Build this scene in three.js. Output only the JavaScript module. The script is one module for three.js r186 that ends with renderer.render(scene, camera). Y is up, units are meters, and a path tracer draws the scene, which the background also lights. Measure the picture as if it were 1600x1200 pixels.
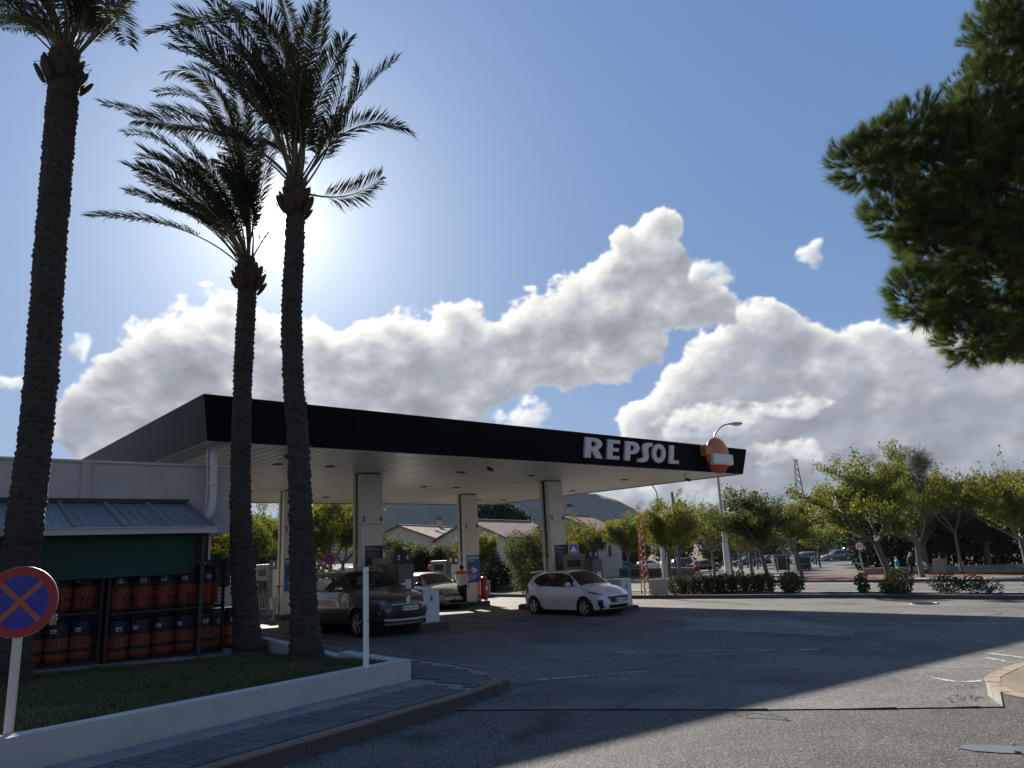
import * as THREE from 'three';
import { mergeGeometries, mergeVertices, toCreasedNormals } from 'three/addons/utils/BufferGeometryUtils.js';
import { RoundedBoxGeometry } from 'three/addons/geometries/RoundedBoxGeometry.js';
import { ImprovedNoise } from 'three/addons/math/ImprovedNoise.js';
import { FontLoader } from 'three/addons/loaders/FontLoader.js';
import { TextGeometry } from 'three/addons/geometries/TextGeometry.js';
import { MarchingCubes } from 'three/addons/objects/MarchingCubes.js';

// ---------- camera, sun, exposure ----------
const scene = new THREE.Scene();
const camera = new THREE.PerspectiveCamera(55.35, 4 / 3, 0.1, 6000);
camera.position.set(0, 2.05, 0);
camera.up.set(-0.1138, 0.9732, 0.1997);
camera.lookAt(0.6507 * 10, 2.05 + 0.2249 * 10, -0.7253 * 10);
const renderer = new THREE.WebGLRenderer({ antialias: true });
renderer.setSize(1024, 768);
renderer.toneMapping = THREE.LinearToneMapping;
renderer.toneMappingExposure = 2.3;
renderer.shadowMap.enabled = true;
const SUN = new THREE.Vector3(0.355, 0.42, -0.835).normalize();
const sun = new THREE.DirectionalLight(new THREE.Color().setRGB(1, 0.93, 0.82), 5);
sun.position.copy(SUN).multiplyScalar(150).add(new THREE.Vector3(20, 0, -20));
sun.target.position.set(20, 0, -20);
sun.castShadow = true; sun.shadow.mapSize.set(4096, 4096); sun.shadow.radius = 1.2;
Object.assign(sun.shadow.camera, { left: -90, right: 90, top: 90, bottom: -90, near: 1, far: 400 });
scene.add(sun, sun.target);

// ---------- random numbers and noise ----------
function mulberry(a) { return () => { a |= 0; a = a + 0x6D2B79F5 | 0; let t = Math.imul(a ^ a >>> 15, 1 | a); t = t + Math.imul(t ^ t >>> 7, 61 | t) ^ t; return ((t ^ t >>> 14) >>> 0) / 4294967296; }; }
const lerp = (a, b, t) => a + (b - a) * t, clamp = (x, a = 0, b = 1) => x < a ? a : x > b ? b : x;
const sstep = (a, b, x) => { const t = clamp((x - a) / (b - a)); return t * t * (3 - 2 * t); };
const h2 = (x, y, s) => { let h = Math.imul(x, 374761393) ^ Math.imul(y, 668265263) ^ Math.imul(s, 2246822519); h = Math.imul(h ^ h >>> 13, 1274126177); return ((h ^ h >>> 16) >>> 0) / 4294967296; };
function vn(x, y, s = 0, per = 0) {
  const xi = Math.floor(x), yi = Math.floor(y), fx = x - xi, fy = y - yi, u = fx * fx * fx * (fx * (fx * 6 - 15) + 10), v = fy * fy * fy * (fy * (fy * 6 - 15) + 10);
  const w = per ? (k) => ((k % per) + per) % per : (k) => k;
  const a = h2(w(xi), w(yi), s), b = h2(w(xi + 1), w(yi), s), c = h2(w(xi), w(yi + 1), s), d = h2(w(xi + 1), w(yi + 1), s);
  return a + (b - a) * u + (c - a) * v + (a - b - c + d) * u * v;
}
function fbm(x, y, oct = 4, s = 0, per = 0) { let a = 0.5, t = 0, n = 0; for (let i = 0; i < oct; i++) { t += a * vn(x, y, s + i * 17, per); n += a; a *= 0.5; x *= 2; y *= 2; per *= 2; } return t / n; }

// ---------- sky: clear autumn air with a ring of cumulus ----------
{
  const W = 4096, Hh = 2048, data = new Float32Array(W * Hh * 4), E = 2.3;
  const sunAz = Math.atan2(SUN.x, -SUN.z) * 180 / Math.PI, sunEl = Math.asin(SUN.y) * 180 / Math.PI;
  // cumulus heads as [azimuth, elevation, half width, half height] in degrees
  const A = [[11.8, 9.2, 2, 1.7], [13.5, 11.9, 2.9, 2.4], [16.3, 14.3, 3.5, 3.2], [19.3, 16.3, 3.0, 3.3], [22, 15.1, 3.3, 2.4], [25.3, 14.7, 3.4, 2.7], [28.7, 15, 2.6, 2.2], [31.7, 14.8, 3.5, 3], [35.8, 16, 3.6, 3.0], [38.7, 15.9, 2.4, 2.8], [33.7, 11.3, 5.4, 2.9], [22.2, 10.8, 8.5, 3.0], [16.1, 10.7, 4.2, 2.8], [20, 7, 9, 3], [32, 8, 7, 2.6]];
  const B = [[42, 15.5, 2.8, 2.0], [44.7, 16.8, 3.3, 2.8], [48.4, 17.5, 3.8, 3.2], [50.7, 19.8, 3.0, 2.7], [53.2, 21.9, 2.5, 2.2], [55, 23.1, 1.4, 1.8], [55.6, 18.4, 2.7, 2.3], [57.8, 17.2, 1.7, 1.2], [50.2, 15.2, 3.2, 2.0], [46.1, 14.2, 3.1, 1.7], [41.9, 13.2, 2.8, 1.7], [38.8, 13.1, 2.9, 2.3]];
  const S = [[42.5, 10.2, 2, 1.1], [58.5, 19.9, 1.3, 0.8], [65.9, 20.1, 1, 0.6], [43.3, 20.4, 0.6, 0.4], [9.9, 14.8, 0.7, 0.8], [7.1, 12.1, 1.3, 0.6]];
  const C = [[52.3, 9.3, 2.4, 1.5], [55.8, 11, 2.8, 2.2], [59, 13.1, 3, 2.4], [62.2, 15.1, 2.7, 2], [62.6, 16.1, 1.3, 1.2], [60.2, 15.3, 1.8, 1.2], [65.8, 12.7, 2.9, 2.1], [68.3, 12.7, 2.4, 1.7], [71.5, 11.8, 3, 2.2], [74.6, 9.9, 3.1, 2.6], [77.3, 9, 3.2, 3], [65.6, 8.5, 9.6, 4.1], [73.2, 5.8, 8.2, 4.6], [58.8, 7.8, 6.6, 2.8], [81.8, 6.7, 5.4, 4.8], [47, 3.6, 9, 1.6], [58, 3, 10, 2.0], [68, 2.5, 12, 3]];
  const F = [[62, 6.2, 2.2, 0.8], [57.1, 9.0, 3.4, 1.2], [63.1, 9.7, 2.4, 0.7], [49, 4.8, 3, 0.6]];
  const r = mulberry(77), ring = [];
  for (let az = 92; az < 362; az += 5 + r() * 13) {       // the rest of the ring, all the way round
    const base = 7 + r() * 4, n = 4 + Math.floor(r() * 5), w = 3 + r() * 5;
    for (let k = 0; k < n; k++) ring.push([az + (r() - 0.5) * w * 2.4, base + r() * 7 * (1 - k / n), 2 + r() * 3, 1.6 + r() * 2.2]);
    ring.push([az, base - 2, w * 1.6, 2.6]);
  }
  const layers = [[...C, ...ring], [...A, ...B], [...S, ...F]].map((list) => {
    const buckets = Array.from({ length: 360 }, () => []);
    for (const e of list) for (let a = Math.floor(e[0] - e[2] * 1.7) - 3; a <= e[0] + e[2] * 1.7 + 3; a++) buckets[((a % 360) + 360) % 360].push(e);
    for (const b of buckets) { b.top = Math.max(...b.map((e) => e[1] + e[3] * 1.62 + 0.9)); b.low = Math.min(...b.map((e) => e[1] - e[3] * 1.62 - 0.9)); }
    return buckets;
  });
  const pn = new ImprovedNoise(), nz = (x, y, o, s) => { let a = 0.5, t = 0; for (let i = 0; i < o; i++) { t += a * pn.noise(x, y, s + i * 3.7); a *= 0.5; x *= 2.03; y *= 2.03; } return t; };
  const dens = (layer, az, el, oct) => {
    const list = layer[((Math.floor(az) % 360) + 360) % 360]; if (!list.length || el > list.top || el < list.low) return -1;
    const wx = nz(az * 0.3, el * 0.4, 2, 5.5) * 2.2, wy = nz(az * 0.3 + 40, el * 0.4, 2, 9.5) * 1.6;
    let s = 0;
    for (const e of list) {
      let dx = az + wx - e[0]; if (dx > 180) dx -= 360; if (dx < -180) dx += 360; dx /= e[2]; const dy = (el + wy - e[1]) / e[3], q = dx * dx + dy * dy;
      if (q < 2.6) { const k = 1 - q / 2.6; s = Math.max(s, k) + 0.25 * Math.min(s, k); }
    }
    if (s <= 0.05) return -1;
    let b = 0, a = 0.5, x = az * 0.3, y = el * 0.36;
    for (let i = 0; i < oct; i++) { const n = pn.noise(x, y, 31.3 + i * 5.1); b += a * (i < 5 ? 0.5 - Math.abs(n) * 1.7 : n); a *= 0.5; x = x * 2.07 + 3.1; y = y * 2.07; }
    return Math.min(s, 1.1) - 0.5 + b * 0.74;
  };
  for (let j = 0; j < Hh; j++) {
    const el = ((j + 0.5) / Hh - 0.5) * 180, er = el * Math.PI / 180, ce = Math.cos(er), se = Math.sin(er);
    for (let i = 0; i < W; i++) {
      const o = (j * W + i) * 4; data[o + 3] = 1;
      if (el < -0.3) { data[o] = 0.16 / E; data[o + 1] = 0.16 / E; data[o + 2] = 0.16 / E; continue; }
      const th = ((i + 0.5) / W - 0.5) * 2 * Math.PI, x = ce * Math.cos(th), z = ce * Math.sin(th);
      const az = Math.atan2(x, -z) * 180 / Math.PI, a360 = (az + 360) % 360;
      const ca = clamp(x * SUN.x + se * SUN.y + z * SUN.z, -1, 1), ang = Math.acos(ca) * 180 / Math.PI;
      const up = clamp(el / 55), hz = Math.exp(-el / 7), pu = Math.pow(up, 0.6);
      let R = lerp(0.21, 0.10, pu), G = lerp(0.36, 0.22, pu), Bl = lerp(0.62, 0.49, pu);
      R = lerp(R, 0.50, hz * 0.75); G = lerp(G, 0.60, hz * 0.75); Bl = lerp(Bl, 0.74, hz * 0.75);
      const g1 = Math.exp(-ang / 13) * 0.5, g2 = Math.exp(-ang / 4.6) * 0.9, g3 = Math.exp(-Math.pow(ang / 1.4, 2)) * 7 + Math.exp(-Math.pow(ang / 0.6, 2)) * 30;
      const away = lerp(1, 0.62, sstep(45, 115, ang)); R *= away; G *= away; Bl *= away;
      R += g1 + g2 + g3; G += g1 * 0.97 + g2 * 0.99 + g3 * 0.97; Bl += g1 * 0.86 + g2 * 0.92 + g3 * 0.86;
      if (el < 32) for (let L = 0; L < 3; L++) {
        const d = dens(layers[L], a360, el, 6); if (d <= 0) continue;
        const front = L === 2, al = front ? sstep(0, 0.55, d + 0.45 * nz(az * 1.4, el * 1.9, 4, 12.5)) * 0.8 : sstep(0, 0.22, d + 0.14 * nz(az * 3.1, el * 3.7, 3, 22.5));
        let dxs = ((sunAz - az + 540) % 360) - 180, dys = sunEl - el; if (Math.abs(dxs) > 25) dys += 12; const dl = Math.hypot(dxs, dys) || 1; dxs /= dl; dys = dys / dl + 0.45;
        let T = 0, near = 0; for (const [q, w, oc] of [[0.25, 0.5, 5], [0.7, 0.8, 4], [1.5, 1.0, 3], [3.0, 1.0, 2]]) { const e = dens(layers[L], (a360 + dxs * q + 360) % 360, el + dys * q, oc); if (q < 0.7) near += (d - Math.max(e, -0.15)) * (q < 0.3 ? 1.5 : 0.8); T += w * Math.max(0, e); }
        const lump = clamp(0.5 + near * 0.8), rim = Math.exp(-d * 6) * (0.3 + 0.7 * Math.exp(-ang / 14));
        T *= clamp(0.8 + 1.3 * nz(az * 0.36 + 7, el * 0.46, 3, 41.3), 0.2, 2); const dir = Math.exp(-T * (front ? 1.2 : L === 1 ? 1.15 : 1.5)) * (0.55 + 0.65 * lump);
        const amb = ((front ? 0.5 : L === 1 ? 0.37 : 0.37) * (L === 0 ? lerp(0.86, 1.1, sstep(2, 13, el)) : 1) + 0.2 * nz(az * 0.3, el * 0.45, 4, 77.7)) * (0.86 + 0.28 * lump);
        const v = amb + (0.6 + 0.5 * Math.exp(-ang / 12)) * dir + 0.42 * rim;
        const cool = 1 - clamp(dir * 1.3 + rim);
        R = lerp(R, v * (1 - 0.13 * cool), al); G = lerp(G, v * (0.99 - 0.05 * cool), al); Bl = lerp(Bl, v * (0.95 + 0.12 * cool), al);
      }
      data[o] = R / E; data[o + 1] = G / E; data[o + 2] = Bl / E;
    }
  }
  const t = new THREE.DataTexture(data, W, Hh, THREE.RGBAFormat, THREE.FloatType);
  t.mapping = THREE.EquirectangularReflectionMapping; t.magFilter = t.minFilter = THREE.LinearFilter; t.needsUpdate = true;
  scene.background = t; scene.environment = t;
}
console.log('sky done');

// ---------- helpers ----------
const V = (x, y, z) => new THREE.Vector3(x, y, z);
const names = {};
function numbered(n) { const k = names[n] = (names[n] ?? -1) + 1; return k ? `${n}_${String(k).padStart(3, '0')}` : n; }
const shade = (m) => { m.castShadow = m.receiveShadow = true; return m; };
function thing(name, label, category, pos = [0, 0, 0], turn = 0, group) {
  const g = new THREE.Group(); g.name = numbered(name); g.position.set(...pos); g.rotation.y = turn; g.userData = { label, category };
  if (group) g.userData.group = group; scene.add(g); return g;
}
function tag(o, label, category, group) { o.userData.label = label; o.userData.category = category; if (group) o.userData.group = group; return o; }
function prep(g) { const n = g.index ? g.toNonIndexed() : g.clone(); for (const k of Object.keys(n.attributes)) if (!['position', 'normal', 'uv'].includes(k)) n.deleteAttribute(k);
  if (!n.attributes.normal) n.computeVertexNormals();
  if (!n.attributes.uv) n.setAttribute('uv', new THREE.BufferAttribute(new Float32Array(n.attributes.position.count * 2), 2)); n.morphAttributes = {}; return n; }
function join(gs) { gs = [].concat(gs); return gs.length === 1 ? gs[0] : mergeGeometries(gs.map(prep)); }
function part(name, gs, mat, parent, kind) { const m = shade(new THREE.Mesh(join(gs), mat)); m.name = parent === scene ? numbered(name) : name; parent.add(m); if (kind) m.userData.kind = kind; return m; }
function struct(name, gs, mat) { const m = part(name, gs, mat, scene); m.userData.kind = 'structure'; return m; }
const at = (g, x = 0, y = 0, z = 0, rx = 0, ry = 0, rz = 0) => { if (rx || ry || rz) g.applyMatrix4(new THREE.Matrix4().makeRotationFromEuler(new THREE.Euler(rx, ry, rz))); return g.translate(x, y, z); };
const box = (w, h, d, x = 0, y = 0, z = 0, rx = 0, ry = 0, rz = 0) => at(new THREE.BoxGeometry(w, h, d), x, y, z, rx, ry, rz);
const rbox = (w, h, d, r, x = 0, y = 0, z = 0, rx = 0, ry = 0, rz = 0) => at(new RoundedBoxGeometry(w, h, d, 2, Math.min(r, w / 2.01, h / 2.01, d / 2.01)), x, y, z, rx, ry, rz);
const cyl = (r0, r1, h, x = 0, y = 0, z = 0, rx = 0, ry = 0, rz = 0, n = 16) => at(new THREE.CylinderGeometry(r1, r0, h, n), x, y, z, rx, ry, rz);
const ball = (r, x = 0, y = 0, z = 0, sx = 1, sy = 1, sz = 1, n = 16) => at(new THREE.SphereGeometry(r, n, n >> 1).scale(sx, sy, sz), x, y, z);
const bar = (a, b, r, n = 8) => { const A = V(...a), B = V(...b), d = B.clone().sub(A), g = new THREE.CylinderGeometry(r, r, d.length(), n); g.applyQuaternion(new THREE.Quaternion().setFromUnitVectors(V(0, 1, 0), d.normalize())); return g.translate(...A.add(B).multiplyScalar(0.5).toArray()); };
const tube = (pts, r, seg = 24, n = 8, closed = false) => new THREE.TubeGeometry(new THREE.CatmullRomCurve3(pts.map((p) => V(...p)), closed, 'centripetal'), seg, r, n, closed);
const extr = (shape, depth, bevel = 0, seg = 1, curve = 12) => new THREE.ExtrudeGeometry(shape, { depth, bevelEnabled: bevel > 0, bevelThickness: bevel, bevelSize: bevel, bevelOffset: -bevel, bevelSegments: seg, curveSegments: curve });
const poly = (pts) => new THREE.Shape(pts.map((p) => new THREE.Vector2(...p)));
const C = (r, g, b) => new THREE.Color().setRGB(r, g, b);
const std = (c, rough = 0.8, o = {}) => new THREE.MeshStandardMaterial({ color: Array.isArray(c) ? C(...c) : C(c, c, c), roughness: rough, ...o });
const phys = (c, rough, o = {}) => new THREE.MeshPhysicalMaterial({ color: Array.isArray(c) ? C(...c) : C(c, c, c), roughness: rough, ...o });
const lin2s = (v) => Math.round(255 * clamp(v <= 0.0031308 ? v * 12.92 : 1.055 * Math.pow(v, 1 / 2.4) - 0.055));
// texture from a function of the pixel (u, v in 0..1) returning linear rgb or a grey
function tex(n, fn, srgb = true, rep = 1) {
  const d = new Uint8Array(n * n * 4);
  for (let j = 0; j < n; j++) for (let i = 0; i < n; i++) { const c = fn(i / n, j / n), o = (j * n + i) * 4; const a = typeof c === 'number' ? [c, c, c] : c; for (let k = 0; k < 3; k++) d[o + k] = srgb ? lin2s(a[k]) : Math.round(255 * clamp(a[k])); d[o + 3] = 255; }
  const t = new THREE.DataTexture(d, n, n); t.wrapS = t.wrapT = THREE.RepeatWrapping; t.magFilter = THREE.LinearFilter; t.minFilter = THREE.LinearMipmapLinearFilter; t.generateMipmaps = true; t.repeat.set(rep, rep); if (srgb) t.colorSpace = THREE.SRGBColorSpace; t.needsUpdate = true; return t;
}
function canvasTex(w, h, draw) { const c = document.createElement('canvas'); c.width = w; c.height = h; const g = c.getContext('2d'); draw(g, w, h); const t = new THREE.CanvasTexture(c); t.colorSpace = THREE.SRGBColorSpace; return t; }
const uvScale = (g, s) => { const a = g.attributes.uv; for (let i = 0; i < a.count; i++) a.setXY(i, a.getX(i) * s, a.getY(i) * s); return g; };
// box-projected uv in metres
function uvBox(g, s = 1) { g = g.index ? g.toNonIndexed() : g; g.computeVertexNormals(); const p = g.attributes.position, n = g.attributes.normal, uv = new Float32Array(p.count * 2);
  for (let i = 0; i < p.count; i++) { const ax = Math.abs(n.getX(i)), ay = Math.abs(n.getY(i)), az = Math.abs(n.getZ(i)); const [a, b] = ay >= ax && ay >= az ? [p.getX(i), p.getZ(i)] : ax >= az ? [p.getZ(i), p.getY(i)] : [p.getX(i), p.getY(i)]; uv[i * 2] = a * s; uv[i * 2 + 1] = b * s; }
  g.setAttribute('uv', new THREE.BufferAttribute(uv, 2)); return g; }
// the lie of the land: it falls gently away to the east and levels out
const gh = (x) => { const d = 0.025 * (x - 15.5); return d < 1.1 ? -d : -(1.1 + 0.35 * (1 - Math.exp(-(d - 1.1) / 0.35))); };
// a flat polygon [x,z] laid on the land, lifted by dy, uv in metres, cut fine enough to follow it
function sheet(pts, dy, mat, name, step = 0, parent = scene, colourFn) {
  const shp = poly(pts.map(([x, z]) => [x, -z])); let g = new THREE.ShapeGeometry(shp); g = prep(g);
  if (step) {
    let pos = Array.from(g.attributes.position.array);
    for (let it = 0; it < 14; it++) { const out = []; let cut = false;
      for (let i = 0; i < pos.length; i += 9) { const P = [0, 3, 6].map((k) => [pos[i + k], pos[i + k + 1]]); const l = [0, 1, 2].map((k) => Math.hypot(P[k][0] - P[(k + 1) % 3][0], P[k][1] - P[(k + 1) % 3][1])); const k = l.indexOf(Math.max(...l));
        if (l[k] > step) { cut = true; const a = P[k], b = P[(k + 1) % 3], c = P[(k + 2) % 3], m = [(a[0] + b[0]) / 2, (a[1] + b[1]) / 2]; out.push(...a, 0, ...m, 0, ...c, 0, ...m, 0, ...b, 0, ...c, 0); } else for (const q of P) out.push(...q, 0); }
      pos = out; if (!cut) break; }
    g = new THREE.BufferGeometry(); g.setAttribute('position', new THREE.Float32BufferAttribute(pos, 3));
  }
  const p = g.attributes.position, uv = new Float32Array(p.count * 2), col = colourFn ? new Float32Array(p.count * 3) : null;
  for (let i = 0; i < p.count; i++) { const x = p.getX(i), z = -p.getY(i); p.setXYZ(i, x, gh(x) + dy, z); uv[2 * i] = x; uv[2 * i + 1] = -z; if (col) { const c = colourFn(x, z); col.set(typeof c === 'number' ? [c, c, c] : c, i * 3); } }
  g.setAttribute('uv', new THREE.BufferAttribute(uv, 2)); if (col) g.setAttribute('color', new THREE.BufferAttribute(col, 3)); g.computeVertexNormals();
  const m = shade(new THREE.Mesh(g, mat)); m.name = parent === scene ? numbered(name) : name; parent.add(m); if (parent === scene) m.userData.kind = 'structure'; return m;
}
// ---------- ground, roads, pavements ----------
const asphaltMap = (() => { // coarse worn aggregate: pale stones in dark binder
  const n = 1024, P = 128, f = (u, v) => { const st = vn(u * 340, v * 340, 3, 340), st2 = vn(u * 190, v * 190, 8, 190), big = fbm(u * 8, v * 8, 4, 4, 8); let a = 0.064 + 0.04 * (big - 0.5); if (st > 0.6) a += (st - 0.6) * 0.5; if (st2 > 0.7) a += (st2 - 0.7) * 0.45; if (st < 0.3) a *= 0.6; return [a * 1.06, a, a * 0.92]; };
  return tex(n, f, true, 1 / 2.7);
})();
const asphaltBump = tex(768, (u, v) => 0.6 * vn(u * 340, v * 340, 3, 340) + 0.4 * vn(u * 190, v * 190, 8, 190), false, 1 / 2.7);
const fineMap = tex(1024, (u, v) => { const s = vn(u * 420, v * 420, 13, 420), g = fbm(u * 6, v * 6, 5, 14, 6), st = fbm(u * 3, v * 30, 4, 15, 3); const s2 = vn(u * 230, v * 230, 18, 230); let a = 0.13 + 0.09 * (g - 0.5) + 0.10 * (s - 0.5) + 0.07 * (s2 - 0.5) + 0.05 * (st - 0.5); if (s2 > 0.8) a += 0.06; a = Math.max(0.03, a); return [a * 1.05, a, a * 0.92]; }, true, 1 / 5);
const fineBump = tex(512, (u, v) => 0.6 * vn(u * 200, v * 200, 13, 200) + 0.4 * fbm(u * 20, v * 20, 3, 3, 20), false, 1 / 3);
const M = {};
M.asphalt = phys(1, 0.85, { specularIntensity: 0.35, map: asphaltMap, bumpMap: asphaltBump, bumpScale: 0.005, vertexColors: true });
M.apron = phys(1, 0.8, { specularIntensity: 0.35, map: fineMap, bumpMap: fineBump, bumpScale: 0.0022, vertexColors: true });
M.farRoad = phys([0.85, 0.85, 0.85], 0.8, { specularIntensity: 0.3, map: fineMap, bumpMap: fineBump, bumpScale: 0.0015 });
const dirtMap = tex(512, (u, v) => { const g = fbm(u * 10, v * 10, 5, 24, 10), s = vn(u * 120, v * 120, 2, 120); const a = 0.13 + 0.16 * (g - 0.5) + 0.08 * (s - 0.5); return [a * 1.3, a * 0.95, a * 0.68]; }, true, 0.4);
M.dirt = phys(0.8, 0.95, { specularIntensity: 0.15, map: dirtMap, bumpMap: fineBump, bumpScale: 0.01 });
const concMap = tex(512, (u, v) => { const g = fbm(u * 6, v * 6, 5, 34, 6), s = vn(u * 200, v * 200, 4, 200); const a = 0.27 + 0.15 * (g - 0.5) + 0.05 * (s - 0.5); return [a * 1.02, a, a * 0.95]; }, true, 0.7);
M.concrete = phys(0.85, 0.85, { specularIntensity: 0.3, map: concMap, bumpMap: fineBump, bumpScale: 0.002 });
M.pale = phys([0.8, 0.78, 0.74], 0.85, { specularIntensity: 0.2, map: concMap, bumpMap: fineBump, bumpScale: 0.002 });
const plasterMap = tex(512, (u, v) => { const g = fbm(u * 5, v * 5, 5, 44, 5), st = fbm(u * 4, v * 4, 5, 46, 4); const a = 0.7 + 0.14 * (g - 0.5) - 0.06 * clamp((st - 0.5) * 4); return [a, a * 0.99, a * 0.965]; }, true, 0.45);
M.white = std(0.64, 0.78, { map: plasterMap, bumpMap: fineBump, bumpScale: 0.0012 });
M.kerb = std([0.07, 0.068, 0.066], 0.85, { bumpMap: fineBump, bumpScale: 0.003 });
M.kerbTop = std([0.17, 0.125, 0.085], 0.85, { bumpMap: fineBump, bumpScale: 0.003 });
M.tar = std(0.022, 0.7, { bumpMap: fineBump, bumpScale: 0.002 });

{ // the land itself, out to the hills
  const xs = [], zs = [];
  for (let x = -60; x <= 200; x += 4) xs.push(x); xs.unshift(-1500, -700, -200); xs.push(400, 900, 1500);
  for (const z of [-1500, -1000, -600, -300, -160, -80, -40, -20, 0, 20, 60, 200, 700, 1500]) zs.push(z);
  const pos = [], uv = [], idx = []; zs.forEach((z) => xs.forEach((x) => { pos.push(x, gh(x) - 0.03, z); uv.push(x, z); }));
  for (let j = 0; j < zs.length - 1; j++) for (let i = 0; i < xs.length - 1; i++) { const a = j * xs.length + i, b = a + 1, c = a + xs.length, d = c + 1; idx.push(a, c, b, b, c, d); }
  const g = new THREE.BufferGeometry(); g.setAttribute('position', new THREE.Float32BufferAttribute(pos, 3)); g.setAttribute('uv', new THREE.Float32BufferAttribute(uv, 2)); g.setIndex(idx); g.computeVertexNormals();
  struct('ground', g, M.dirt);
}
const JOINT = [[5.62, -7.6], [6.09, -7.07], [7.05, -5.92], [7.95, -4.82], [8.89, -3.8], [9.51, -3.17], [10.6, -1.9], [14, 2], [19, 8]];
const stain = (x, z) => 0.78 + 0.44 * fbm(x * 0.35 + 9, z * 0.35, 4, 51) + 0.14 * (fbm(x * 2.3, z * 2.3, 3, 57) - 0.5);
sheet([[-30, 3.62], [5.62, -7.6], ...JOINT.slice(1), [40, 40], [-30, 40]], 0, M.asphalt, 'road', 0.5, scene, (x, z) => {
  let c = stain(x, z); for (const [ox, oz, rx, rz] of [[6.12, -6.45, 0.3, 0.16], [5.62, -6.05, 0.42, 0.24], [4.6, -6.6, 0.3, 0.2]]) { const q = Math.hypot((x - ox) / rx, (z - oz) / rz) + (fbm(x * 5, z * 5, 3, 3) - 0.5) * 0.8; c *= lerp(0.45, 1, sstep(0.7, 1.15, q)); } return c; });
// forecourt: a smoother slab laid a little proud of the road
const APRON = [[5.62, -7.6], [6.75, -8.02], [7.25, -8.6], [7.55, -9.3], [7.8, -12.6], [7.9, -46], [40, -46], [27.6, -24], [27.75, -22.7], [30.3, -14.8], [30.62, -8.2], [31, 10], [19, 8], ...JOINT.slice(1, -1).reverse()];
sheet(APRON, 0.012, M.apron, 'forecourt', 0.55, scene, (x, z) => { const lane = 0.5 + 0.5 * Math.sin(x * 0.9 + fbm(x * 0.2, z * 0.2, 2, 8) * 4); return 0.74 + 0.5 * fbm(x * 0.28, z * 0.2, 4, 61) + 0.1 * (fbm(x * 1.7, z * 1.7, 3, 66) - 0.5) - 0.06 * lane - 0.22 * clamp((fbm(x * 0.9 + 31, z * 0.55, 4, 68) - 0.56) * 5) - 0.1 * Math.exp(-Math.pow((x - 15.6) / 0.5, 2)) - 0.1 * Math.exp(-Math.pow((x - 17.2) / 0.4, 2)); });
for (const [pts, k] of [[[[15.9, -11.6], [19.0, -14.1], [19.7, -10.9], [17.6, -8.2], [16.2, -7.6]], 1.28], [[[20.4, -13.6], [23.6, -14.4], [23.9, -9.6], [20.9, -8.8]], 0.84], [[[9.4, -10.6], [11.2, -11.6], [12.0, -9.9], [10.4, -8.4]], 1.16]]) sheet(pts, 0.0155, phys([k, k, k * 0.98], 0.82, { specularIntensity: 0.35, map: fineMap, bumpMap: fineBump, bumpScale: 0.0022 }), 'repair_patch', 1);
struct('forecourt_edge', JOINT.slice(0, -1).map((p, i) => { const q = JOINT[i + 1], l = Math.hypot(q[0] - p[0], q[1] - p[1]); return box(l, 0.016, 0.012, (p[0] + q[0]) / 2, gh((p[0] + q[0]) / 2) + 0.002, (p[1] + q[1]) / 2, 0, -Math.atan2(q[1] - p[1], q[0] - p[0]), 0); }), M.tar);
// ribbons on the ground: seams, sealed cracks, worn paint
function ribbon(pts, w, dy, jitter = 0, seed = 1, step = 0.12) {
  const c = new THREE.CatmullRomCurve3(pts.map(([x, z]) => V(x, 0, z)), false, 'centripetal'), L = c.getLength(), n = Math.max(4, Math.round(L / step)), pos = [], uv = [], idx = [];
  for (let i = 0; i <= n; i++) { const p = c.getPointAt(i / n), t = c.getTangentAt(i / n), j = (vn(i * 0.5, seed, 5) - 0.5) * jitter, k = w * (1 + (jitter ? (vn(i * 0.7, seed + 9, 6) - 0.5) * 1.3 : 0)); for (const s of [-1, 1]) { const x = p.x - t.z * (s * k / 2 + j), z = p.z + t.x * (s * k / 2 + j); pos.push(x, gh(x) + dy, z); uv.push(x, z); } if (i) { const a = 2 * i; idx.push(a - 2, a - 1, a, a, a - 1, a + 1); } }
  const g = new THREE.BufferGeometry(); g.setAttribute('position', new THREE.Float32BufferAttribute(pos, 3)); g.setAttribute('uv', new THREE.Float32BufferAttribute(uv, 2)); g.setIndex(idx); g.computeVertexNormals(); const nn = g.attributes.normal; for (let i = 0; i < nn.count; i++) nn.setXYZ(i, 0, 1, 0); return g;
}
const cracks = [[[10.78, -12.42], [12.09, -11.79], [12.07, -10], [11.83, -7.8], [15.3, -7.62], [20.06, -7.06], [26.5, -7.1]], [[7.28, -8.43], [8.47, -8.05], [10.7, -8.06], [11.89, -7.71]], [[26.24, -19.1], [26.2, -13], [25.9, -5]], [[20.1, -7.1], [21.6, -11], [22.4, -15.8]], [[9.6, -7.0], [11.2, -5.8], [12.6, -4.0], [13.1, -2.6]], [[13.4, -17], [12.8, -12.6], [12.1, -10]], [[6.9, -6.2], [8.6, -6.6], [10.2, -5.2]]];
cracks.forEach((c, i) => struct('crack', ribbon(c, 0.02, 0.016, 0.16, i * 7 + 3), M.tar));
struct('pothole_edge', ribbon([[7.52, -5.0], [7.47, -4.69], [7.6, -4.5], [7.56, -4.37], [7.76, -4.6], [7.66, -4.85], [7.52, -5.0]], 0.05, 0.004, 0.1, 5, 0.04), M.tar);
const wornAlpha = tex(512, (u, v) => { const a = fbm(u * 26, v * 26, 5, 91, 26) + 0.25 * (fbm(u * 5, v * 5, 3, 95, 5) - 0.5); return a; }, false, 0.5);
M.paint = std([0.42, 0.41, 0.38], 0.75, { alphaMap: wornAlpha, alphaTest: 0.46 });
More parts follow.
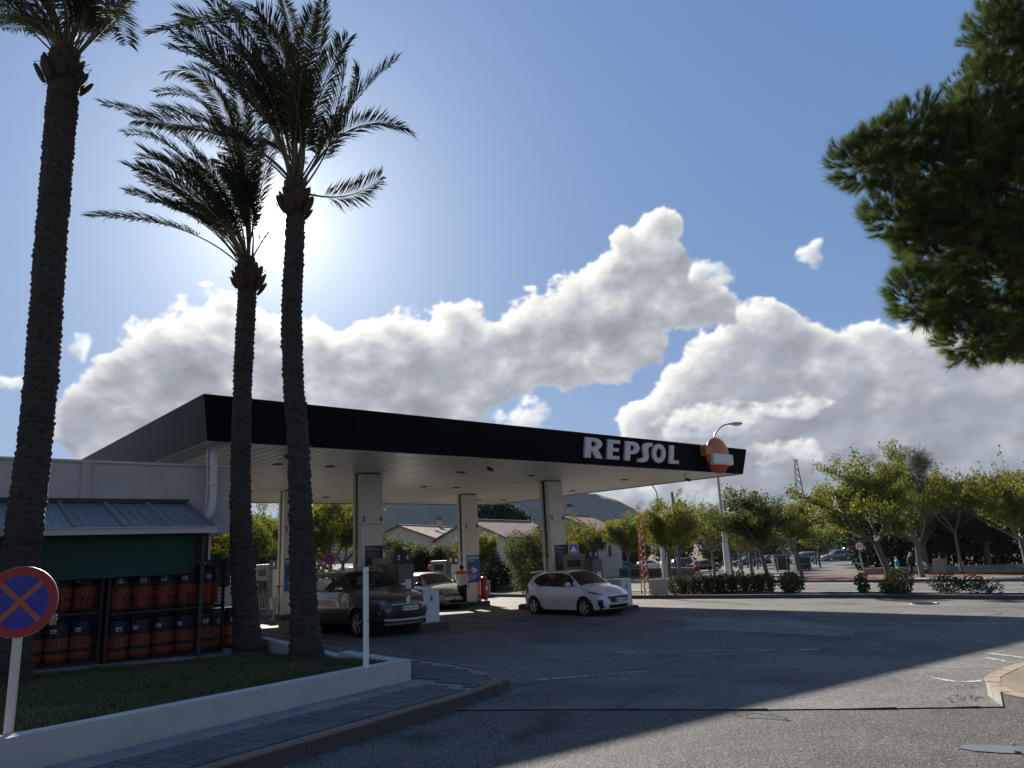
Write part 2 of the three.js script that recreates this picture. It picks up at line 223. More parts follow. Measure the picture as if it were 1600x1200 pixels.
M.paintOld = std([0.34, 0.34, 0.33], 0.75, { alphaMap: wornAlpha, alphaTest: 0.46 });
M.paintNew = std([0.7, 0.7, 0.68], 0.7, { alphaMap: wornAlpha, alphaTest: 0.36 });
[[[14.6, -4.7], [14.18, -3.95], [13.4, -2.2]], [[13.9, -4.4], [13.33, -3.73], [12.6, -2.5]], [[11.38, -4.41], [11.14, -3.89], [11.62, -3.62], [13, -3.1]]].forEach((p) => struct('road_marking', ribbon(p, 0.11, 0.017), M.paint));
[[[18.17, -10.71], [20.79, -5.66]], [[19.0, -14.17], [17.53, -8.09]], [[15.9, -11.7], [16.16, -7.48]], [[11.1, -9.86], [13.53, -7.0]], [[7.73, -8.52], [9.5, -7.78]], [[20.27, -18.7], [24.44, -14.8]], [[15.0, -16], [15.6, -30]], [[23.4, -16], [23.6, -32]], [[8.9, -16.5], [9.1, -30]]].forEach((p) => struct('road_marking', ribbon(p, 0.13, 0.018), M.paintOld));
{ // puddle lying in a hollow of the road
  const g = []; const c = [7.75, -2.5], pts = []; for (let k = 0; k < 40; k++) { const a = k / 40 * 6.283, r = 1 + 0.35 * (vn(Math.cos(a) * 2 + 5, Math.sin(a) * 2 + 5, 8) - 0.5) + 0.2 * (vn(Math.cos(a) * 5 + 5, Math.sin(a) * 5, 9) - 0.5); const u = Math.cos(a) * 0.62 * r, v = Math.sin(a) * 0.21 * r; pts.push([c[0] + 0.35 * u + 0.62 * v + 0.0, c[1] + 0.66 * u - 0.55 * v + 0.25]); }
  sheet(pts, 0.007, phys([0.03, 0.03, 0.03], 0.04, { ior: 1.33, clearcoat: 1, clearcoatRoughness: 0.02 }), 'puddle');
  const lm = std([0.05, 0.035, 0.02], 0.8); for (const [x, z, a] of [[7.88, -2.4, 0.4], [7.62, -2.3, 1.7], [7.95, -2.25, 2.4]]) tag(part('fallen_leaf', box(0.05, 0.006, 0.02, x, gh(x) + 0.012, z, 0, a, 0.1), lm, scene), 'small dark fallen leaf floating in the road puddle', 'leaf', 'leaves in the puddle');
}
{ // manhole cover far side of the forecourt
  const mm = std(0.07, 0.5, { metalness: 0.6 }), t = thing('manhole_cover', 'round cast iron manhole cover in the sunny strip of forecourt', 'manhole', [27.5, gh(27.5) + 0.013, -10.3]);
  part('frame', at(new THREE.TorusGeometry(0.42, 0.03, 6, 32), 0, 0.005, 0, Math.PI / 2), mm, t); part('lid', cyl(0.4, 0.4, 0.02, 0, 0.004, 0, 0, 0, 0, 32), mm, t);
  for (let i = -3; i <= 3; i++) part('rib', box(0.74 * Math.cos(i * 0.36), 0.012, 0.03, 0, 0.018, i * 0.1), mm, t);
}
// --- left pavement: slab, studded tiles, kerb stones
const WD = [0.9487, -0.316], WN = [-0.316, -0.9487];           // along the walk, and from kerb to wall
const wk = (s, n) => [2.45 + WD[0] * s + WN[0] * n, -6.6 + WD[1] * s + WN[1] * n];
const kerbPath = [[-22, 1.55], wk(-8, 0), wk(0, 0), wk(3, 0), [6.2, -7.86], [6.75, -8.02], [7.2, -8.55], [7.5, -9.3], [7.72, -12.6], [7.85, -18], [7.9, -30]];
const pave = sheet([...kerbPath, [6, -30], [6.9, -16.2], [6.2, -11.2], [6.16, -9.35], [1.4, -7.7], [-22, 0]], 0.128, M.concrete, 'pavement', 2);
M.tile = ['0', '1', '2'].map((_, i) => std([0.1 + 0.015 * i, 0.1 + 0.015 * i, 0.1 + 0.015 * i], 0.78, { bumpMap: fineBump, bumpScale: 0.002 }));
{
  const studs = [box(0.194, 0.012, 0.194, 0, 0.0, 0)]; for (let i = -1; i <= 1; i++) for (let k = -1; k <= 1; k++) studs.push(rbox(0.056, 0.014, 0.056, 0.004, i * 0.064, 0.009, k * 0.064)); 
  const plain = [box(0.194, 0.012, 0.194, 0, 0, 0)]; for (let i = -1; i <= 1; i++) for (let k = -1; k <= 1; k++) { const q = new THREE.BoxGeometry(0.056, 0.012, 0.056).translate(i * 0.064, 0.01, k * 0.064); plain.push(q); }
  const tg = join(plain), r = mulberry(5), rest = [], inside = (x, z) => { const s = (x - 2.45) * WD[0] + (z + 6.6) * WD[1], n = (x - 2.45) * WN[0] + (z + 6.6) * WN[1]; if (n < 0.2) return false; if (x < 6.1) return n < 0.98 && s > -6 ; const kx = z > -9.3 ? 7.2 + (z + 8.55) * -0.4 : 7.5 + (z + 9.3) * -0.067; return x < kx - 0.3 && z > -15 && x > 6.32 + (z < -11 ? (z + 11) * -0.14 : 0); };
  const cells = []; for (let a = -30; a < 46; a++) for (let b = 0; b < 40; b++) { const s = a * 0.2, n = 0.25 + b * 0.2, [x, z] = wk(s, n); if (inside(x, z)) cells.push([x, z, Math.hypot(x - 1.5, z + 4)]); }
  cells.sort((p, q) => p[2] - q[2]);
  cells.forEach(([x, z], i) => { const dy = gh(x) + 0.132 + (r() - 0.5) * 0.004, ry = -Math.atan2(WD[1], WD[0]); if (i < 300) { const m = part('tile', tg, M.tile[Math.floor(r() * 3)], pave); m.position.set(x, dy, z); m.rotation.set((r() - 0.5) * 0.02, ry, (r() - 0.5) * 0.02 - 0.025); } else rest.push(at(tg.clone(), x, dy, z, 0, ry, -0.025)); });
  if (rest.length) part('tile', rest, M.tile[1], pave, 'stuff');
}
function kerbRun(path, height, len, name, label, topMat, w = 0.13, sideMat = M.kerb) {   // a line of kerb stones, each its own piece
  const k = new THREE.Group(); k.name = numbered(name); k.userData.kind = 'structure'; scene.add(k);
  const c = new THREE.CatmullRomCurve3(path.map(([x, z]) => V(x, 0, z)), false, 'centripetal'), L = c.getLength(), n = Math.round(L / len), r = mulberry(path.length * 31 + n);
  for (let i = 0; i < n; i++) { const a = c.getPointAt(i / n), b = c.getPointAt((i + 1) / n), l = a.distanceTo(b) - 0.008, x = (a.x + b.x) / 2, z = (a.z + b.z) / 2, ry = -Math.atan2(b.z - a.z, b.x - a.x), tilt = Math.atan2(gh(b.x) - gh(a.x), l), d = (r() - 0.5) * 0.008;
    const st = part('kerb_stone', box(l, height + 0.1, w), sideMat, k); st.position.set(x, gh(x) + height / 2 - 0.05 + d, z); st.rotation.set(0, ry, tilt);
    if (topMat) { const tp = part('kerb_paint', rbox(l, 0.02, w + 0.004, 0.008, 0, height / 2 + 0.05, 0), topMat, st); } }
  return k;
}
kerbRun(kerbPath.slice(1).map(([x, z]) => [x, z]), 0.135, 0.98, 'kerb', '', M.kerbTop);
// --- kerbed island at the right of the road
const ISL = [[16, -2.4], [12.6, -3.4], [11.5, -3.42], [10.7, -3.36], [10.05, -3.1], [9.66, -2.85], [9.55, -2.6], [9.9, -1.7], [11, -0.4], [14, 3]];
sheet([...ISL, [20, 3]], 0.158, phys([0.85, 0.72, 0.56], 0.95, { specularIntensity: 0.2, map: concMap, bumpMap: asphaltBump, bumpScale: 0.01 }), 'island_top', 1);
kerbRun(ISL, 0.15, 0.36, 'kerb', '', std([1.1, 0.86, 0.62], 0.85, { map: concMap, bumpMap: fineBump, bumpScale: 0.006 }), 0.16, std([0.8, 0.8, 0.76], 0.85, { map: concMap, bumpMap: fineBump, bumpScale: 0.006 }));
// --- planting strip, far road and the pavement across it
const STRIP = [[27.2, -40], [27.65, -24], [27.8, -22.7], [29.2, -18.2], [30.35, -14.8], [30.7, -8.2], [31.1, 10]];
const STRIP2 = [[33.2, 10], [33, -8.2], [33, -14.8], [32.6, -24], [32.4, -40]];
sheet([...STRIP, ...STRIP2], 0.12, M.dirt, 'planting_strip', 3);
kerbRun(STRIP, 0.17, 1, 'kerb', '', null, 0.18, std(0.09, 0.85, { bumpMap: fineBump, bumpScale: 0.004 }));
kerbRun(STRIP2, 0.14, 1, 'kerb', '', null, 0.16, M.kerb);
sheet([[33.2, 60], [33, -8.2], [33, -14.8], [32.6, -24], [32.4, -120], [49.5, -120], [49.5, 60]], 0.004, M.farRoad, 'far_road', 4);
for (const x of [36.2, 46.6]) struct('road_marking', ribbon([[x, -60], [x, 20]], 0.18, 0.01, 0, 1, 1), M.paintNew);
for (let z = -58; z < 16; z += 6.5) struct('road_marking', ribbon([[41.4, z], [41.4, z + 3.2]], 0.16, 0.01, 0, 1, 0.5), M.paintNew);
for (let k = 0; k < 7; k++) struct('road_marking', ribbon([[37.2 + k * 1.3, -26.8], [37.2 + k * 1.3, -23.4]], 0.55, 0.011, 0, 1, 0.5), M.paintNew);
sheet([[49.6, 60], [49.6, -120], [54.5, -120], [54.5, 60]], 0.12, M.pale, 'pavement', 4);
kerbRun([[49.55, 14], [49.55, -64]], 0.13, 1.5, 'kerb', '', null, 0.16, M.kerb);
sheet([[54.5, 60], [54.5, -36], [63, -36], [63, 60]], 0.1, phys([1.2, 0.72, 0.55], 0.95, { specularIntensity: 0.15, map: dirtMap }), 'bare_earth', 4);
sheet([[54.5, -36], [54.5, -70], [66, -70], [66, -36]], 0.09, M.pale, 'pavement', 4);
sheet([[66, -30], [66, -120], [135, -120], [135, -30]], 0.02, M.farRoad, 'car_park', 6);
sheet([[22, -47], [60, -47], [60, -60], [22, -60]], 0.06, M.pale, 'pavement', 4);
console.log('ground done');
// ---------- filling station canopy ----------
M.fascia = phys([0.008, 0.009, 0.013], 0.25, { specularIntensity: 0.04 });
M.ceil = ['0', '1', '2'].map((_, i) => std([0.74 - 0.03 * i, 0.71 - 0.03 * i, 0.64 - 0.025 * i], 0.36));
M.black = std(0.015, 0.45); M.dark = std(0.03, 0.6); M.rubber = std(0.018, 0.85);
M.steel = std([0.5, 0.51, 0.52], 0.4, { metalness: 0.85 }); M.galv = std([0.42, 0.43, 0.44], 0.5, { metalness: 0.6 });
M.offwhite = std([0.7, 0.68, 0.62], 0.42); M.plastic = std([0.66, 0.66, 0.66], 0.35);
M.grey0 = std(0.3, 0.4); M.lampGlass = phys(0.8, 0.15, { clearcoat: 1 });
const CB = { x0: 5.54, x1: 26.95, z0: -16.2, z1: -32.1, y: 4.75 }, CT = { x0: 5.36, x1: 27.15, z0: -16.03, z1: -32.28, y: 5.75 };
const can = thing('station_canopy', 'wide flat petrol station canopy with black fascia and white slatted ceiling', 'canopy');
{
  const quad = (a, b, c, d, t) => { // a slab between two bottom and two top corners, t thick inwards
    const A = [a, b, c, d].map((p) => V(...p)), n = A[1].clone().sub(A[0]).cross(A[3].clone().sub(A[0])).normalize().multiplyScalar(-t), B = A.map((p) => p.clone().add(n)), P = [...A, ...B], f = [[0, 1, 2, 3], [7, 6, 5, 4], [4, 5, 1, 0], [3, 2, 6, 7], [1, 5, 6, 2], [4, 0, 3, 7]], pos = [];
    for (const q of f) for (const k of [0, 1, 2, 0, 2, 3]) pos.push(...P[q[k]].toArray()); const g = new THREE.BufferGeometry(); g.setAttribute('position', new THREE.Float32BufferAttribute(pos, 3)); g.computeVertexNormals(); return g; };
  const edges = [[[CB.x0, CB.z0], [CB.x1, CB.z0], [CT.x0, CT.z0], [CT.x1, CT.z0], 6], [[CB.x0, CB.z1], [CB.x0, CB.z0], [CT.x0, CT.z1], [CT.x0, CT.z0], 4], [[CB.x1, CB.z0], [CB.x1, CB.z1], [CT.x1, CT.z0], [CT.x1, CT.z1], 4], [[CB.x1, CB.z1], [CB.x0, CB.z1], [CT.x1, CT.z1], [CT.x0, CT.z1], 6]];
  for (const [b0, b1, t0, t1, n] of edges) for (let i = 0; i < n; i++) { const s = (i + (i ? 0.0008 : 0)) / n, e = (i + 1 - (i < n - 1 ? 0.0008 : 0)) / n, m = (p, q, k) => [lerp(p[0], q[0], k), lerp(p[1], q[1], k)]; const B0 = m(b0, b1, s), B1 = m(b0, b1, e), T0 = m(t0, t1, s), T1 = m(t0, t1, e);
    part('fascia_panel', quad([B0[0], CB.y, B0[1]], [B1[0], CB.y, B1[1]], [T1[0], CT.y, T1[1]], [T0[0], CT.y, T0[1]], 0.03), M.fascia, can); }
  // ceiling boards run from front to back
  const n = 72, w = (CB.x1 - CB.x0 - 0.12) / n, r = mulberry(9), bg = box(w - 0.042, 0.05, CB.z0 - CB.z1 - 0.12);
  for (let i = 0; i < n; i++) { const m = part('ceiling_board', bg, M.ceil[Math.floor(r() * 3)], can); m.position.set(CB.x0 + 0.06 + (i + 0.5) * w, CB.y + 0.05 + (r() - 0.5) * 0.004, (CB.z0 + CB.z1) / 2); m.rotation.z = (r() - 0.5) * 0.01; }
  part('roof_deck', box(CB.x1 - CB.x0 - 0.02, 0.06, CB.z0 - CB.z1 - 0.02, (CB.x0 + CB.x1) / 2, CB.y + 0.12, (CB.z0 + CB.z1) / 2), M.dark, can);
  part('edge_trim', [box(CB.x1 - CB.x0, 0.03, 0.05, (CB.x0 + CB.x1) / 2, CB.y + 0.0, CB.z0 - 0.04), box(0.05, 0.03, CB.z0 - CB.z1, CB.x0 + 0.04, CB.y, (CB.z0 + CB.z1) / 2), box(0.05, 0.03, CB.z0 - CB.z1, CB.x1 - 0.04, CB.y, (CB.z0 + CB.z1) / 2)], M.galv, can);
  for (const x of [8.6, 10.2, 15, 16.6, 18.2, 23.4, 25]) for (const z of [-19.5, -24, -29]) { if ((x * 10 + Math.round(z)) % 3 === 0) continue; const l = part('ceiling_lamp', [box(0.2, 0.03, 0.2, 0, 0.012, 0)], M.dark, can); l.position.set(x, CB.y - 0.005, z); part('lens', box(0.15, 0.01, 0.15, 0, -0.006, 0), M.grey0, l); }
  for (const [x, z] of [[7.6, -16.9], [14.2, -17.2], [24.6, -17.4], [17.5, -31.2], [18.2, -31.4]]) { const s = part('security_camera', [cyl(0.06, 0.06, 0.06, 0, -0.03, 0), bar([0, -0.03, 0], [0.05, -0.16, 0.06], 0.02)], M.offwhite, can); s.position.set(x, CB.y + 0.02, z); part('camera_body', [cyl(0.055, 0.055, 0.22, 0.07, -0.2, 0.1, Math.PI / 2 + 0.4, 0.5)], M.black, s); }
  // lettering: separate raised letters fixed to the front fascia
  const lw = std([0.72, 0.72, 0.74], 0.4), H0 = 0.66, dz = Math.atan2(CT.z0 - CB.z0, CT.y - CB.y);
  const O = (() => { const ring = (rx, ry) => Array.from({ length: 28 }, (_, i) => [0.36 + rx * Math.cos(i / 28 * 6.2832), 0.5 + ry * Math.sin(i / 28 * 6.2832)]); const s = poly(ring(0.36, 0.515)); s.holes.push(new THREE.Path(ring(0.155, 0.27).reverse().map((p) => new THREE.Vector2(...p)))); return s; })();
  const bowl = (s, x, y0, y1, rx) => { const m = (y0 + y1) / 2, ry = (y1 - y0) / 2; s.lineTo(x, y0); s.absellipse(x, m, rx, ry, -Math.PI / 2, Math.PI / 2, false); };
  const Rr = (() => { const s = new THREE.Shape(); s.moveTo(0, 0); s.lineTo(0.25, 0); s.lineTo(0.25, 0.36); s.lineTo(0.30, 0.36); s.lineTo(0.47, 0); s.lineTo(0.76, 0); s.lineTo(0.54, 0.42); s.absellipse(0.36, 0.71, 0.34, 0.29, -0.9, Math.PI / 2, false); s.lineTo(0, 1); s.closePath(); const h = new THREE.Path(); h.moveTo(0.25, 0.56); h.lineTo(0.34, 0.56); h.absellipse(0.34, 0.69, 0.12, 0.13, -Math.PI / 2, Math.PI / 2, false); h.lineTo(0.25, 0.82); h.closePath(); s.holes.push(h); return s; })();
  const E = poly([[0, 0], [0.6, 0], [0.6, 0.19], [0.25, 0.19], [0.25, 0.41], [0.55, 0.41], [0.55, 0.59], [0.25, 0.59], [0.25, 0.81], [0.6, 0.81], [0.6, 1], [0, 1]]);
  const Pp = (() => { const s = new THREE.Shape(); s.moveTo(0, 0); s.lineTo(0.25, 0); s.lineTo(0.25, 0.34); s.lineTo(0.36, 0.34); s.absellipse(0.36, 0.67, 0.34, 0.33, -Math.PI / 2, Math.PI / 2, false); s.lineTo(0, 1); s.closePath(); const h = new THREE.Path(); h.moveTo(0.25, 0.53); h.lineTo(0.33, 0.53); h.absellipse(0.33, 0.67, 0.13, 0.14, -Math.PI / 2, Math.PI / 2, false); h.lineTo(0.25, 0.81); h.closePath(); s.holes.push(h); return s; })();
  const Ss = (() => { const s = new THREE.Shape(); s.moveTo(-0.10, -0.04); s.lineTo(0.12, -0.04); s.bezierCurveTo(0.46, -0.04, 0.5, 0.2, 0.46, 0.42); s.bezierCurveTo(0.43, 0.6, 0.36, 0.84, 0.60, 0.83); s.lineTo(0.64, 0.83); s.lineTo(0.66, 1.02); s.lineTo(0.46, 1.02); s.bezierCurveTo(0.12, 1.02, 0.10, 0.76, 0.15, 0.56); s.bezierCurveTo(0.20, 0.36, 0.26, 0.14, 0.04, 0.15); s.lineTo(-0.08, 0.15); s.closePath(); return s; })();
  const Ll = poly([[0, 0], [0.58, 0], [0.58, 0.2], [0.25, 0.2], [0.25, 1], [0, 1]]);
  for (const [s, x, w] of [[Rr, 17.42, 1.16], [E, 18.52, 1.02], [Pp, 19.42, 1.08], [Ss, 20.22, 1.02], [O, 20.9, 1.06], [Ll, 21.9, 0.98]]) { const l = part('letter', extr(s, 0.07, 0.008, 2), lw, can); l.scale.set(w, H0, 1); l.position.set(x, 4.96, CB.z0 + 0.21 * 0.17 + 0.012); l.rotation.x = dz; }
}
{ // emblem: an egg of three colours with two bands, standing off the fascia
  const e = thing('emblem_sign', 'orange, white and red egg-shaped emblem on the end of the black fascia', 'sign', [24.72, 5.34, -15.86]);
  const or = std([0.55, 0.16, 0.045], 0.4), rd = std([0.45, 0.02, 0.03], 0.4), wh = std([0.74, 0.74, 0.74], 0.4);
  const shell = (y0, y1, m, n) => { const pts = []; for (let i = 0; i <= 18; i++) { const y = lerp(y0, y1, i / 18), w = y > 0 ? Math.sqrt(Math.max(0, 1 - (y / 0.72) ** 2)) : Math.sqrt(Math.max(0, 1 - (y / 0.7) ** 2)); pts.push(new THREE.Vector2(Math.max(0.001, 0.74 * w), y)); } const g = new THREE.LatheGeometry(pts, 40); g.scale(1, 1, 0.3); return part(n, [g], m, e); };
  shell(0.0, 0.718, or, 'upper_shell'); shell(-0.3, 0.0, or, 'middle_shell'); shell(-0.698, -0.26, rd, 'lower_shell');
  part('orange_band', [rbox(1.1, 0.4, 0.3, 0.06, -0.4, 0.16, 0.0)], or, e); part('white_band', [rbox(1.34, 0.42, 0.3, 0.08, 0.04, -0.16, 0.11)], wh, e);
  part('mount', box(0.9, 0.9, 0.2, 0, 0, -0.22), M.black, e);
}
console.log('canopy done');
// ---------- left: planted bed, palms, gas cages, kiosk ----------
{ // low white wall round the bed
  const wpath = [[-14, -2.5], [1.4, -7.72], [6.16, -9.32]], t = thing('planter_wall', 'low white rendered wall round the grass bed with palms', 'wall');
  const seg = (a, b, h, name) => { const n = Math.max(1, Math.round(Math.hypot(b[0] - a[0], b[1] - a[1]) / 0.8)); const gs = []; for (let i = 0; i < n; i++) { const p = [lerp(a[0], b[0], i / n), lerp(a[1], b[1], i / n)], q = [lerp(a[0], b[0], (i + 1) / n), lerp(a[1], b[1], (i + 1) / n)], l = Math.hypot(q[0] - p[0], q[1] - p[1]), x = (p[0] + q[0]) / 2, z = (p[1] + q[1]) / 2; gs.push(box(l, h + 0.2, 0.19, x, gh(x) + 0.13 + h / 2 - 0.1, z, 0, -Math.atan2(q[1] - p[1], q[0] - p[0]), Math.atan2(gh(q[0]) - gh(p[0]), l))); } return gs; };
  const off = (p) => [p[0] - 0.038, p[1] - 0.114];
  const P = wpath.map(off); P[2] = [6.14, -9.42];
  part('front_wall', uvBox(join([...seg(P[0], P[1], 0.28), ...seg(P[1], P[2], 0.28)])), M.white, t);
  part('end_wall', uvBox(join(seg([6.03, -9.55], [6.13, -11.2], 0.275))), M.white, t);
  part('side_wall', uvBox(join(seg([6.13, -11.25], [6.85, -16.1], 0.2))), M.white, t);
}
const soil = (x, z) => gh(x) + lerp(0.33, 0.1, sstep(-9.5, -15, z));
{
  const pts = [[-14, -2.7], [1.4, -7.9], [6.0, -9.5], [6.02, -11.2], [6.75, -16.2], [-14, -16.2]], shp = sheet(pts, 0, std([0.05, 0.07, 0.022], 1, { bumpMap: fineBump, bumpScale: 0.02 }), 'lawn_soil', 0.8), p = shp.geometry.attributes.position;
  for (let i = 0; i < p.count; i++) p.setY(i, soil(p.getX(i), p.getZ(i)) + 0.03 * (fbm(p.getX(i) * 1.5, p.getZ(i) * 1.5, 3, 6) - 0.5)); shp.geometry.computeVertexNormals();
  const bl = new THREE.BufferGeometry(); bl.setAttribute('position', new THREE.Float32BufferAttribute([-0.004, 0, 0, 0.004, 0, 0, 0.003, 0.035, 0.008, -0.004, 0, 0, 0.003, 0.035, 0.008, -0.003, 0.035, 0.008, -0.003, 0.035, 0.008, 0.003, 0.035, 0.008, 0, 0.065, 0.026], 3)); bl.computeVertexNormals();
  const gm = phys([0.065, 0.09, 0.025], 0.7, { side: THREE.DoubleSide, transmission: 0.35, thickness: 0 }), n = 46000, im = new THREE.InstancedMesh(bl, gm, n), r = mulberry(11), m4 = new THREE.Matrix4(), q = new THREE.Quaternion(), col = new THREE.Color(); let k = 0;
  while (k < n) { const x = lerp(0.6, 6.6, Math.pow(r(), 0.8)), z = lerp(-7.6, -15.6, r()); if (z > -7.62 - (x - 1.4) * 0.336 - 0.3 || x > (z > -11.2 ? 5.95 : 5.95 + (z + 11.2) * -0.14) || (z < -15.1 && x < 6)) continue; const cl = fbm(x * 1.7, z * 1.7, 3, 21), s = 0.6 + 1.0 * cl * (0.6 + 0.8 * r()); if (cl < 0.36 && r() < 0.6) continue;
    q.setFromEuler(new THREE.Euler((r() - 0.5) * 0.9, r() * 6.28, (r() - 0.5) * 0.9)); m4.compose(V(x, soil(x, z) - 0.005, z), q, V(s * 1.3, s, s)); im.setMatrixAt(k, m4); const y = r(); im.setColorAt(k, col.setRGB(0.7 + 0.7 * y * cl, 0.8 + 0.35 * cl, 0.6 + 0.3 * r())); k++; }
  im.name = 'lawn_grass'; im.userData = { label: 'short green lawn grass in the white-walled bed', category: 'grass', kind: 'stuff' }; scene.add(shade(im));
}
{ // white slatted post on the wall
  const t = thing('marker_post', 'slim white post with bolt holes standing on the planter wall', 'post', [5.3, 0.6, -9.08], 0.7), m = std([0.78, 0.78, 0.76], 0.5);
  part('stem', rbox(0.1, 1.36, 0.05, 0.008, 0, 0.68, 0), m, t); for (const y of [1.28, 0.66]) for (const x of [-0.025, 0.025]) part('bolt', cyl(0.008, 0.008, 0.012, x, y, 0.027, Math.PI / 2, 0, 0, 8), M.dark, t);
}
{ // no-stopping sign
  const t = thing('no_stopping_sign', 'round blue no-stopping sign with red rim and crossed red bars on a post', 'sign', [1.15, 0.3, -7.82], -0.32), Y = 1.54; t.scale.set(0.95, 1, 0.95);
  const red = std([0.30, 0.012, 0.02], 0.45), blu = std([0.012, 0.03, 0.26], 0.45), orr = std([0.36, 0.075, 0.03], 0.45), gal = std([0.5, 0.5, 0.5], 0.45, { metalness: 0.55 });
  part('post', rbox(0.075, 1.75, 0.04, 0.01, 0, 0.6, -0.035), gal, t);
  part('back_plate', cyl(0.3, 0.3, 0.018, 0, Y, 0, Math.PI / 2, 0, 0, 56), gal, t);
  const rim = new THREE.Shape(); rim.absarc(0, 0, 0.297, 0, 6.2831); const h = new THREE.Path(); h.absarc(0, 0, 0.226, 0, 6.2831); rim.holes.push(h);
  part('red_rim', at(extr(rim, 0.004, 0, 1, 32), 0, Y, 0.011), red, t); part('blue_disc', cyl(0.226, 0.226, 0.004, 0, Y, 0.0115, Math.PI / 2, 0, 0, 48), blu, t);
  for (const s of [-1, 1]) part('cross_bar', box(0.45, 0.043, 0.004, 0, Y, 0.0155 + s * 0.0012, 0, 0, s * Math.PI / 4), orr, t);
  for (const y of [Y + 0.17, Y - 0.17]) part('bracket', box(0.11, 0.03, 0.05, 0, y, -0.035), gal, t);
}
// ---- date palms ----
const barkMap = tex(512, (u, v) => { const g = fbm(u * 8, v * 24, 4, 104, 8), f = fbm(u * 40, v * 6, 3, 106, 6); const a = 0.036 + 0.04 * (g - 0.5) + 0.03 * (f - 0.5); return [a * 1.1, a * 0.95, a * 0.8]; });
const barkBump = tex(512, (u, v) => fbm(u * 16, v * 48, 4, 108, 16), false);
M.palmBark = std(1, 0.95, { map: barkMap, bumpMap: barkBump, bumpScale: 0.02 });
M.palmBase = std([0.055, 0.034, 0.02], 0.9, { bumpMap: barkBump, bumpScale: 0.006 });
M.palmLeaf = ['0', '1', '2'].map((_, i) => phys([[0.045, 0.062, 0.024], [0.036, 0.052, 0.02], [0.065, 0.07, 0.03]][i], 0.75, { specularIntensity: 0.3, side: THREE.DoubleSide, transmission: 0.3, thickness: 0 }));
M.rachis = std([0.085, 0.08, 0.03], 0.55);
function palmTrunk(path, r0, r1, seed) {
  const c = new THREE.CatmullRomCurve3(path.map((p) => V(...p)), false, 'centripetal'), L = c.getLength(), n = Math.round(L / 0.032), N = 44, pos = [], uv = [], idx = [], rnd = mulberry(seed);
  for (let i = 0; i <= n; i++) { const t = i / n, p = c.getPointAt(t), h = t * L, rr = lerp(r0, r1, Math.min(1, h / 4)) * (1 + 0.5 * Math.exp(-h / 0.35)) * (0.97 + 0.06 * vn(h * 0.7, seed, 3));
    for (let k = 0; k <= N; k++) { const a = k / N * 2 * Math.PI, kk = k % N; const row = h / 0.105 + 0.5 * vn(h * 1.3, seed + 5, 2), ri = Math.floor(row), fr = row - ri, ph = kk / N * 12 + (ri % 2) * 0.5 + ri * 0.13, fp = ph - Math.floor(ph); const scar = Math.pow(fr, 1.6) * (0.5 + 0.5 * Math.sin(fp * Math.PI)); const rag = vn(kk * 0.7, h * 30, seed) - 0.5, lump = vn(kk * 0.35 + 3, h * 4, seed + 2) - 0.5; const d = rr + (0.016 + 0.03 * vn(ri * 1.7, kk * 0.3, seed)) * scar + 0.024 * rag + 0.02 * lump - 0.012; pos.push(p.x + Math.cos(a) * d, p.y, p.z + Math.sin(a) * d); uv.push(k / N * 1.6, h * 0.5); } }
  for (let i = 0; i < n; i++) for (let k = 0; k < N; k++) { const a = i * (N + 1) + k, b = a + N + 1; idx.push(a, b, a + 1, a + 1, b, b + 1); }
  const g = new THREE.BufferGeometry(); g.setAttribute('position', new THREE.Float32BufferAttribute(pos, 3)); g.setAttribute('uv', new THREE.Float32BufferAttribute(uv, 2)); g.setIndex(idx); g.computeVertexNormals(); return g;
}
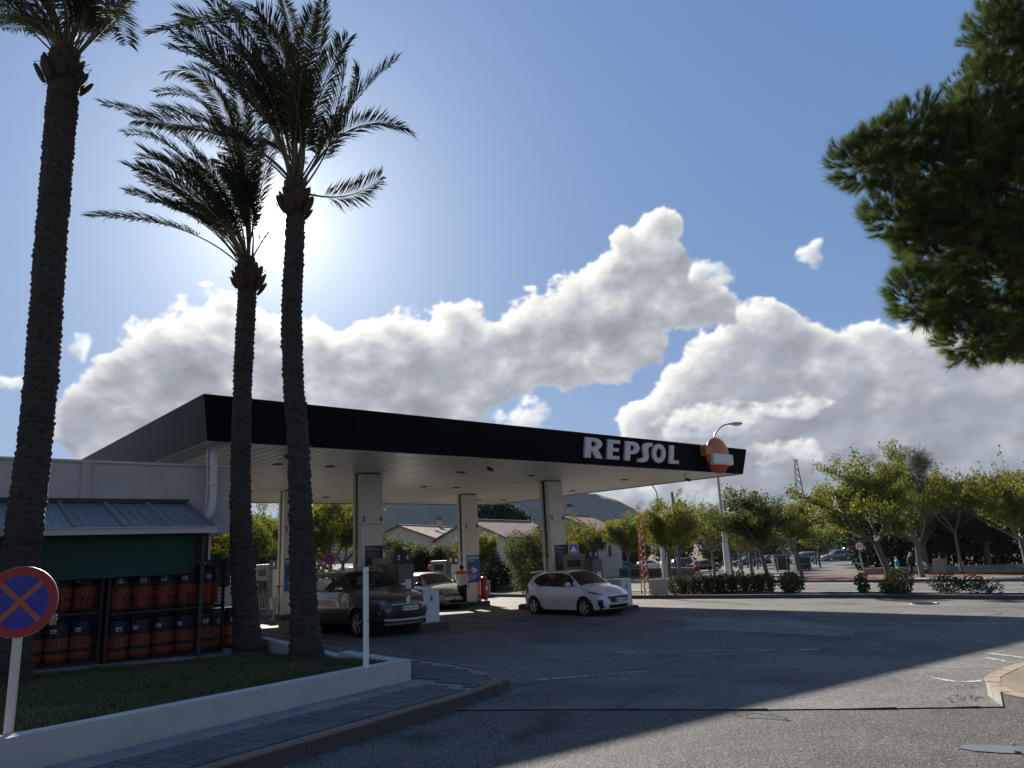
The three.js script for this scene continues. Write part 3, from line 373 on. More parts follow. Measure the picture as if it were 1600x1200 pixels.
function frondGeo(O, Mid, T, seed, dens = 1, bare = 0.27) { // a feather leaf along a bent stalk
  const r = mulberry(seed), c = new THREE.QuadraticBezierCurve3(O, Mid.clone().multiplyScalar(2).sub(O.clone().add(T).multiplyScalar(0.5)), T), L = c.getLength(), pos = [], n = Math.round(L / 0.026 * dens), st = [];
  const side0 = c.getTangentAt(0.5).cross(V(0, 1, 0)); if (side0.lengthSq() < 0.05) side0.set(0.7, 0, 0.7); side0.normalize();
  const roll = (r() - 0.5) * 0.9;
  for (let i = 0; i < n; i++) { const t = bare + (1 - bare) * (i + r() * 0.6) / n, p = c.getPointAt(Math.min(1, t)), tg = c.getTangentAt(Math.min(1, t)), sd = side0.clone().addScaledVector(tg, -side0.dot(tg)).normalize(), upv = sd.clone().cross(tg).normalize(); sd.applyAxisAngle(tg, roll); upv.applyAxisAngle(tg, roll);
    const e = (t - bare) / (1 - bare), len = (0.16 + 0.40 * Math.pow(Math.sin(Math.PI * Math.min(1, 0.16 + e * 0.78)), 0.8)) * (0.8 + 0.3 * r());
    for (const s of [-1, 1]) { const fwd = lerp(0.55, 1.25, e) + (r() - 0.5) * 0.3, d = sd.clone().multiplyScalar(s * 0.85).addScaledVector(tg, fwd).addScaledVector(upv, 0.35 + (r() - 0.5) * 0.55).normalize(), w = 0.0095 + 0.006 * r(), wd = d.clone().cross(upv).normalize().applyAxisAngle(d, (r() - 0.5) * 1.6);
      const m = p.clone().addScaledVector(d, len * 0.5); const tip = p.clone().addScaledVector(d, len); tip.y -= len * (0.05 + 0.22 * r()); tip.x -= 0.02 * r(); m.y -= len * 0.02;
      const a = m.clone().addScaledVector(wd, w), b = m.clone().addScaledVector(wd, -w), q = p.clone().addScaledVector(wd, w * 0.4); pos.push(...p.toArray(), ...a.toArray(), ...b.toArray(), ...a.toArray(), ...tip.toArray(), ...b.toArray()); } }
  const g = new THREE.BufferGeometry(); g.setAttribute('position', new THREE.Float32BufferAttribute(pos, 3)); g.computeVertexNormals();
  const m = 14, rp = [], ri = []; for (let i = 0; i <= m; i++) { const p = c.getPointAt(i / m), tg = c.getTangentAt(i / m), a = V(0, 1, 0).cross(tg); if (a.lengthSq() < 0.01) a.set(1, 0, 0); a.normalize(); const b = a.clone().cross(tg), rr = lerp(0.034, 0.004, Math.pow(i / m, 0.7)); for (let k = 0; k < 5; k++) { const an = k / 5 * 6.283; rp.push(...p.clone().addScaledVector(a, Math.cos(an) * rr).addScaledVector(b, Math.sin(an) * rr * 0.7).toArray()); } if (i) for (let k = 0; k < 5; k++) { const A = (i - 1) * 5 + k, B = (i - 1) * 5 + (k + 1) % 5; ri.push(A, B, A + 5, B, B + 5, A + 5); } }
  const s = new THREE.BufferGeometry(); s.setAttribute('position', new THREE.Float32BufferAttribute(rp, 3)); s.setIndex(ri); s.computeVertexNormals(); return [g, s];
}
const WIND = V(-0.669, 0, -0.743 + 0.0).applyAxisAngle(V(0, 1, 0), -0.05), LEFT = V(-0.744, 0, -0.668);   // the breeze leans the heads this way
function palm(label, path, r0, r1, boss, fronds, extra, seed, bias = 0.22) {
  const b = path[0], t = thing('palm_tree', label, 'palm', [b[0], b[1], b[2]]), rel = (p) => V(p[0] - b[0], p[1] - b[1], p[2] - b[2]), r = mulberry(seed);
  part('trunk', palmTrunk(path.map((p) => rel(p).toArray()), r0, r1, seed), M.palmBark, t);
  const top = rel(path[path.length - 1]), bg = at(new THREE.SphereGeometry(0.085, 8, 6).scale(1, 1.9, 0.45), 0, 0.1, 0);
  for (let k = 0; k < 34; k++) { const a = k * 2.4, lv = k / 34, rr = lerp(boss, boss * 0.45, lv), m = part('leaf_base', bg, M.palmBase, t); m.position.set(top.x + Math.cos(a) * rr, top.y - 0.42 + lv * 0.55, top.z + Math.sin(a) * rr); m.rotation.set(0, -a + Math.PI / 2, 0); m.rotateX(lerp(0.55, 0.15, lv)); const s = 0.9 + r() * 0.5; m.scale.set(s, s, s); }
  part('crown_fibre', [at(new THREE.SphereGeometry(1, 16, 12).scale(boss * 0.95, 0.42, boss * 0.95), top.x, top.y - 0.12, top.z), ...Array.from({ length: 26 }, (_, k) => { const a = k * 1.9; return bar([top.x + Math.cos(a) * boss * 0.8, top.y - 0.3 + 0.5 * r(), top.z + Math.sin(a) * boss * 0.8], [top.x + Math.cos(a) * (boss * 1.2 + 0.12 * r()), top.y - 0.35 + 0.6 * r(), top.z + Math.sin(a) * (boss * 1.2 + 0.12 * r())], 0.006, 4); })], M.palmBark, t);
  const add = (Mid, T, i, bare = 0.27) => { const O = top.clone().add(V((r() - 0.5) * 0.16, 0.02 + 0.1 * r(), (r() - 0.5) * 0.16)), [lv, st] = frondGeo(O, Mid, T, seed * 97 + i, 1, bare); const m = part('frond', lv, M.palmLeaf[i % 3], t); part('stalk', st, M.rachis, m); };
  let i = 0; for (const [m, e] of fronds) add(rel(m), rel(e), i++);
  for (let k = 0; k < extra; k++) { const a = k * 2.399 + r(), elv = lerp(0.85, 1.5, r()), len = 2.9 + r() * 1.0, d = V(Math.cos(a) * Math.cos(elv), Math.sin(elv), Math.sin(a) * Math.cos(elv)).addScaledVector(LEFT, bias).normalize(); const mid = top.clone().addScaledVector(d, len * 0.52), tip = top.clone().addScaledVector(d, len).addScaledVector(LEFT, len * 0.14 + r() * 0.3); tip.y -= len * (0.10 + 0.16 * r()) * (1.3 - elv * 0.6); add(mid, tip, i++, 0.36); }
  return t;
}
palm('tall date palm with thick dark trunk rising behind the no-stopping sign', [[2.0, 0.3, -14.32], [2.05, 2.57, -14.28], [2.08, 5, -14.26], [2.03, 7.54, -14.3], [2, 9.68, -14.33], [1.98, 10.74, -14.34], [1.96, 11.35, -14.36]], 0.3, 0.252, 0.33,
  [[[1.35, 12.58, -15.11], [0.55, 12.99, -16.03]], [[1.12, 12.39, -14.78], [0.28, 13.35, -15.2]], [[2.48, 12.54, -14.17], [3.24, 13.4, -13.75]], [[2.3, 12.5, -13.8], [2.6, 11.0, -12.5]], [[2, 13.1, -14.73], [1.71, 15.43, -15.39]], [[2.11, 12.69, -14.03], [2.44, 14.11, -13.53]], [[1.74, 13.26, -15.17], [1.25, 15.62, -16.2]], [[1.53, 12.14, -14.07], [0.8, 12.68, -14.06]], [[2.32, 13.07, -14.64], [3.23, 14.66, -14.43]], [[1.5, 12.0, -14.24], [0.77, 11.9, -14.36]]], 24, 3);
palm('date palm between the gas cages and the forecourt, shaggy head blown sideways', [[6.24, 0.1, -15.25], [6.16, 1.09, -15.32], [6.03, 3.16, -15.44], [5.99, 5.93, -15.48], [6.01, 7.84, -15.46], [6.01, 8.5, -15.46]], 0.27, 0.2, 0.27,
  [[[4.94, 11.45, -16.15], [3.23, 12.73, -17.42]], [[5.08, 11.45, -16.77], [3.92, 12.66, -18.28]], [[4.95, 10.49, -15.81], [3.84, 10.98, -16.2]], [[5.19, 10.03, -16.47], [4.36, 10.63, -17.48]], [[5.53, 12.38, -16.23], [4.43, 13.58, -17.55]], [[5.34, 12.45, -15.53], [4.2, 13.2, -16.01]], [[6.5, 9.9, -14.91], [6.9, 10.6, -14.47]], [[6.44, 11.42, -15.68], [6.89, 13.09, -15.88]], [[5.74, 12.19, -15.37], [5.27, 13.4, -15.45]], [[6.17, 12.72, -15.72], [6.49, 14.0, -15.84]], [[5.95, 12.6, -16.39], [5.39, 14.2, -17.4]]], 20, 5, 0.42);
palm('date palm with slender bent trunk nearest the white marker post', [[5.72, 0.3, -11.62], [5.65, 1.64, -11.69], [5.6, 2.89, -11.73], [5.55, 4.1, -11.77], [5.47, 5.35, -11.85], [5.44, 6.32, -11.88], [5.46, 8.16, -11.86], [5.45, 8.75, -11.86]], 0.235, 0.175, 0.21,
  [[[6.04, 9.83, -10.93], [6.68, 9.59, -9.96]], [[6.29, 10.63, -11.38], [7.1, 11.83, -10.92]], [[6.22, 8.75, -11.37], [6.8, 9.19, -11.06]], [[5.75, 11.35, -11.8], [5.94, 13.2, -11.83]], [[5.5, 10.39, -11.02], [5.59, 11.09, -10.13]], [[5.14, 11.9, -11.94], [3.2, 12.14, -13.48]], [[5.08, 12.0, -12.73], [4.54, 13.8, -13.76]], [[5.03, 11.19, -12.85], [3.82, 12.76, -14.54]], [[4.56, 11.07, -11.99], [3.38, 11.97, -12.38]], [[5.66, 11.9, -12.49], [5.67, 14.2, -13.28]], [[4.74, 11.41, -11.29], [3.8, 11.1, -10.93]], [[5.14, 10.53, -11.07], [4.94, 11.32, -10.17]]], 20, 8);
console.log('palms done');
// ---- shop building behind the cages ----
{
  const b = thing('shop_building', 'white flat-roofed filling station shop with deep parapet', 'building'), wz = -17.2;
  part('parapet', uvBox(join([box(15.4, 1.5, 0.25, -1.2, 3.555, wz - 0.125), box(0.25, 1.5, 9, 6.375, 3.555, wz - 4.75)])), M.white, b);
  part('coping', [box(15.5, 0.05, 0.33, -1.2, 4.33, wz - 0.12), box(0.33, 0.05, 9, 6.375, 4.33, wz - 4.8)], M.galv, b);
  part('soffit', box(15.2, 0.06, 8.8, -1.2, 2.84, wz - 4.6), M.offwhite, b); part('roof', box(15.1, 0.1, 8.8, -1.25, 4.05, wz - 4.7), M.concrete, b);
  part('front_wall', uvBox(box(9.4, 2.8, 0.2, -0.6, 1.4, wz - 0.6)), M.white, b); part('rear_wall', uvBox(box(13, 2.8, 0.2, -1.6, 1.4, wz - 8.8)), M.white, b);
  for (const z of [wz - 0.4, wz - 4, wz - 8]) part('column', box(0.16, 2.72, 0.16, 6.1, 1.48, z), M.plastic, b);
  part('pilaster', box(0.16, 1.44, 0.07, 3.45, 3.58, wz + 0.035), M.white, b);
  const gl = phys([0.9, 0.95, 0.95], 0.05, { transmission: 1, thickness: 0 });
  for (const z of [wz - 2.2, wz - 6]) { const d = part('window', [box(0.06, 0.08, 3.4, 5.2, 0.35, z), box(0.06, 0.08, 3.4, 5.2, 2.76, z), box(0.06, 2.4, 0.06, 5.2, 1.55, z - 1.67), box(0.06, 2.4, 0.06, 5.2, 1.55, z), box(0.06, 2.4, 0.06, 5.2, 1.55, z + 1.67)], M.dark, b); for (const s of [-0.83, 0.83]) part('pane', box(0.01, 2.34, 1.6, 5.2, 1.55, z + s), gl, d); }
  part('counter', [box(1, 1.1, 5, 3.6, 0.75, wz - 4), box(0.4, 1.9, 3, 1.2, 1.1, wz - 4)], M.dark, b);
  // downpipe from the canopy corner, bent along the wall
  const d = thing('downpipe', 'fat white downpipe from the canopy corner bending along the shop parapet', 'pipe');
  part('pipe', [cyl(0.085, 0.085, 0.75, 5.97, 4.42, -16.95), tube([[5.97, 4.1, -16.95], [5.97, 3.5, -16.95], [5.9, 3.2, -16.95], [5.6, 3.02, -16.95], [5.2, 2.98, -16.95]], 0.085, 30, 12), cyl(0.1, 0.1, 0.08, 5.97, 3.9, -16.95), cyl(0.12, 0.12, 0.1, 5.97, 4.78, -16.95)], M.plastic, d);
  part('thin_pipe', tube([[5.82, 4.8, -16.9], [5.8, 4.5, -16.95], [5.84, 4.3, -16.98], [5.84, 2.9, -16.98]], 0.018, 20, 6), M.plastic, d);
}
{ // lean-to of metal sheets over the cages
  const t = thing('lean_to_roof', 'sloping lean-to of ribbed grey metal sheets over the gas cages', 'roof'), rm = ['0', '1', '2'].map((_, i) => std([0.2 + 0.03 * i, 0.21 + 0.03 * i, 0.215 + 0.03 * i], 0.55, { metalness: 0.35, bumpMap: fineBump, bumpScale: 0.003 }));
  const y0 = 2.86, z0 = -15.35, y1 = 3.46, z1 = -17.12, L = Math.hypot(y1 - y0, z1 - z0), a = Math.atan2(y1 - y0, -(z1 - z0)), w = 0.82;
  for (let i = -6; i < 5; i++) { const x = 1.35 + i * w, m = part('roof_sheet', box(w - 0.02, 0.014, L), rm[(i + 7) % 3], t); m.position.set(x + w / 2, (y0 + y1) / 2, (z0 + z1) / 2); m.rotation.x = a; const rb = part('rib', [box(0.07, 0.05, L, w / 2, 0.03, 0)], rm[(i + 8) % 3], m); for (const k of [-0.25, -0.08, 0.1, 0.26]) part('crease', box(0.018, 0.012, L, k, 0.012, 0), rm[(i + 9) % 3], m); }
  part('top_flashing', box(9.1, 0.09, 0.12, 0.95, y1 + 0.05, z1 + 0.0), M.dark, t); part('gutter', [box(9.1, 0.12, 0.1, 0.95, y0 - 0.06, z0 + 0.03), box(9.1, 0.02, 0.14, 0.95, y0 - 0.0, z0 + 0.05)], M.galv, t);
  part('barge_board', at(box(0.05, 0.12, L + 0.1), 5.48, (y0 + y1) / 2 - 0.03, (z0 + z1) / 2, a), M.galv, t);
  for (const x of [-2.6, 1.2, 5.3]) part('post', box(0.07, 2.75, 0.07, x, 1.4, z0 - 0.12), M.dark, t);
}
{ // green shade netting hung under the eave
  const g = new THREE.PlaneGeometry(8.0, 0.82, 90, 8), p = g.attributes.position; for (let i = 0; i < p.count; i++) { const x = p.getX(i), y = p.getY(i); p.setZ(i, 0.035 * Math.sin(x * 3.1 + y) * (0.5 - y) + 0.03 * fbm(x * 2, y * 2, 3, 4)); p.setY(i, y + (y < 0 ? 0.05 * (fbm(x * 1.4, 3, 3, 7) - 0.5) : 0)); } g.computeVertexNormals();
  const net = part('shade_net', at(g, 1.2, 2.37, -15.62), phys([0.009, 0.065, 0.052], 0.8, { side: THREE.DoubleSide, transmission: 0.3, thickness: 0 }), scene); tag(net, 'dark green shade netting hanging below the lean-to eave', 'netting');
}
// ---- gas bottles in steel cages ----
{
  const labelTex = canvasTex(512, 256, (g, w, h) => { g.fillStyle = '#a83c16'; g.fillRect(0, 0, w, h); g.fillStyle = '#1a1410'; g.font = 'bold 92px sans-serif'; g.textAlign = 'center'; g.textBaseline = 'middle'; for (const x of [0.25, 0.75]) g.fillText('REPSOL', w * x, h * 0.42, 210); });
  const tagTex = canvasTex(128, 96, (g, w, h) => { g.fillStyle = '#d8d8d8'; g.fillRect(0, 0, w, h); g.fillStyle = '#1b2a55'; g.font = 'bold 40px sans-serif'; g.textAlign = 'center'; g.fillText('GAS', w / 2, 58); g.fillRect(20, 70, 88, 6); });
  const orange = std(1, 0.5, { map: labelTex }), orange2 = std([0.36, 0.07, 0.016], 0.5), navy = std([0.009, 0.012, 0.04], 0.45), tagM = std(1, 0.6, { map: tagTex });
  const prof = (pts) => new THREE.LatheGeometry(pts.map((p) => new THREE.Vector2(...p)), 24);
  const makeBottle = (short) => { const t = new THREE.Group();
    const body = part('body', prof([[0.001, 0.03], [0.14, 0.03], [0.19, 0.06], [0.198, 0.11], [0.198, 0.4], [0.196, 0.42]]), short ? orange2 : orange, t); part('foot_ring', prof([[0.13, 0], [0.14, 0], [0.14, 0.05], [0.13, 0.05]]), navy, t);
    part('shoulder_band', prof([[0.2, 0.42], [0.203, 0.44], [0.198, 0.455]]), orange2, t);
    part('shoulder', prof([[0.198, 0.455], [0.2, 0.5], [0.197, 0.68], [0.18, 0.74], [0.12, 0.765], [0.10, 0.77]]), navy, t); part('collar', prof([[0.10, 0.74], [0.105, 0.82], [0.098, 0.82], [0.094, 0.74]]), navy, t); part('valve', [cyl(0.03, 0.03, 0.08, 0, 0.75, 0)], M.steel, t);
    if (short) part('dark_band', prof([[0.2, 0.2], [0.204, 0.21], [0.204, 0.24], [0.2, 0.25]]), M.black, t);
    const lb = part('label', new THREE.CylinderGeometry(0.203, 0.203, 0.075, 8, 1, true, -0.25, 0.5).translate(0, 0.58, 0), tagM, t); return t; };
  const protos = [makeBottle(false), makeBottle(true)];
  const cageM = std(0.022, 0.6, { metalness: 0.3 }), r = mulberry(4);
  const cage = (label, x0, x1, z, cols, lab) => {
    const yb = gh((x0 + x1) / 2) + 0.12, t = thing('gas_cage', label, 'cage', [(x0 + x1) / 2, yb, z]), w = x1 - x0, d = 0.95;
    for (const sx of [-1, 1]) for (const sz of [0, 1]) part('corner_post', box(0.05, 1.82, 0.05, sx * w / 2, 0.91, -sz * d), cageM, t);
    for (const y of [0.02, 0.9, 1.8]) { part('frame_rail', [box(w, 0.05, 0.05, 0, y, 0), box(w, 0.05, 0.05, 0, y, -d), box(0.05, 0.05, d, -w / 2, y, -d / 2), box(0.05, 0.05, d, w / 2, y, -d / 2)], cageM, t); part('back_sheet', box(w, 0.86, 0.012, 0, y + 0.42, -d - 0.03), cageM, t); part('shelf', box(w - 0.06, 0.02, d - 0.06, 0, y, -d / 2), cageM, t); }
    const wires = []; for (let x = -w / 2; x <= w / 2; x += 0.075) wires.push(box(0.009, 1.78, 0.009, x, 0.9, 0.01)); for (let y = 0.08; y < 1.8; y += 0.075) wires.push(box(w, 0.009, 0.009, 0, y, 0.016)); for (let k = 0; k < d; k += 0.075) wires.push(box(0.006, 1.78, 0.006, w / 2, 0.9, -k)); for (let y = 0.08; y < 1.8; y += 0.075) wires.push(box(0.006, 0.006, d, w / 2 + 0.002, y, -d / 2));
    part('wire_mesh', wires, cageM, t, 'stuff'); for (const y of [0.5, 1.4]) part('latch', [box(0.03, 0.18, 0.04, -w / 2 + 0.1, y, 0.04), box(0.1, 0.03, 0.03, -w / 2 + 0.13, y, 0.05)], cageM, t);
    for (let row = 0; row < 2; row++) for (let k = 0; k < cols; k++) for (let back = 0; back < 2; back++) {  const o = protos[row ? 0 : 1].clone(); o.name = numbered('gas_bottle'); const q = cols === 5 && !back ? ['first', 'second', 'third', 'fourth', 'fifth'][k] : null;
      o.userData = { label: back ? 'orange gas bottle in the back row of the caged rack' : `${row ? 'lettered orange gas bottle, upper shelf' : 'black-banded orange gas bottle, lower shelf'} of ${lab}${q ? ', ' + q + ' from latch' : ''}`, category: 'gas bottle', group: back ? 'gas bottles in back rows' : `gas bottles ${row ? 'above' : 'below'}, ${lab}` };
      o.position.set(x0 + 0.24 + k * (w - 0.48) / (cols - 1), yb + (row ? 0.915 : 0.035), z - 0.24 - back * 0.42); o.rotation.y = -0.45 + (r() - 0.5) * 0.9; scene.add(o); } };
  cage('black wire gas cage holding five bottles a shelf beside the palm', 3.72, 5.86, -15.78, 5, 'wide cage');
  cage('black wire gas cage half hidden behind the no-stopping sign', 1.52, 3.62, -15.86, 5, 'cage behind the round sign');
  struct('concrete_slab', uvBox(box(9, 0.14, 1.6, 1.8, gh(2) + 0.06, -16.2, 0, 0, -0.025)), M.concrete);
  const plate = thing('warning_plate', 'small white no-smoking plate over a yellow strip on the cage', 'sign', [2.85, 1.32, -15.76]);
  part('plate', box(0.11, 0.11, 0.006), std(0.75, 0.5), plate); part('prohibition_ring', [at(new THREE.TorusGeometry(0.035, 0.007, 6, 20), 0, 0, 0.006), box(0.065, 0.008, 0.004, 0, 0, 0.006, 0, 0, 0.78)], M.black, plate); part('yellow_strip', box(0.11, 0.06, 0.006, -0.01, -0.1, 0), std([0.5, 0.35, 0.12], 0.6), plate);
  for (const [x, z] of [[6.0, -16.6], [6.45, -16.9]]) { const o = protos[1].clone(); o.name = numbered('gas_bottle'); o.position.set(x, gh(x) + 0.13, z); o.userData = { label: 'loose orange gas bottle standing on the ground behind the palm trunk', category: 'gas bottle', group: 'loose gas bottles' }; scene.add(o); }
}
console.log('left done');
// ---------- columns, islands, dispensers ----------
const FY = (x) => gh(x) + 0.012;                       // top of the forecourt slab
const FONT = await new FontLoader().loadAsync('fonts/droid/droid_sans_bold.typeface.json');
const textMat = (w, h, draw, rough = 0.5) => std(1, rough, { map: canvasTex(w, h, draw) });
function flat(name, w, h, mat, parent, x, y, z, ry = 0, t = 0.012) { // a thin printed board: white body with the print on its face
  const m = part(name, box(w, h, t), M.plastic, parent); m.position.set(x, y, z); m.rotation.y = ry; const f = part('print', new THREE.PlaneGeometry(w * 0.985, h * 0.985).translate(0, 0, t / 2 + 0.003), mat, m); return m; }
M.poster = textMat(256, 448, (g, w, h) => { g.fillStyle = '#0a5ea6'; g.fillRect(0, 0, w, h); g.fillStyle = '#f4f4f4'; g.font = 'bold 54px sans-serif'; g.textAlign = 'center'; g.fillText('GANA', 68, 66, 110); g.fillText('VUELOS', 176, 66, 130); g.font = 'bold 24px sans-serif'; g.fillStyle = '#d89a3a'; g.fillRect(24, 82, 130, 20);
  g.fillStyle = '#e8e2d8'; g.save(); g.translate(128, 222); for (let k = 0; k < 5; k++) { g.rotate(0.35); g.beginPath(); g.ellipse(24, 0, 66 - k * 5, 14, 0, 0, 7); g.fillStyle = ['#e8e2d8', '#c9d4da', '#e0b48a', '#cfd6da', '#e6c9a6'][k]; g.fill(); } g.restore(); g.fillStyle = '#b0342a'; g.fillRect(176, 196, 34, 26); g.fillStyle = '#e8b23a'; g.fillRect(52, 236, 40, 18);
  g.fillStyle = '#c8d8e8'; for (let k = 0; k < 4; k++) g.fillRect(40, 322 + k * 22, 176 - k * 16, 7); });
M.board = textMat(256, 420, (g, w, h) => { g.fillStyle = '#0b0d12'; g.fillRect(0, 0, w, h); g.fillStyle = '#cfd4da'; g.font = 'bold 17px sans-serif'; for (const [t, y] of [['AUTOSERVICIO', 34], ['SELECCIONE SURTIDOR', 58]]) g.fillText(t, 16, y, 210); g.fillStyle = '#7e8894'; for (let k = 0; k < 4; k++) g.fillRect(16, 82 + k * 20, 150 + (k * 37) % 70, 6); g.fillStyle = '#12406a'; g.fillRect(10, 176, 236, 34); g.fillStyle = '#dde'; g.font = 'bold 40px sans-serif'; g.fillText('5', 200, 207); g.fillStyle = '#b08a2a'; g.fillRect(10, 236, 236, 6); g.fillStyle = '#6d747c'; for (let k = 0; k < 6; k++) g.fillRect(16, 262 + k * 24, 120 + (k * 53) % 90, 6); });
const numMat = {}; const digit = (s, dark) => numMat[s + dark] ??= textMat(64, 96, (g, w, h) => { g.fillStyle = dark ? '#101214' : '#b3ada0'; g.fillRect(0, 0, w, h); g.fillStyle = dark ? '#d8d8d8' : '#17181a'; g.font = 'bold 84px sans-serif'; g.textAlign = 'center'; g.fillText(s, w / 2, 80); });
M.kiosk = std([0.10, 0.105, 0.11], 0.45); M.grey = std([0.22, 0.22, 0.215], 0.5); M.orangeCard = std([0.7, 0.16, 0.03], 0.5); M.red = std([0.36, 0.015, 0.015], 0.35);
const COL = [[12.4, -26.75, '1', '2', 'poster', 'white canopy column numbered 1 and 2 with a blue poster'], [12.25, -20.85, '3', '4', 'board', 'white canopy column numbered 3 and 4 with a black notice board'], [20.55, -20.9, '5', '6', 'board', 'white canopy column numbered 5 and 6 beside the white hatchback'], [20.85, -26.7, '7', '8', 'poster', 'white canopy column numbered 7 and 8 with a blue poster']];
for (const [x, z, a, b, kind, label] of COL) {
  const y0 = FY(x) + 0.16, H = 4.75 - y0, t = thing('canopy_column', label, 'column', [x, y0, z]), fz = 0.25, J = 3.15 - y0;
  part('core', box(0.7, H, 0.3, 0, H / 2, 0), M.black, t);
  for (const [s, h0, h1] of [[0, 0, 0.95], [0, 0.958, J], [0, J + 0.008, H - 0.02]]) { part('front_panel', rbox(0.8, h1 - h0, 0.2, 0.012, 0, (h0 + h1) / 2, fz - 0.1), M.offwhite, t); part('back_panel', rbox(0.8, h1 - h0, 0.14, 0.012, 0, (h0 + h1) / 2, -fz + 0.07), M.offwhite, t); }
  part('capital', box(0.74, 0.04, 0.44, 0, H - 0.01, 0), M.black, t);
  for (const [s, dx] of [[a, -0.3], [b, 0.32]]) { const d = part('numeral', new TextGeometry(s, { font: FONT, size: 0.19, depth: 0.006, curveSegments: 4 }), M.black, t); d.position.set(dx - 0.07, J + 0.08, fz + 0.001); }
  if (kind === 'poster') flat('poster', 0.72, 1.2, M.poster, t, 0.02, 1.42, fz + 0.01); else flat('notice_board', 0.64, 1.05, M.board, t, 0.06, 1.72, fz + 0.01);
  part('hazard_strip', [box(0.012, 1.3, 0.1, -0.36, 1.1, 0)], std([0.55, 0.53, 0.48], 0.6), t); part('switch_box', [box(0.05, 0.26, 0.09, -0.365, 2.05, 0)], std([0.4, 0.07, 0.05], 0.5), t);
}
// islands
function island(x, z0, z1, label) { const t = thing('pump_island', label, 'island', [x, gh(x), 0]), s = new THREE.Shape(), w = 0.62, c = 0.18; s.moveTo(-w + c, -z0); s.lineTo(w - c, -z0); s.lineTo(w, -z0 + c); s.lineTo(w, -z1 - c); s.lineTo(w - c, -z1); s.lineTo(-w + c, -z1); s.lineTo(-w, -z1 - c); s.lineTo(-w, -z0 + c); s.closePath();
  const g = extr(s, 0.15, 0.02, 2); g.rotateX(-Math.PI / 2); part('kerb', at(g, 0, 0.01, 0), std(0.055, 0.75), t); const s2 = new THREE.ShapeGeometry(s); s2.rotateX(-Math.PI / 2); s2.scale(0.86, 1, 1); part('paving', at(uvBox(s2), 0, 0.194, 0), M.concrete, t); return t; }
island(12.3, -17.35, -22.6, 'raised dark kerbed pump island beside the dark grey SUV'); island(12.4, -25.9, -31.4, 'raised dark kerbed pump island under the column numbered 1'); island(20.5, -17.25, -22.6, 'raised dark kerbed pump island beside the white hatchback'); island(20.85, -25.9, -31.4, 'raised dark kerbed pump island with the red fire extinguisher');
function dispenser(x, z, len, label, nums, side) { // len along z; end units are taller
  const y0 = gh(x) + 0.195, t = thing('fuel_dispenser', label, 'fuel pump', [x, y0, z]);
  part('plinth', box(0.5, 0.12, len, 0, 0.06, 0), M.dark, t); part('cabinet', rbox(0.46, 0.75, len - 0.5, 0.02, 0, 0.48, -0.1), M.grey, t);
  const head = part('display_head', rbox(0.5, 0.62, len - 0.5, 0.03, 0, 1.5, -0.1), M.grey, t); for (const s of [-1, 1]) { part('display', box(0.012, 0.26, len * 0.4, s * 0.252, 1.5, -0.1), M.black, head); for (let k = 0; k < 6; k++) part('lamp_stud', box(0.02, 0.03, 0.04, s * 0.25, 1.79, -0.1 + (k - 2.5) * 0.19), std(0.7, 0.5), head); }
  part('end_tower', rbox(0.56, 1.62, 0.42, 0.03, 0, 0.82, len / 2 - 0.21), M.kiosk, t); part('notice', box(0.2, 0.26, 0.008, 0.05, 1.05, len / 2 + 0.004), std(0.62, 0.6), t);
  part('nozzle_panel', box(0.34, 0.62, len - 0.6, 0, 0.95, -0.1), M.black, t);
  for (let k = 0; k < 4; k++) { const dz = -0.1 + (k - 1.5) * (len - 0.8) / 4; for (const s of [-1, 1]) { const n = part('nozzle', [box(0.05, 0.16, 0.06, s * 0.2, 1.05, dz, 0, 0, s * 0.35), bar([s * 0.2, 1.1, dz], [s * 0.13, 1.2, dz], 0.014)], [M.black, std([0.02, 0.16, 0.06], 0.5), M.black, std([0.3, 0.2, 0.02], 0.5)][k], t); part('hose', tube([[s * 0.22, 1.0, dz], [s * 0.33, 0.6, dz + 0.03], [s * 0.34, 0.25, dz + 0.06], [s * 0.3, 0.18, dz + 0.1], [s * 0.27, 0.5, dz + 0.12], [s * 0.24, 0.85, dz + 0.12]], 0.016, 24, 6), M.rubber, n); } }
  nums.forEach((s, k) => { const p = part('number_pod', [extr(poly([[-0.16, 0], [0.16, 0], [0.1, 0.34], [-0.1, 0.34]]), 0.1, 0.01, 1)], M.black, t); p.position.set(k ? 0.16 : -0.16, k ? 1.64 : 1.64, len / 2 - (k ? 0.3 : 0.28)); const d = part('digit', new THREE.PlaneGeometry(0.14, 0.22).translate(0, 0.17, 0.116), digit(s, true), p); });
  part('price_card', box(0.2, 0.24, 0.02, -0.15, 1.55, side * (len / 2 + 0.04)), M.orangeCard, t); part('card_arm', box(0.03, 0.4, 0.03, -0.15, 1.4, side * (len / 2 + 0.01)), M.dark, t);
  return t;
}
dispenser(12.3, -19.6, 1.7, 'grey multi-hose fuel dispenser behind the bonnet of the dark SUV', ['3', '4'], -1);
dispenser(20.55, -19.55, 1.7, 'grey multi-hose fuel dispenser with pods 5 and 6 behind the white hatchback', ['5', '6'], -1);
dispenser(12.4, -28.6, 1.8, 'grey fuel dispenser with hanging black hoses seen between two palm trunks', ['1', '2'], -1);
dispenser(20.85, -28.6, 1.8, 'grey fuel dispenser behind the column with fire extinguisher', ['7', '8'], -1);
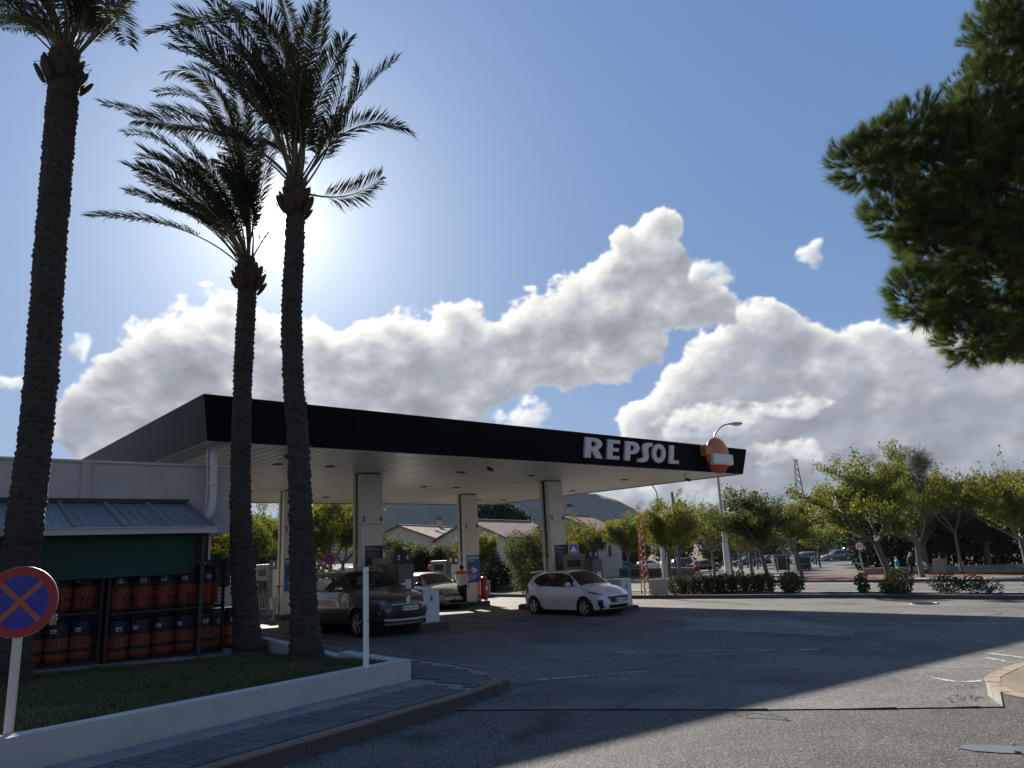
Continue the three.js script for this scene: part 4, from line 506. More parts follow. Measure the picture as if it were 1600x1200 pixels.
function utilityBox(x, z, label, w = 0.56, d = 0.72) { const y0 = gh(x) + 0.195, t = thing('service_cabinet', label, 'cabinet', [x, y0, z]); part('body', rbox(w, 0.86, d, 0.012, 0, 0.43, 0), M.plastic, t); part('lid', rbox(w + 0.03, 0.05, d + 0.03, 0.012, 0, 0.885, 0), M.plastic, t); part('pictogram', [cyl(0.022, 0.022, 0.006, 0, 0.72, d / 2 + 0.003, Math.PI / 2), box(0.035, 0.09, 0.006, -0.005, 0.65, d / 2 + 0.003), box(0.1, 0.018, 0.006, 0, 0.59, d / 2 + 0.003), box(0.04, 0.03, 0.006, 0.04, 0.63, d / 2 + 0.003)], M.dark, t); part('side_pictogram', [box(0.006, 0.1, 0.05, -w / 2 - 0.003, 0.66, 0.05), box(0.006, 0.03, 0.1, -w / 2 - 0.003, 0.58, 0.02)], M.grey, t); return t; }
utilityBox(12.45, -18.1, 'white service cabinet on the island end by the dark SUV'); utilityBox(12.2, -19.0 + 0.12, 'lower white cabinet between dispenser and cabinet, behind the SUV bonnet', 0.5, 0.36);
utilityBox(20.75, -17.95, 'white service cabinet on the island end by the hatchback'); utilityBox(20.5, -18.5, 'second white cabinet squeezed behind the hatchback bonnet', 0.5, 0.3);
{ // wheeled extinguisher
  const t = thing('fire_extinguisher', 'large red wheeled fire extinguisher by the blue poster column', 'extinguisher', [21.3, gh(21.3) + 0.19, -26.25]); part('cylinder', [cyl(0.15, 0.15, 0.85, 0, 0.55, 0, 0, 0, 0, 24), ball(0.15, 0, 0.975, 0, 1, 0.6, 1), ball(0.15, 0, 0.13, 0, 1, 0.5, 1)], M.red, t); part('valve_head', [cyl(0.035, 0.035, 0.14, 0, 1.12, 0), bar([-0.1, 1.18, 0], [0.12, 1.2, 0], 0.014)], M.black, t); part('hose', tube([[0.05, 1.12, 0], [0.2, 1.0, 0.05], [0.2, 0.6, 0.08], [0.17, 0.35, 0.06]], 0.016, 20, 6), M.rubber, t); part('trolley_handle', [bar([-0.12, 0.1, -0.17], [-0.12, 1.2, -0.2], 0.014), bar([0.12, 0.1, -0.17], [0.12, 1.2, -0.2], 0.014), bar([-0.12, 1.2, -0.2], [0.12, 1.2, -0.2], 0.014)], M.red, t); for (const s of [-1, 1]) part('wheel', at(new THREE.TorusGeometry(0.1, 0.03, 8, 20), s * 0.18, 0.13, -0.12, 0, Math.PI / 2), M.rubber, t); part('label', box(0.12, 0.16, 0.004, 0.0, 0.55, 0.152), std(0.7, 0.5), t);
}
{ // bin and windscreen bucket by the left dispenser
  const t = thing('squeegee_stand', 'pale bucket stand with squeegee beside the left fuel dispenser', 'bucket', [11.75, gh(11.75) + 0.03, -26.6]); part('bucket', [cyl(0.14, 0.17, 0.4, 0, 0.55, 0, 0, 0, 0, 20), cyl(0.05, 0.05, 0.36, 0, 0.18, 0), cyl(0.16, 0.14, 0.03, 0, 0.015, 0)], std([0.55, 0.6, 0.5], 0.5), t); part('squeegee', [bar([0.02, 0.6, 0], [0.12, 1.15, 0.03], 0.012), box(0.2, 0.04, 0.03, 0.12, 1.15, 0.03)], M.dark, t);
}
{ // orange lattice mast beside the planters
  const x = 28.5, z = -23.0, t = thing('lattice_mast', 'tall rusty orange lattice mast beside the white planter blocks', 'mast', [x, gh(x) + 0.1, z]), m = std([0.42, 0.11, 0.03], 0.6), H = 3.7, P = [0, 1, 2].map((k) => [Math.cos(k * 2.094 + 0.5), Math.sin(k * 2.094 + 0.5)]), at2 = (k, y) => { const r = lerp(0.24, 0.12, y / H); return [P[k][0] * r, y, P[k][1] * r]; };
  for (let k = 0; k < 3; k++) part('leg', bar(at2(k, 0), at2(k, H), 0.026), m, t);
  for (let i = 0; i < 12; i++) for (let k = 0; k < 3; k++) part('brace', bar(at2(k, i * H / 12), at2((k + 1) % 3, (i + 1) * H / 12), 0.011, 5), m, t); for (let i = 1; i <= 12; i++) for (let k = 0; k < 3; k++) part('ring', bar(at2(k, i * H / 12), at2((k + 1) % 3, i * H / 12), 0.011, 5), m, t); part('foot', box(0.6, 0.12, 0.6, 0, 0, 0), M.concrete, t);
}
for (const [x, z, w, d, l] of [[29.0, -22.6, 0.62, 0.6, 'white tapered concrete planter block right beside the orange mast'], [26.7, -24.4, 1.0, 0.6, 'white concrete planter block seen over the hatchback bonnet'], [26.8, -33.5, 1.1, 0.6, 'white concrete block at the forecourt edge by the oleander']]) { const t = thing('planter_block', l, 'planter', [x, gh(x) + 0.03, z]); const s = poly([[-w / 2, 0], [w / 2, 0], [w / 2 + 0.05, 0.82], [-w / 2 - 0.05, 0.82]]); part('block', uvBox(at(extr(s, d, 0.015, 2), 0, 0, -d / 2)), M.white, t); part('soil', box(w * 0.8, 0.02, d * 0.8, 0, 0.83, 0), M.dirt, t); }
console.log('forecourt done');
// ---------- cars: a shell of patches sorted into panels ----------
M.glassCar = phys([0.55, 0.6, 0.6], 0.03, { transmission: 1, thickness: 0, ior: 1.5 });
M.tyre = std(0.02, 0.9); M.rim = std([0.5, 0.5, 0.51], 0.3, { metalness: 0.9 }); M.trim = std(0.012, 0.45); M.under = std(0.01, 0.95);
M.chrome = std(0.6, 0.15, { metalness: 1 }); M.lampClear = phys([0.2, 0.21, 0.23], 0.1, { metalness: 0.5, clearcoat: 1 }); M.lampRed = phys([0.3, 0.01, 0.01], 0.15, { clearcoat: 1 }); M.seat = std([0.035, 0.035, 0.04], 0.9);
const curve1 = (pts) => (x) => { // smooth interpolation through [x, y]
  if (x <= pts[0][0]) return pts[0][1]; const n = pts.length; if (x >= pts[n - 1][0]) return pts[n - 1][1]; let i = 0; while (x > pts[i + 1][0]) i++;
  const p0 = pts[Math.max(0, i - 1)], p1 = pts[i], p2 = pts[i + 1], p3 = pts[Math.min(n - 1, i + 2)], h = p2[0] - p1[0], t = (x - p1[0]) / h; let m1 = (p2[1] - p0[1]) / (p2[0] - p0[0]), m2 = (p3[1] - p1[1]) / (p3[0] - p1[0]); const s = (p2[1] - p1[1]) / h; if (i === 0) m1 = s; if (i === n - 2) m2 = s; const lim = 2.2 * Math.abs(s) + 0.02; m1 = clamp(m1, -lim, lim); m2 = clamp(m2, -lim, lim);
  return (2 * t ** 3 - 3 * t * t + 1) * p1[1] + (t ** 3 - 2 * t * t + t) * h * m1 + (-2 * t ** 3 + 3 * t * t) * p2[1] + (t ** 3 - t * t) * h * m2; };
const inPoly = (pts, x, y) => { let c = false; for (let i = 0, j = pts.length - 1; i < pts.length; j = i++) if ((pts[i][1] > y) !== (pts[j][1] > y) && x < (pts[j][0] - pts[i][0]) * (y - pts[i][1]) / (pts[j][1] - pts[i][1]) + pts[i][0]) c = !c; return c; };
function carShell(S, NU, NV, NW) {
  const L2 = S.L / 2, top = curve1(S.top), belt = curve1(S.belt), xf = curve1(S.nose), xr = curve1(S.tail), plan = curve1(S.plan);
  const bottom = (x) => { let y = S.sill(x); for (const c of S.axles) { const d = Math.abs(x - c); if (d < S.arch) y = Math.max(y, S.wr + Math.sqrt(S.arch * S.arch - d * d)); } return y; };
  const hw = (x, y) => { const w = plan(x) * S.W / 2, b = belt(x); if (y > b) { const k = (y - b) / (S.H - b); return w * (0.975 - S.tumble * k - 0.05 * k * k); } const k = (b - y) / (b - S.sill(0)); return w * (0.975 + 0.03 * Math.sin(Math.min(1, k * 1.25) * Math.PI) - 0.05 * Math.pow(Math.max(0, k - 0.55) / 0.45, 2)); };
  const xs = [-L2, L2]; for (let i = 0; i <= NU; i++) xs.push(-L2 + S.L * i / NU); for (const c of S.axles) for (let k = -10; k <= 10; k++) xs.push(c + S.arch * Math.sin(k / 10 * Math.PI / 2) * 1.0); for (const e of [S.ws[0], S.ws[1], S.rw[0], S.rw[1]]) xs.push(e); for (let k = 1; k < 6; k++) { xs.push(L2 - 0.012 * k * k, -L2 + 0.012 * k * k); }
  xs.sort((a, b) => a - b); const U = xs.filter((x, i) => !i || x - xs[i - 1] > 0.006);
  const crown = (x) => (x > S.ws[0] ? 0.05 : 0.06) ;
  const P = (x0, v) => { const yb = bottom(x0), yt = top(x0) - crown(x0), y = yb + (yt - yb) * v, u = (x0 + L2) / S.L, x = xr(y) + (xf(y) - xr(y)) * u; let z = hw(x0, y); const e = clamp((v - 0.9) / 0.1); z -= 0.045 * e * e; return [x, y, z]; };
  const tri = []; // [patch, nominal x, y, w, three points]
  const quadOut = (patch, x, y, w, a, b, c, d, flip) => { if (flip) tri.push([patch, x, y, w, a, c, b], [patch, x, y, w, a, d, c]); else tri.push([patch, x, y, w, a, b, c], [patch, x, y, w, a, c, d]); };
  const mir = (p) => [p[0], p[1], -p[2]];
  for (let i = 0; i < U.length - 1; i++) for (let j = 0; j < NV; j++) { const a = P(U[i], j / NV), b = P(U[i + 1], j / NV), c = P(U[i + 1], (j + 1) / NV), d = P(U[i], (j + 1) / NV), x = (a[0] + c[0]) / 2, y = (a[1] + b[1] + c[1] + d[1]) / 4; quadOut('side', x, y, 1, a, b, c, d, false); quadOut('side', x, y, -1, mir(a), mir(b), mir(c), mir(d), true); }
  const bul = (x0, w) => (Math.pow(clamp((x0 - L2 * 0.72) / (L2 * 0.28)), 3) * S.bulge - Math.pow(clamp((-x0 - L2 * 0.72) / (L2 * 0.28)), 3) * S.bulge * 0.7) * (1 - w * w);
  const Tp = (x0, w) => { const e = P(x0, 1); return [e[0] + bul(x0, w), e[1] + crown(x0) * (1 - Math.pow(Math.abs(w), 2.6)), e[2] * w]; };
  for (let i = 0; i < U.length - 1; i++) for (let k = -NW; k < NW; k++) { const a = Tp(U[i], k / NW), b = Tp(U[i + 1], k / NW), c = Tp(U[i + 1], (k + 1) / NW), d = Tp(U[i], (k + 1) / NW); quadOut('top', (U[i] + U[i + 1]) / 2, (a[1] + c[1]) / 2, (k + 0.5) / NW, a, b, c, d, true); }
  for (const [end, x0] of [['front', L2], ['rear', -L2]]) for (let j = 0; j < NV; j++) for (let k = -NW; k < NW; k++) { const Q = (v, w) => { const p = P(x0, v); return [p[0] + bul(x0, w), p[1] + (v === 1 ? 0 : 0) + crown(x0) * (1 - Math.pow(Math.abs(w), 2.6)) * Math.pow(v, 3), p[2] * w]; }; const a = Q(j / NV, k / NW), b = Q(j / NV, (k + 1) / NW), c = Q((j + 1) / NV, (k + 1) / NW), d = Q((j + 1) / NV, k / NW); quadOut(end, x0, (a[1] + c[1]) / 2, (k + 0.5) / NW, a, b, c, d, end === 'front'); }
  // smooth normals over the whole shell before it is sorted into panels
  const key = (p) => `${Math.round(p[0] * 2000)},${Math.round(p[1] * 2000)},${Math.round(p[2] * 2000)}`, N = new Map();
  for (const t of tri) { const [A, B, D] = [t[4], t[5], t[6]].map((p) => V(...p)), n = B.sub(A).cross(D.sub(A)); for (const p of [t[4], t[5], t[6]]) { const k = key(p); if (!N.has(k)) N.set(k, V(0, 0, 0)); N.get(k).add(n); } }
  const buckets = {}; for (const t of tri) { const b = S.sort(t[0], t[1], t[2], t[3]); if (!b) continue; const o = buckets[b] ??= { p: [], n: [] }; for (const p of [t[4], t[5], t[6]]) { const n = N.get(key(p)).clone().normalize(); o.p.push(...p); o.n.push(n.x, n.y, n.z); } }
  const geo = {}; for (const b in buckets) { const g = new THREE.BufferGeometry(); g.setAttribute('position', new THREE.Float32BufferAttribute(buckets[b].p, 3)); g.setAttribute('normal', new THREE.Float32BufferAttribute(buckets[b].n, 3)); geo[b] = g; }
  return { geo, hw, P, top, belt, Tp };
}
function wheelParts(parent, x, y, z, s, R, spokes, rimMat, simple) { // s = outward side
  const w = part('wheel', at(new THREE.LatheGeometry([[R * 0.66, -0.09], [R * 0.9, -0.1], [R * 0.985, -0.075], [R, 0], [R * 0.985, 0.075], [R * 0.9, 0.1], [R * 0.66, 0.09]].map((p) => new THREE.Vector2(...p)), simple ? 16 : 36), 0, 0, 0, Math.PI / 2), M.tyre, parent); w.position.set(x, y, z);
  if (simple) { part('rim', cyl(R * 0.66, R * 0.6, 0.03, 0, 0, s * 0.08, Math.PI / 2, 0, 0, 12), rimMat, w); return w; }
  const g = [at(new THREE.LatheGeometry([[R * 0.6, -0.08], [R * 0.68, 0.07], [R * 0.63, 0.085], [R * 0.6, 0.06]].map((p) => new THREE.Vector2(...p)), 30), 0, 0, 0, Math.PI / 2 * s), cyl(R * 0.15, R * 0.15, 0.04, 0, 0, s * 0.065, Math.PI / 2)];
  for (let k = 0; k < spokes; k++) { const a = k / spokes * 6.2832 + 0.3; for (const d of [-0.16, 0.16]) g.push(at(new THREE.BoxGeometry(R * 0.52, R * 0.075, 0.025), Math.cos(a + d * 0.6) * R * 0.36, Math.sin(a + d * 0.6) * R * 0.36, s * 0.062, 0, 0, a + d * 0.35)); }
  part('rim', g, rimMat, w); part('brake_disc', cyl(R * 0.58, R * 0.58, 0.02, 0, 0, s * 0.0, Math.PI / 2, 0, 0, 20), M.dark, w); return w;
}
function car(S, label, pos, turn) {
  const t = thing(S.name, label, 'car', pos, turn), sh = carShell(S, 96, 30, 14), paint = S.paint;
  const mats = { body: paint, hood: paint, tailgate: paint, front_bumper: S.bumper ?? paint, rear_bumper: S.bumper ?? paint, front_door: paint, front_doorR: paint, rear_door: paint, rear_doorR: paint, roof: paint, cladding: M.trim, pillar: M.trim, windscreen: M.glassCar, rear_window: M.glassCar, side_window: M.glassCar, side_windowR: M.glassCar, quarter_window: M.glassCar, quarter_windowR: M.glassCar, headlight: M.lampClear, headlightR: M.lampClear, tail_light: M.lampRed, tail_lightR: M.lampRed, grille: M.trim, lower_grille: M.trim, fog_lamp: M.lampClear, skid_plate: M.galv };
  const made = {}; for (const b in sh.geo) made[b] = part(b.replace(/R$/, ''), sh.geo[b], mats[b] ?? paint, t);
  const surf = (pts, off) => pts.map(([x, y]) => [x, y, sh.hw(x, y) + off]);
  for (const s of [-1, 1]) { for (const w of S.windows) { const loop = surf(w, 0.0).map((p) => [p[0], p[1], p[2] * s]); part('window_seal', new THREE.TubeGeometry(new THREE.CatmullRomCurve3(loop.map((p) => V(...p)), true, 'catmullrom', 0.08), 80, 0.017, 6, true), M.trim, t); }
    for (const x of S.seams) { const pts = []; for (let k = 0; k <= 12; k++) { const y = lerp(S.sill(x) + 0.06, sh.belt(x), k / 12); pts.push([x + (S.seamLean ?? 0) * k / 12, y, (sh.hw(x, y) - 0.001) * s]); } part('door_gap', tube(pts, 0.005, 20, 5), M.trim, t); }
    for (const x of S.handles) part('door_handle', rbox(0.17, 0.028, 0.03, 0.012, x, sh.belt(x) - 0.1, s * (sh.hw(x, sh.belt(x) - 0.1) + 0.012)), S.handleMat ?? paint, t);
    const mx = S.mirror[0], my = S.mirror[1], mz = sh.hw(mx, my); const mi = part('wing_mirror', [at(new THREE.SphereGeometry(1, 16, 10).scale(0.085, 0.075, 0.11), mx, my + 0.04, s * (mz + 0.12)), bar([mx + 0.03, my, s * (mz - 0.02)], [mx, my + 0.01, s * (mz + 0.08)], 0.022)], S.mirrorMat ?? paint, t); part('mirror_glass', box(0.006, 0.1, 0.16, mx - 0.08, my + 0.04, s * (mz + 0.12)), M.chrome, mi);
    for (const a of S.axles) { wheelParts(t, a, S.wr, s * (S.W / 2 - 0.115), s, S.wr, S.spokes, S.rimMat ?? M.rim, false); const arc = []; for (let k = 0; k <= 14; k++) { const an = Math.PI * k / 14, x = a + Math.cos(an) * S.arch, y = S.wr + Math.sin(an) * S.arch; arc.push([x, y, s * (sh.hw(x, y) - 0.004)]); } part('arch_lip', tube(arc, S.lip ?? 0.012, 28, 6), S.lipMat ?? paint, t); }
    if (S.rails) part('roof_rail', tube(S.rails.map(([x]) => [x, sh.top(x) - 0.02 + (x === S.rails[0][0] || x === S.rails[S.rails.length - 1][0] ? -0.02 : 0.05), s * sh.P(x, 1)[2] * 0.97]), 0.018, 30, 6), M.galv, t);
  }
  part('underbody', [box(S.L * 0.93, 0.1, S.W * 0.8, 0, S.sill(0) + 0.02, 0), box(S.axles[0] - S.axles[1] - 2 * S.arch - 0.02, 0.16, S.W * 0.92, (S.axles[0] + S.axles[1]) / 2, S.sill(0) + 0.07, 0), ...S.axles.map((a) => at(new THREE.CylinderGeometry(S.arch * 0.985, S.arch * 0.985, S.W * 0.86, 24, 1, true, -Math.PI / 2, Math.PI), a, S.wr, 0, Math.PI / 2, 0, 0)), ...S.axles.map((a) => box(S.arch * 1.9, S.arch * 1.6, S.W * 0.5, a, S.wr + 0.1, 0))], M.under, t);
  // cabin
  const cx = S.cabin; part('dashboard', [rbox(0.5, 0.22, S.W * 0.78, 0.08, cx[0] + 0.2, cx[2] - 0.08, 0)], M.seat, t); part('cabin_floor', box(cx[0] - cx[1], 0.1, S.W * 0.8, (cx[0] + cx[1]) / 2, 0.35, 0), M.under, t); part('steering_wheel', at(new THREE.TorusGeometry(0.17, 0.018, 8, 24), cx[0] - 0.12, cx[2] + 0.02, 0.36, 0, Math.PI / 2, 0.4), M.trim, t);
  for (const [sx, sz] of [[cx[0] - 0.75, 0.36], [cx[0] - 0.75, -0.36], [cx[0] - 1.55, 0.36], [cx[0] - 1.55, -0.36]]) { const st = part('seat', [rbox(0.5, 0.16, 0.5, 0.06, sx + 0.2, 0.55, sz), rbox(0.15, 0.62, 0.48, 0.06, sx - 0.1, 0.88, sz, 0, 0, 0.2)], M.seat, t); part('headrest', rbox(0.1, 0.17, 0.25, 0.04, sx - 0.18, 1.26 + (S.H - 1.5) * 0.5, sz), M.seat, st); }
  const plate = textMat(256, 64, (g, w, h) => { g.fillStyle = '#d9d9d4'; g.fillRect(0, 0, w, h); g.fillStyle = '#1b3c8c'; g.fillRect(0, 0, 30, h); g.fillStyle = '#141414'; g.font = 'bold 50px sans-serif'; g.textAlign = 'center'; g.fillText(S.plate, 142, 50, 200); });
  flat('number_plate', 0.5, 0.11, plate, t, S.plateAt[0], S.plateAt[1], S.plateAt[2] ?? 0, Math.PI / 2, 0.02); for (const s of [-1, 1]) part('wiper', tube([[S.ws[0] + 0.02, sh.Tp(S.ws[0], 0)[1] + 0.02, s * 0.1], [S.ws[0] - 0.1, sh.Tp(S.ws[0] - 0.1, 0.3)[1] + 0.015, s * 0.1 + 0.28], [S.ws[0] - 0.16, sh.Tp(S.ws[0] - 0.16, 0.5)[1] + 0.015, s * 0.1 + 0.42]], 0.007, 10, 5), M.trim, t);
  if (S.antenna) part('antenna', bar([S.antenna, S.H - 0.01, 0], [S.antenna - 0.2, S.H + 0.16, 0], 0.005), M.trim, t);
  S.extra?.(t, sh); return t;
}
// --- white five-door hatchback
const Wht = phys([0.72, 0.73, 0.76], 0.28, { clearcoat: 1, clearcoatRoughness: 0.05 });
const hatchWin = [[[0.66, 0.98], [0.0, 0.955], [-0.02, 1.36], [0.16, 1.35], [0.42, 1.2]], [[-0.06, 0.955], [-1.02, 1.0], [-1.28, 1.12], [-1.15, 1.25], [-0.75, 1.35], [-0.06, 1.365]]];
car({ name: 'white_hatchback', L: 3.67, W: 1.68, H: 1.48, axles: [1.1, -1.31], wr: 0.3, arch: 0.355, tumble: 0.17, bulge: 0.13, sill: (x) => 0.2 + 0.03 * sstep(1.4, 1.8, Math.abs(x)), paint: Wht,
  top: [[-1.835, 0.98], [-1.74, 1.16], [-1.6, 1.33], [-1.3, 1.42], [-0.6, 1.465], [0.0, 1.455], [0.26, 1.4], [0.95, 1.0], [1.25, 0.94], [1.55, 0.86], [1.75, 0.76], [1.835, 0.68]], belt: [[-1.835, 0.98], [-1, 0.95], [0, 0.91], [0.9, 0.9], [1.4, 0.84], [1.835, 0.7]],
  nose: [[0.2, 1.78], [0.35, 1.835], [0.6, 1.825], [0.74, 1.79], [1.0, 1.8]], tail: [[0.2, -1.76], [0.4, -1.835], [0.8, -1.82], [1.02, -1.74], [1.3, -1.66], [1.5, -1.7]], plan: [[-1.835, 0.83], [-1.6, 0.93], [-1, 0.985], [0, 1], [0.9, 0.985], [1.4, 0.94], [1.7, 0.84], [1.835, 0.7]], ws: [0.93, 0.22], rw: [-1.7, -1.48], windows: hatchWin, seams: [0.72, -0.02, -0.86], handles: [0.13, -0.72], mirror: [0.52, 0.98], spokes: 5, cabin: [0.62, -1.3, 0.92], plate: '9914 MGM', plateAt: [1.975, 0.5, 0.0], seamLean: -0.02, rimMat: std([0.55, 0.55, 0.56], 0.3, { metalness: 0.8 }), lip: 0.006, antenna: -1.2,
  sort: (p, x, y, w) => { const R = w < 0 ? 'R' : ''; if (p === 'top') { if (x < 0.93 && x > 0.22 && Math.abs(w) < 0.9) return 'windscreen'; if (x < -1.48 && x > -1.7 && Math.abs(w) < 0.84) return 'rear_window'; return x > 0.93 ? 'hood' : 'roof'; }
    if (p === 'front') { if (y > 0.42 && y < 0.62 && Math.abs(w) < 0.86 - (0.62 - y) * 1.2) return 'grille'; if (y > 0.25 && y < 0.36 && Math.abs(w) < 0.8) return 'lower_grille'; return 'front_bumper'; } if (p === 'rear') return y > 0.6 ? 'tailgate' : 'rear_bumper';
    if (inPoly(hatchWin[0], x, y)) return 'side_window' + R; if (inPoly(hatchWin[1], x, y)) return 'quarter_window' + R; if (y > 0.96 && x < 0.62 && x > -0.9 && y < 1.33) return 'pillar';
    if (x > 1.3 && y > 0.62 + (x - 1.3) * -0.1 && y < 0.80 - (x - 1.3) * 0.16 && y > 0.73 - (1.72 - x) * 0.02 - (x - 1.42) * 0.22) return 'headlight' + R; if (x < -1.55 && y > 0.72 && y < 0.96) return 'tail_light' + R; if (x > 1.66 && y > 0.26 && y < 0.52 && x < 1.79) return 'grille';
    if (x < 0.72 && x > -0.02 && y > 0.26) return 'front_door' + R; if (x < -0.02 && x > -0.86 && y > 0.26) return 'rear_door' + R; return x > 1.45 ? 'front_bumper' : x < -1.6 && y < 0.6 ? 'rear_bumper' : 'body'; },
  extra: (t) => { part('badge', at(new THREE.TorusGeometry(0.045, 0.009, 6, 20).scale(1.5, 1, 1), 1.925, 0.685, 0, 0, Math.PI / 2), M.chrome, t); part('spoiler', rbox(0.22, 0.03, 1.05, 0.014, -1.66, 1.425, 0, 0, 0, 0.12), Wht, t); for (const s of [-1, 1]) part('lamp_lens', ball(0.05, 1.66, 0.7, s * 0.56, 1, 0.7, 1), M.chrome, t); },
}, 'white five-door hatchback parked nose-out beside the pumps', [18.88, FY(18.88), -18.27], -Math.PI / 2);
// --- dark grey-brown SUV
const Gry = phys([0.05, 0.05, 0.05], 0.32, { metalness: 0.25, clearcoat: 1, clearcoatRoughness: 0.04 });
const suvWin = [[[0.72, 1.17], [-0.04, 1.13], [-0.06, 1.53], [0.18, 1.53], [0.5, 1.36]], [[-0.12, 1.13], [-1.0, 1.15], [-1.02, 1.5], [-0.12, 1.535]], [[-1.1, 1.155], [-1.72, 1.22], [-1.6, 1.42], [-1.1, 1.495]]];
car({ name: 'dark_suv', L: 4.64, W: 1.81, H: 1.68, axles: [1.38, -1.29], wr: 0.35, arch: 0.42, tumble: 0.15, bulge: 0.15, sill: (x) => 0.3, paint: Gry, lip: 0.02,
  top: [[-2.32, 1.1], [-2.24, 1.35], [-2.1, 1.58], [-1.8, 1.65], [-0.7, 1.68], [0, 1.665], [0.3, 1.62], [1.05, 1.2], [1.4, 1.14], [1.9, 1.06], [2.2, 0.97], [2.32, 0.88]], belt: [[-2.32, 1.12], [-1, 1.1], [0, 1.08], [1, 1.05], [1.7, 0.98], [2.32, 0.84]],
  nose: [[0.3, 2.22], [0.45, 2.3], [0.65, 2.32], [0.88, 2.27], [1.2, 2.3]], tail: [[0.3, -2.22], [0.5, -2.32], [1.0, -2.28], [1.4, -2.15], [1.7, -2.2]], plan: [[-2.32, 0.84], [-2.05, 0.94], [-1.2, 0.99], [0, 1], [1.2, 0.99], [1.8, 0.94], [2.15, 0.82], [2.32, 0.68]], ws: [1.04, 0.24], rw: [-2.2, -1.98], windows: suvWin, seams: [0.86, -0.06, -1.06], handles: [0.12, -0.88], mirror: [0.66, 1.17], spokes: 5, cabin: [0.75, -1.6, 1.08], plate: '8968 GRW', plateAt: [2.5, 0.7, 0.0], rails: [[0.1], [-0.3], [-1.2], [-1.7]], mirrorMat: M.chrome, handleMat: Gry,
  sort: (p, x, y, w) => { const R = w < 0 ? 'R' : ''; if (p === 'top') { if (x < 1.04 && x > 0.24 && Math.abs(w) < 0.9) return 'windscreen'; if (x < -1.98 && x > -2.2 && Math.abs(w) < 0.84) return 'rear_window'; return x > 1.04 ? 'hood' : 'roof'; }
    if (p === 'front') { if (y > 0.44 && y < 0.80 && Math.abs(w) < 0.78 - Math.abs(y - 0.64) * 0.9) return 'grille'; if (y < 0.36) return 'skid_plate'; return 'front_bumper'; } if (p === 'rear') return y > 0.75 ? 'tailgate' : 'rear_bumper';
    for (let k = 0; k < 3; k++) if (inPoly(suvWin[k], x, y)) return (k === 2 ? 'quarter_window' : k ? 'rear_side_window' : 'side_window') + R; if (y > 1.14 && y < 1.5 && x < 0.6 && x > -1.2) return 'pillar';
    if (x > 1.72 && y > 0.83 - (x - 1.72) * 0.06 && y < 0.99 - (x - 1.72) * 0.16) return 'headlight' + R; if (x > 2.12 && y > 0.5 && y < 0.72) return 'grille'; if (x < -2.0 && y > 0.95 && y < 1.25) return 'tail_light' + R; if (y < 0.4) return 'cladding';
    if (x < 0.86 && x > -0.06) return 'front_door' + R; if (x < -0.06 && x > -1.06) return 'rear_door' + R; return x > 1.85 ? 'front_bumper' : 'body'; },
  extra: (t) => { part('badge', [extr(poly([[-0.06, -0.08], [0.02, -0.08], [0.07, 0.0], [0.02, 0.02], [0.08, 0.08], [0.0, 0.09], [-0.07, 0.03]]), 0.015, 0.003, 1).rotateY(Math.PI / 2).translate(2.42, 0.9, 0)], M.chrome, t); part('bumper_blade', tube([[2.28, 0.43, -0.62], [2.44, 0.42, -0.3], [2.475, 0.42, 0], [2.44, 0.42, 0.3], [2.28, 0.43, 0.62]], 0.035, 24, 8), M.galv, t); part('grille_bar', [box(0.02, 0.02, 1.0, 2.45, 0.8, 0)], M.chrome, t); for (const s of [-1, 1]) part('fog_lamp', cyl(0.055, 0.055, 0.04, 2.2, 0.6, s * 0.68, 0, 0, Math.PI / 2), M.lampClear, t); },
}, 'dark grey-brown SUV with chrome mirrors parked behind the white post', [10.78, FY(10.78), -18.8], -Math.PI / 2);
for (const m of scene.children[scene.children.length - 1].children) if (m.name === 'rear_side_window') m.material = M.glassCar;
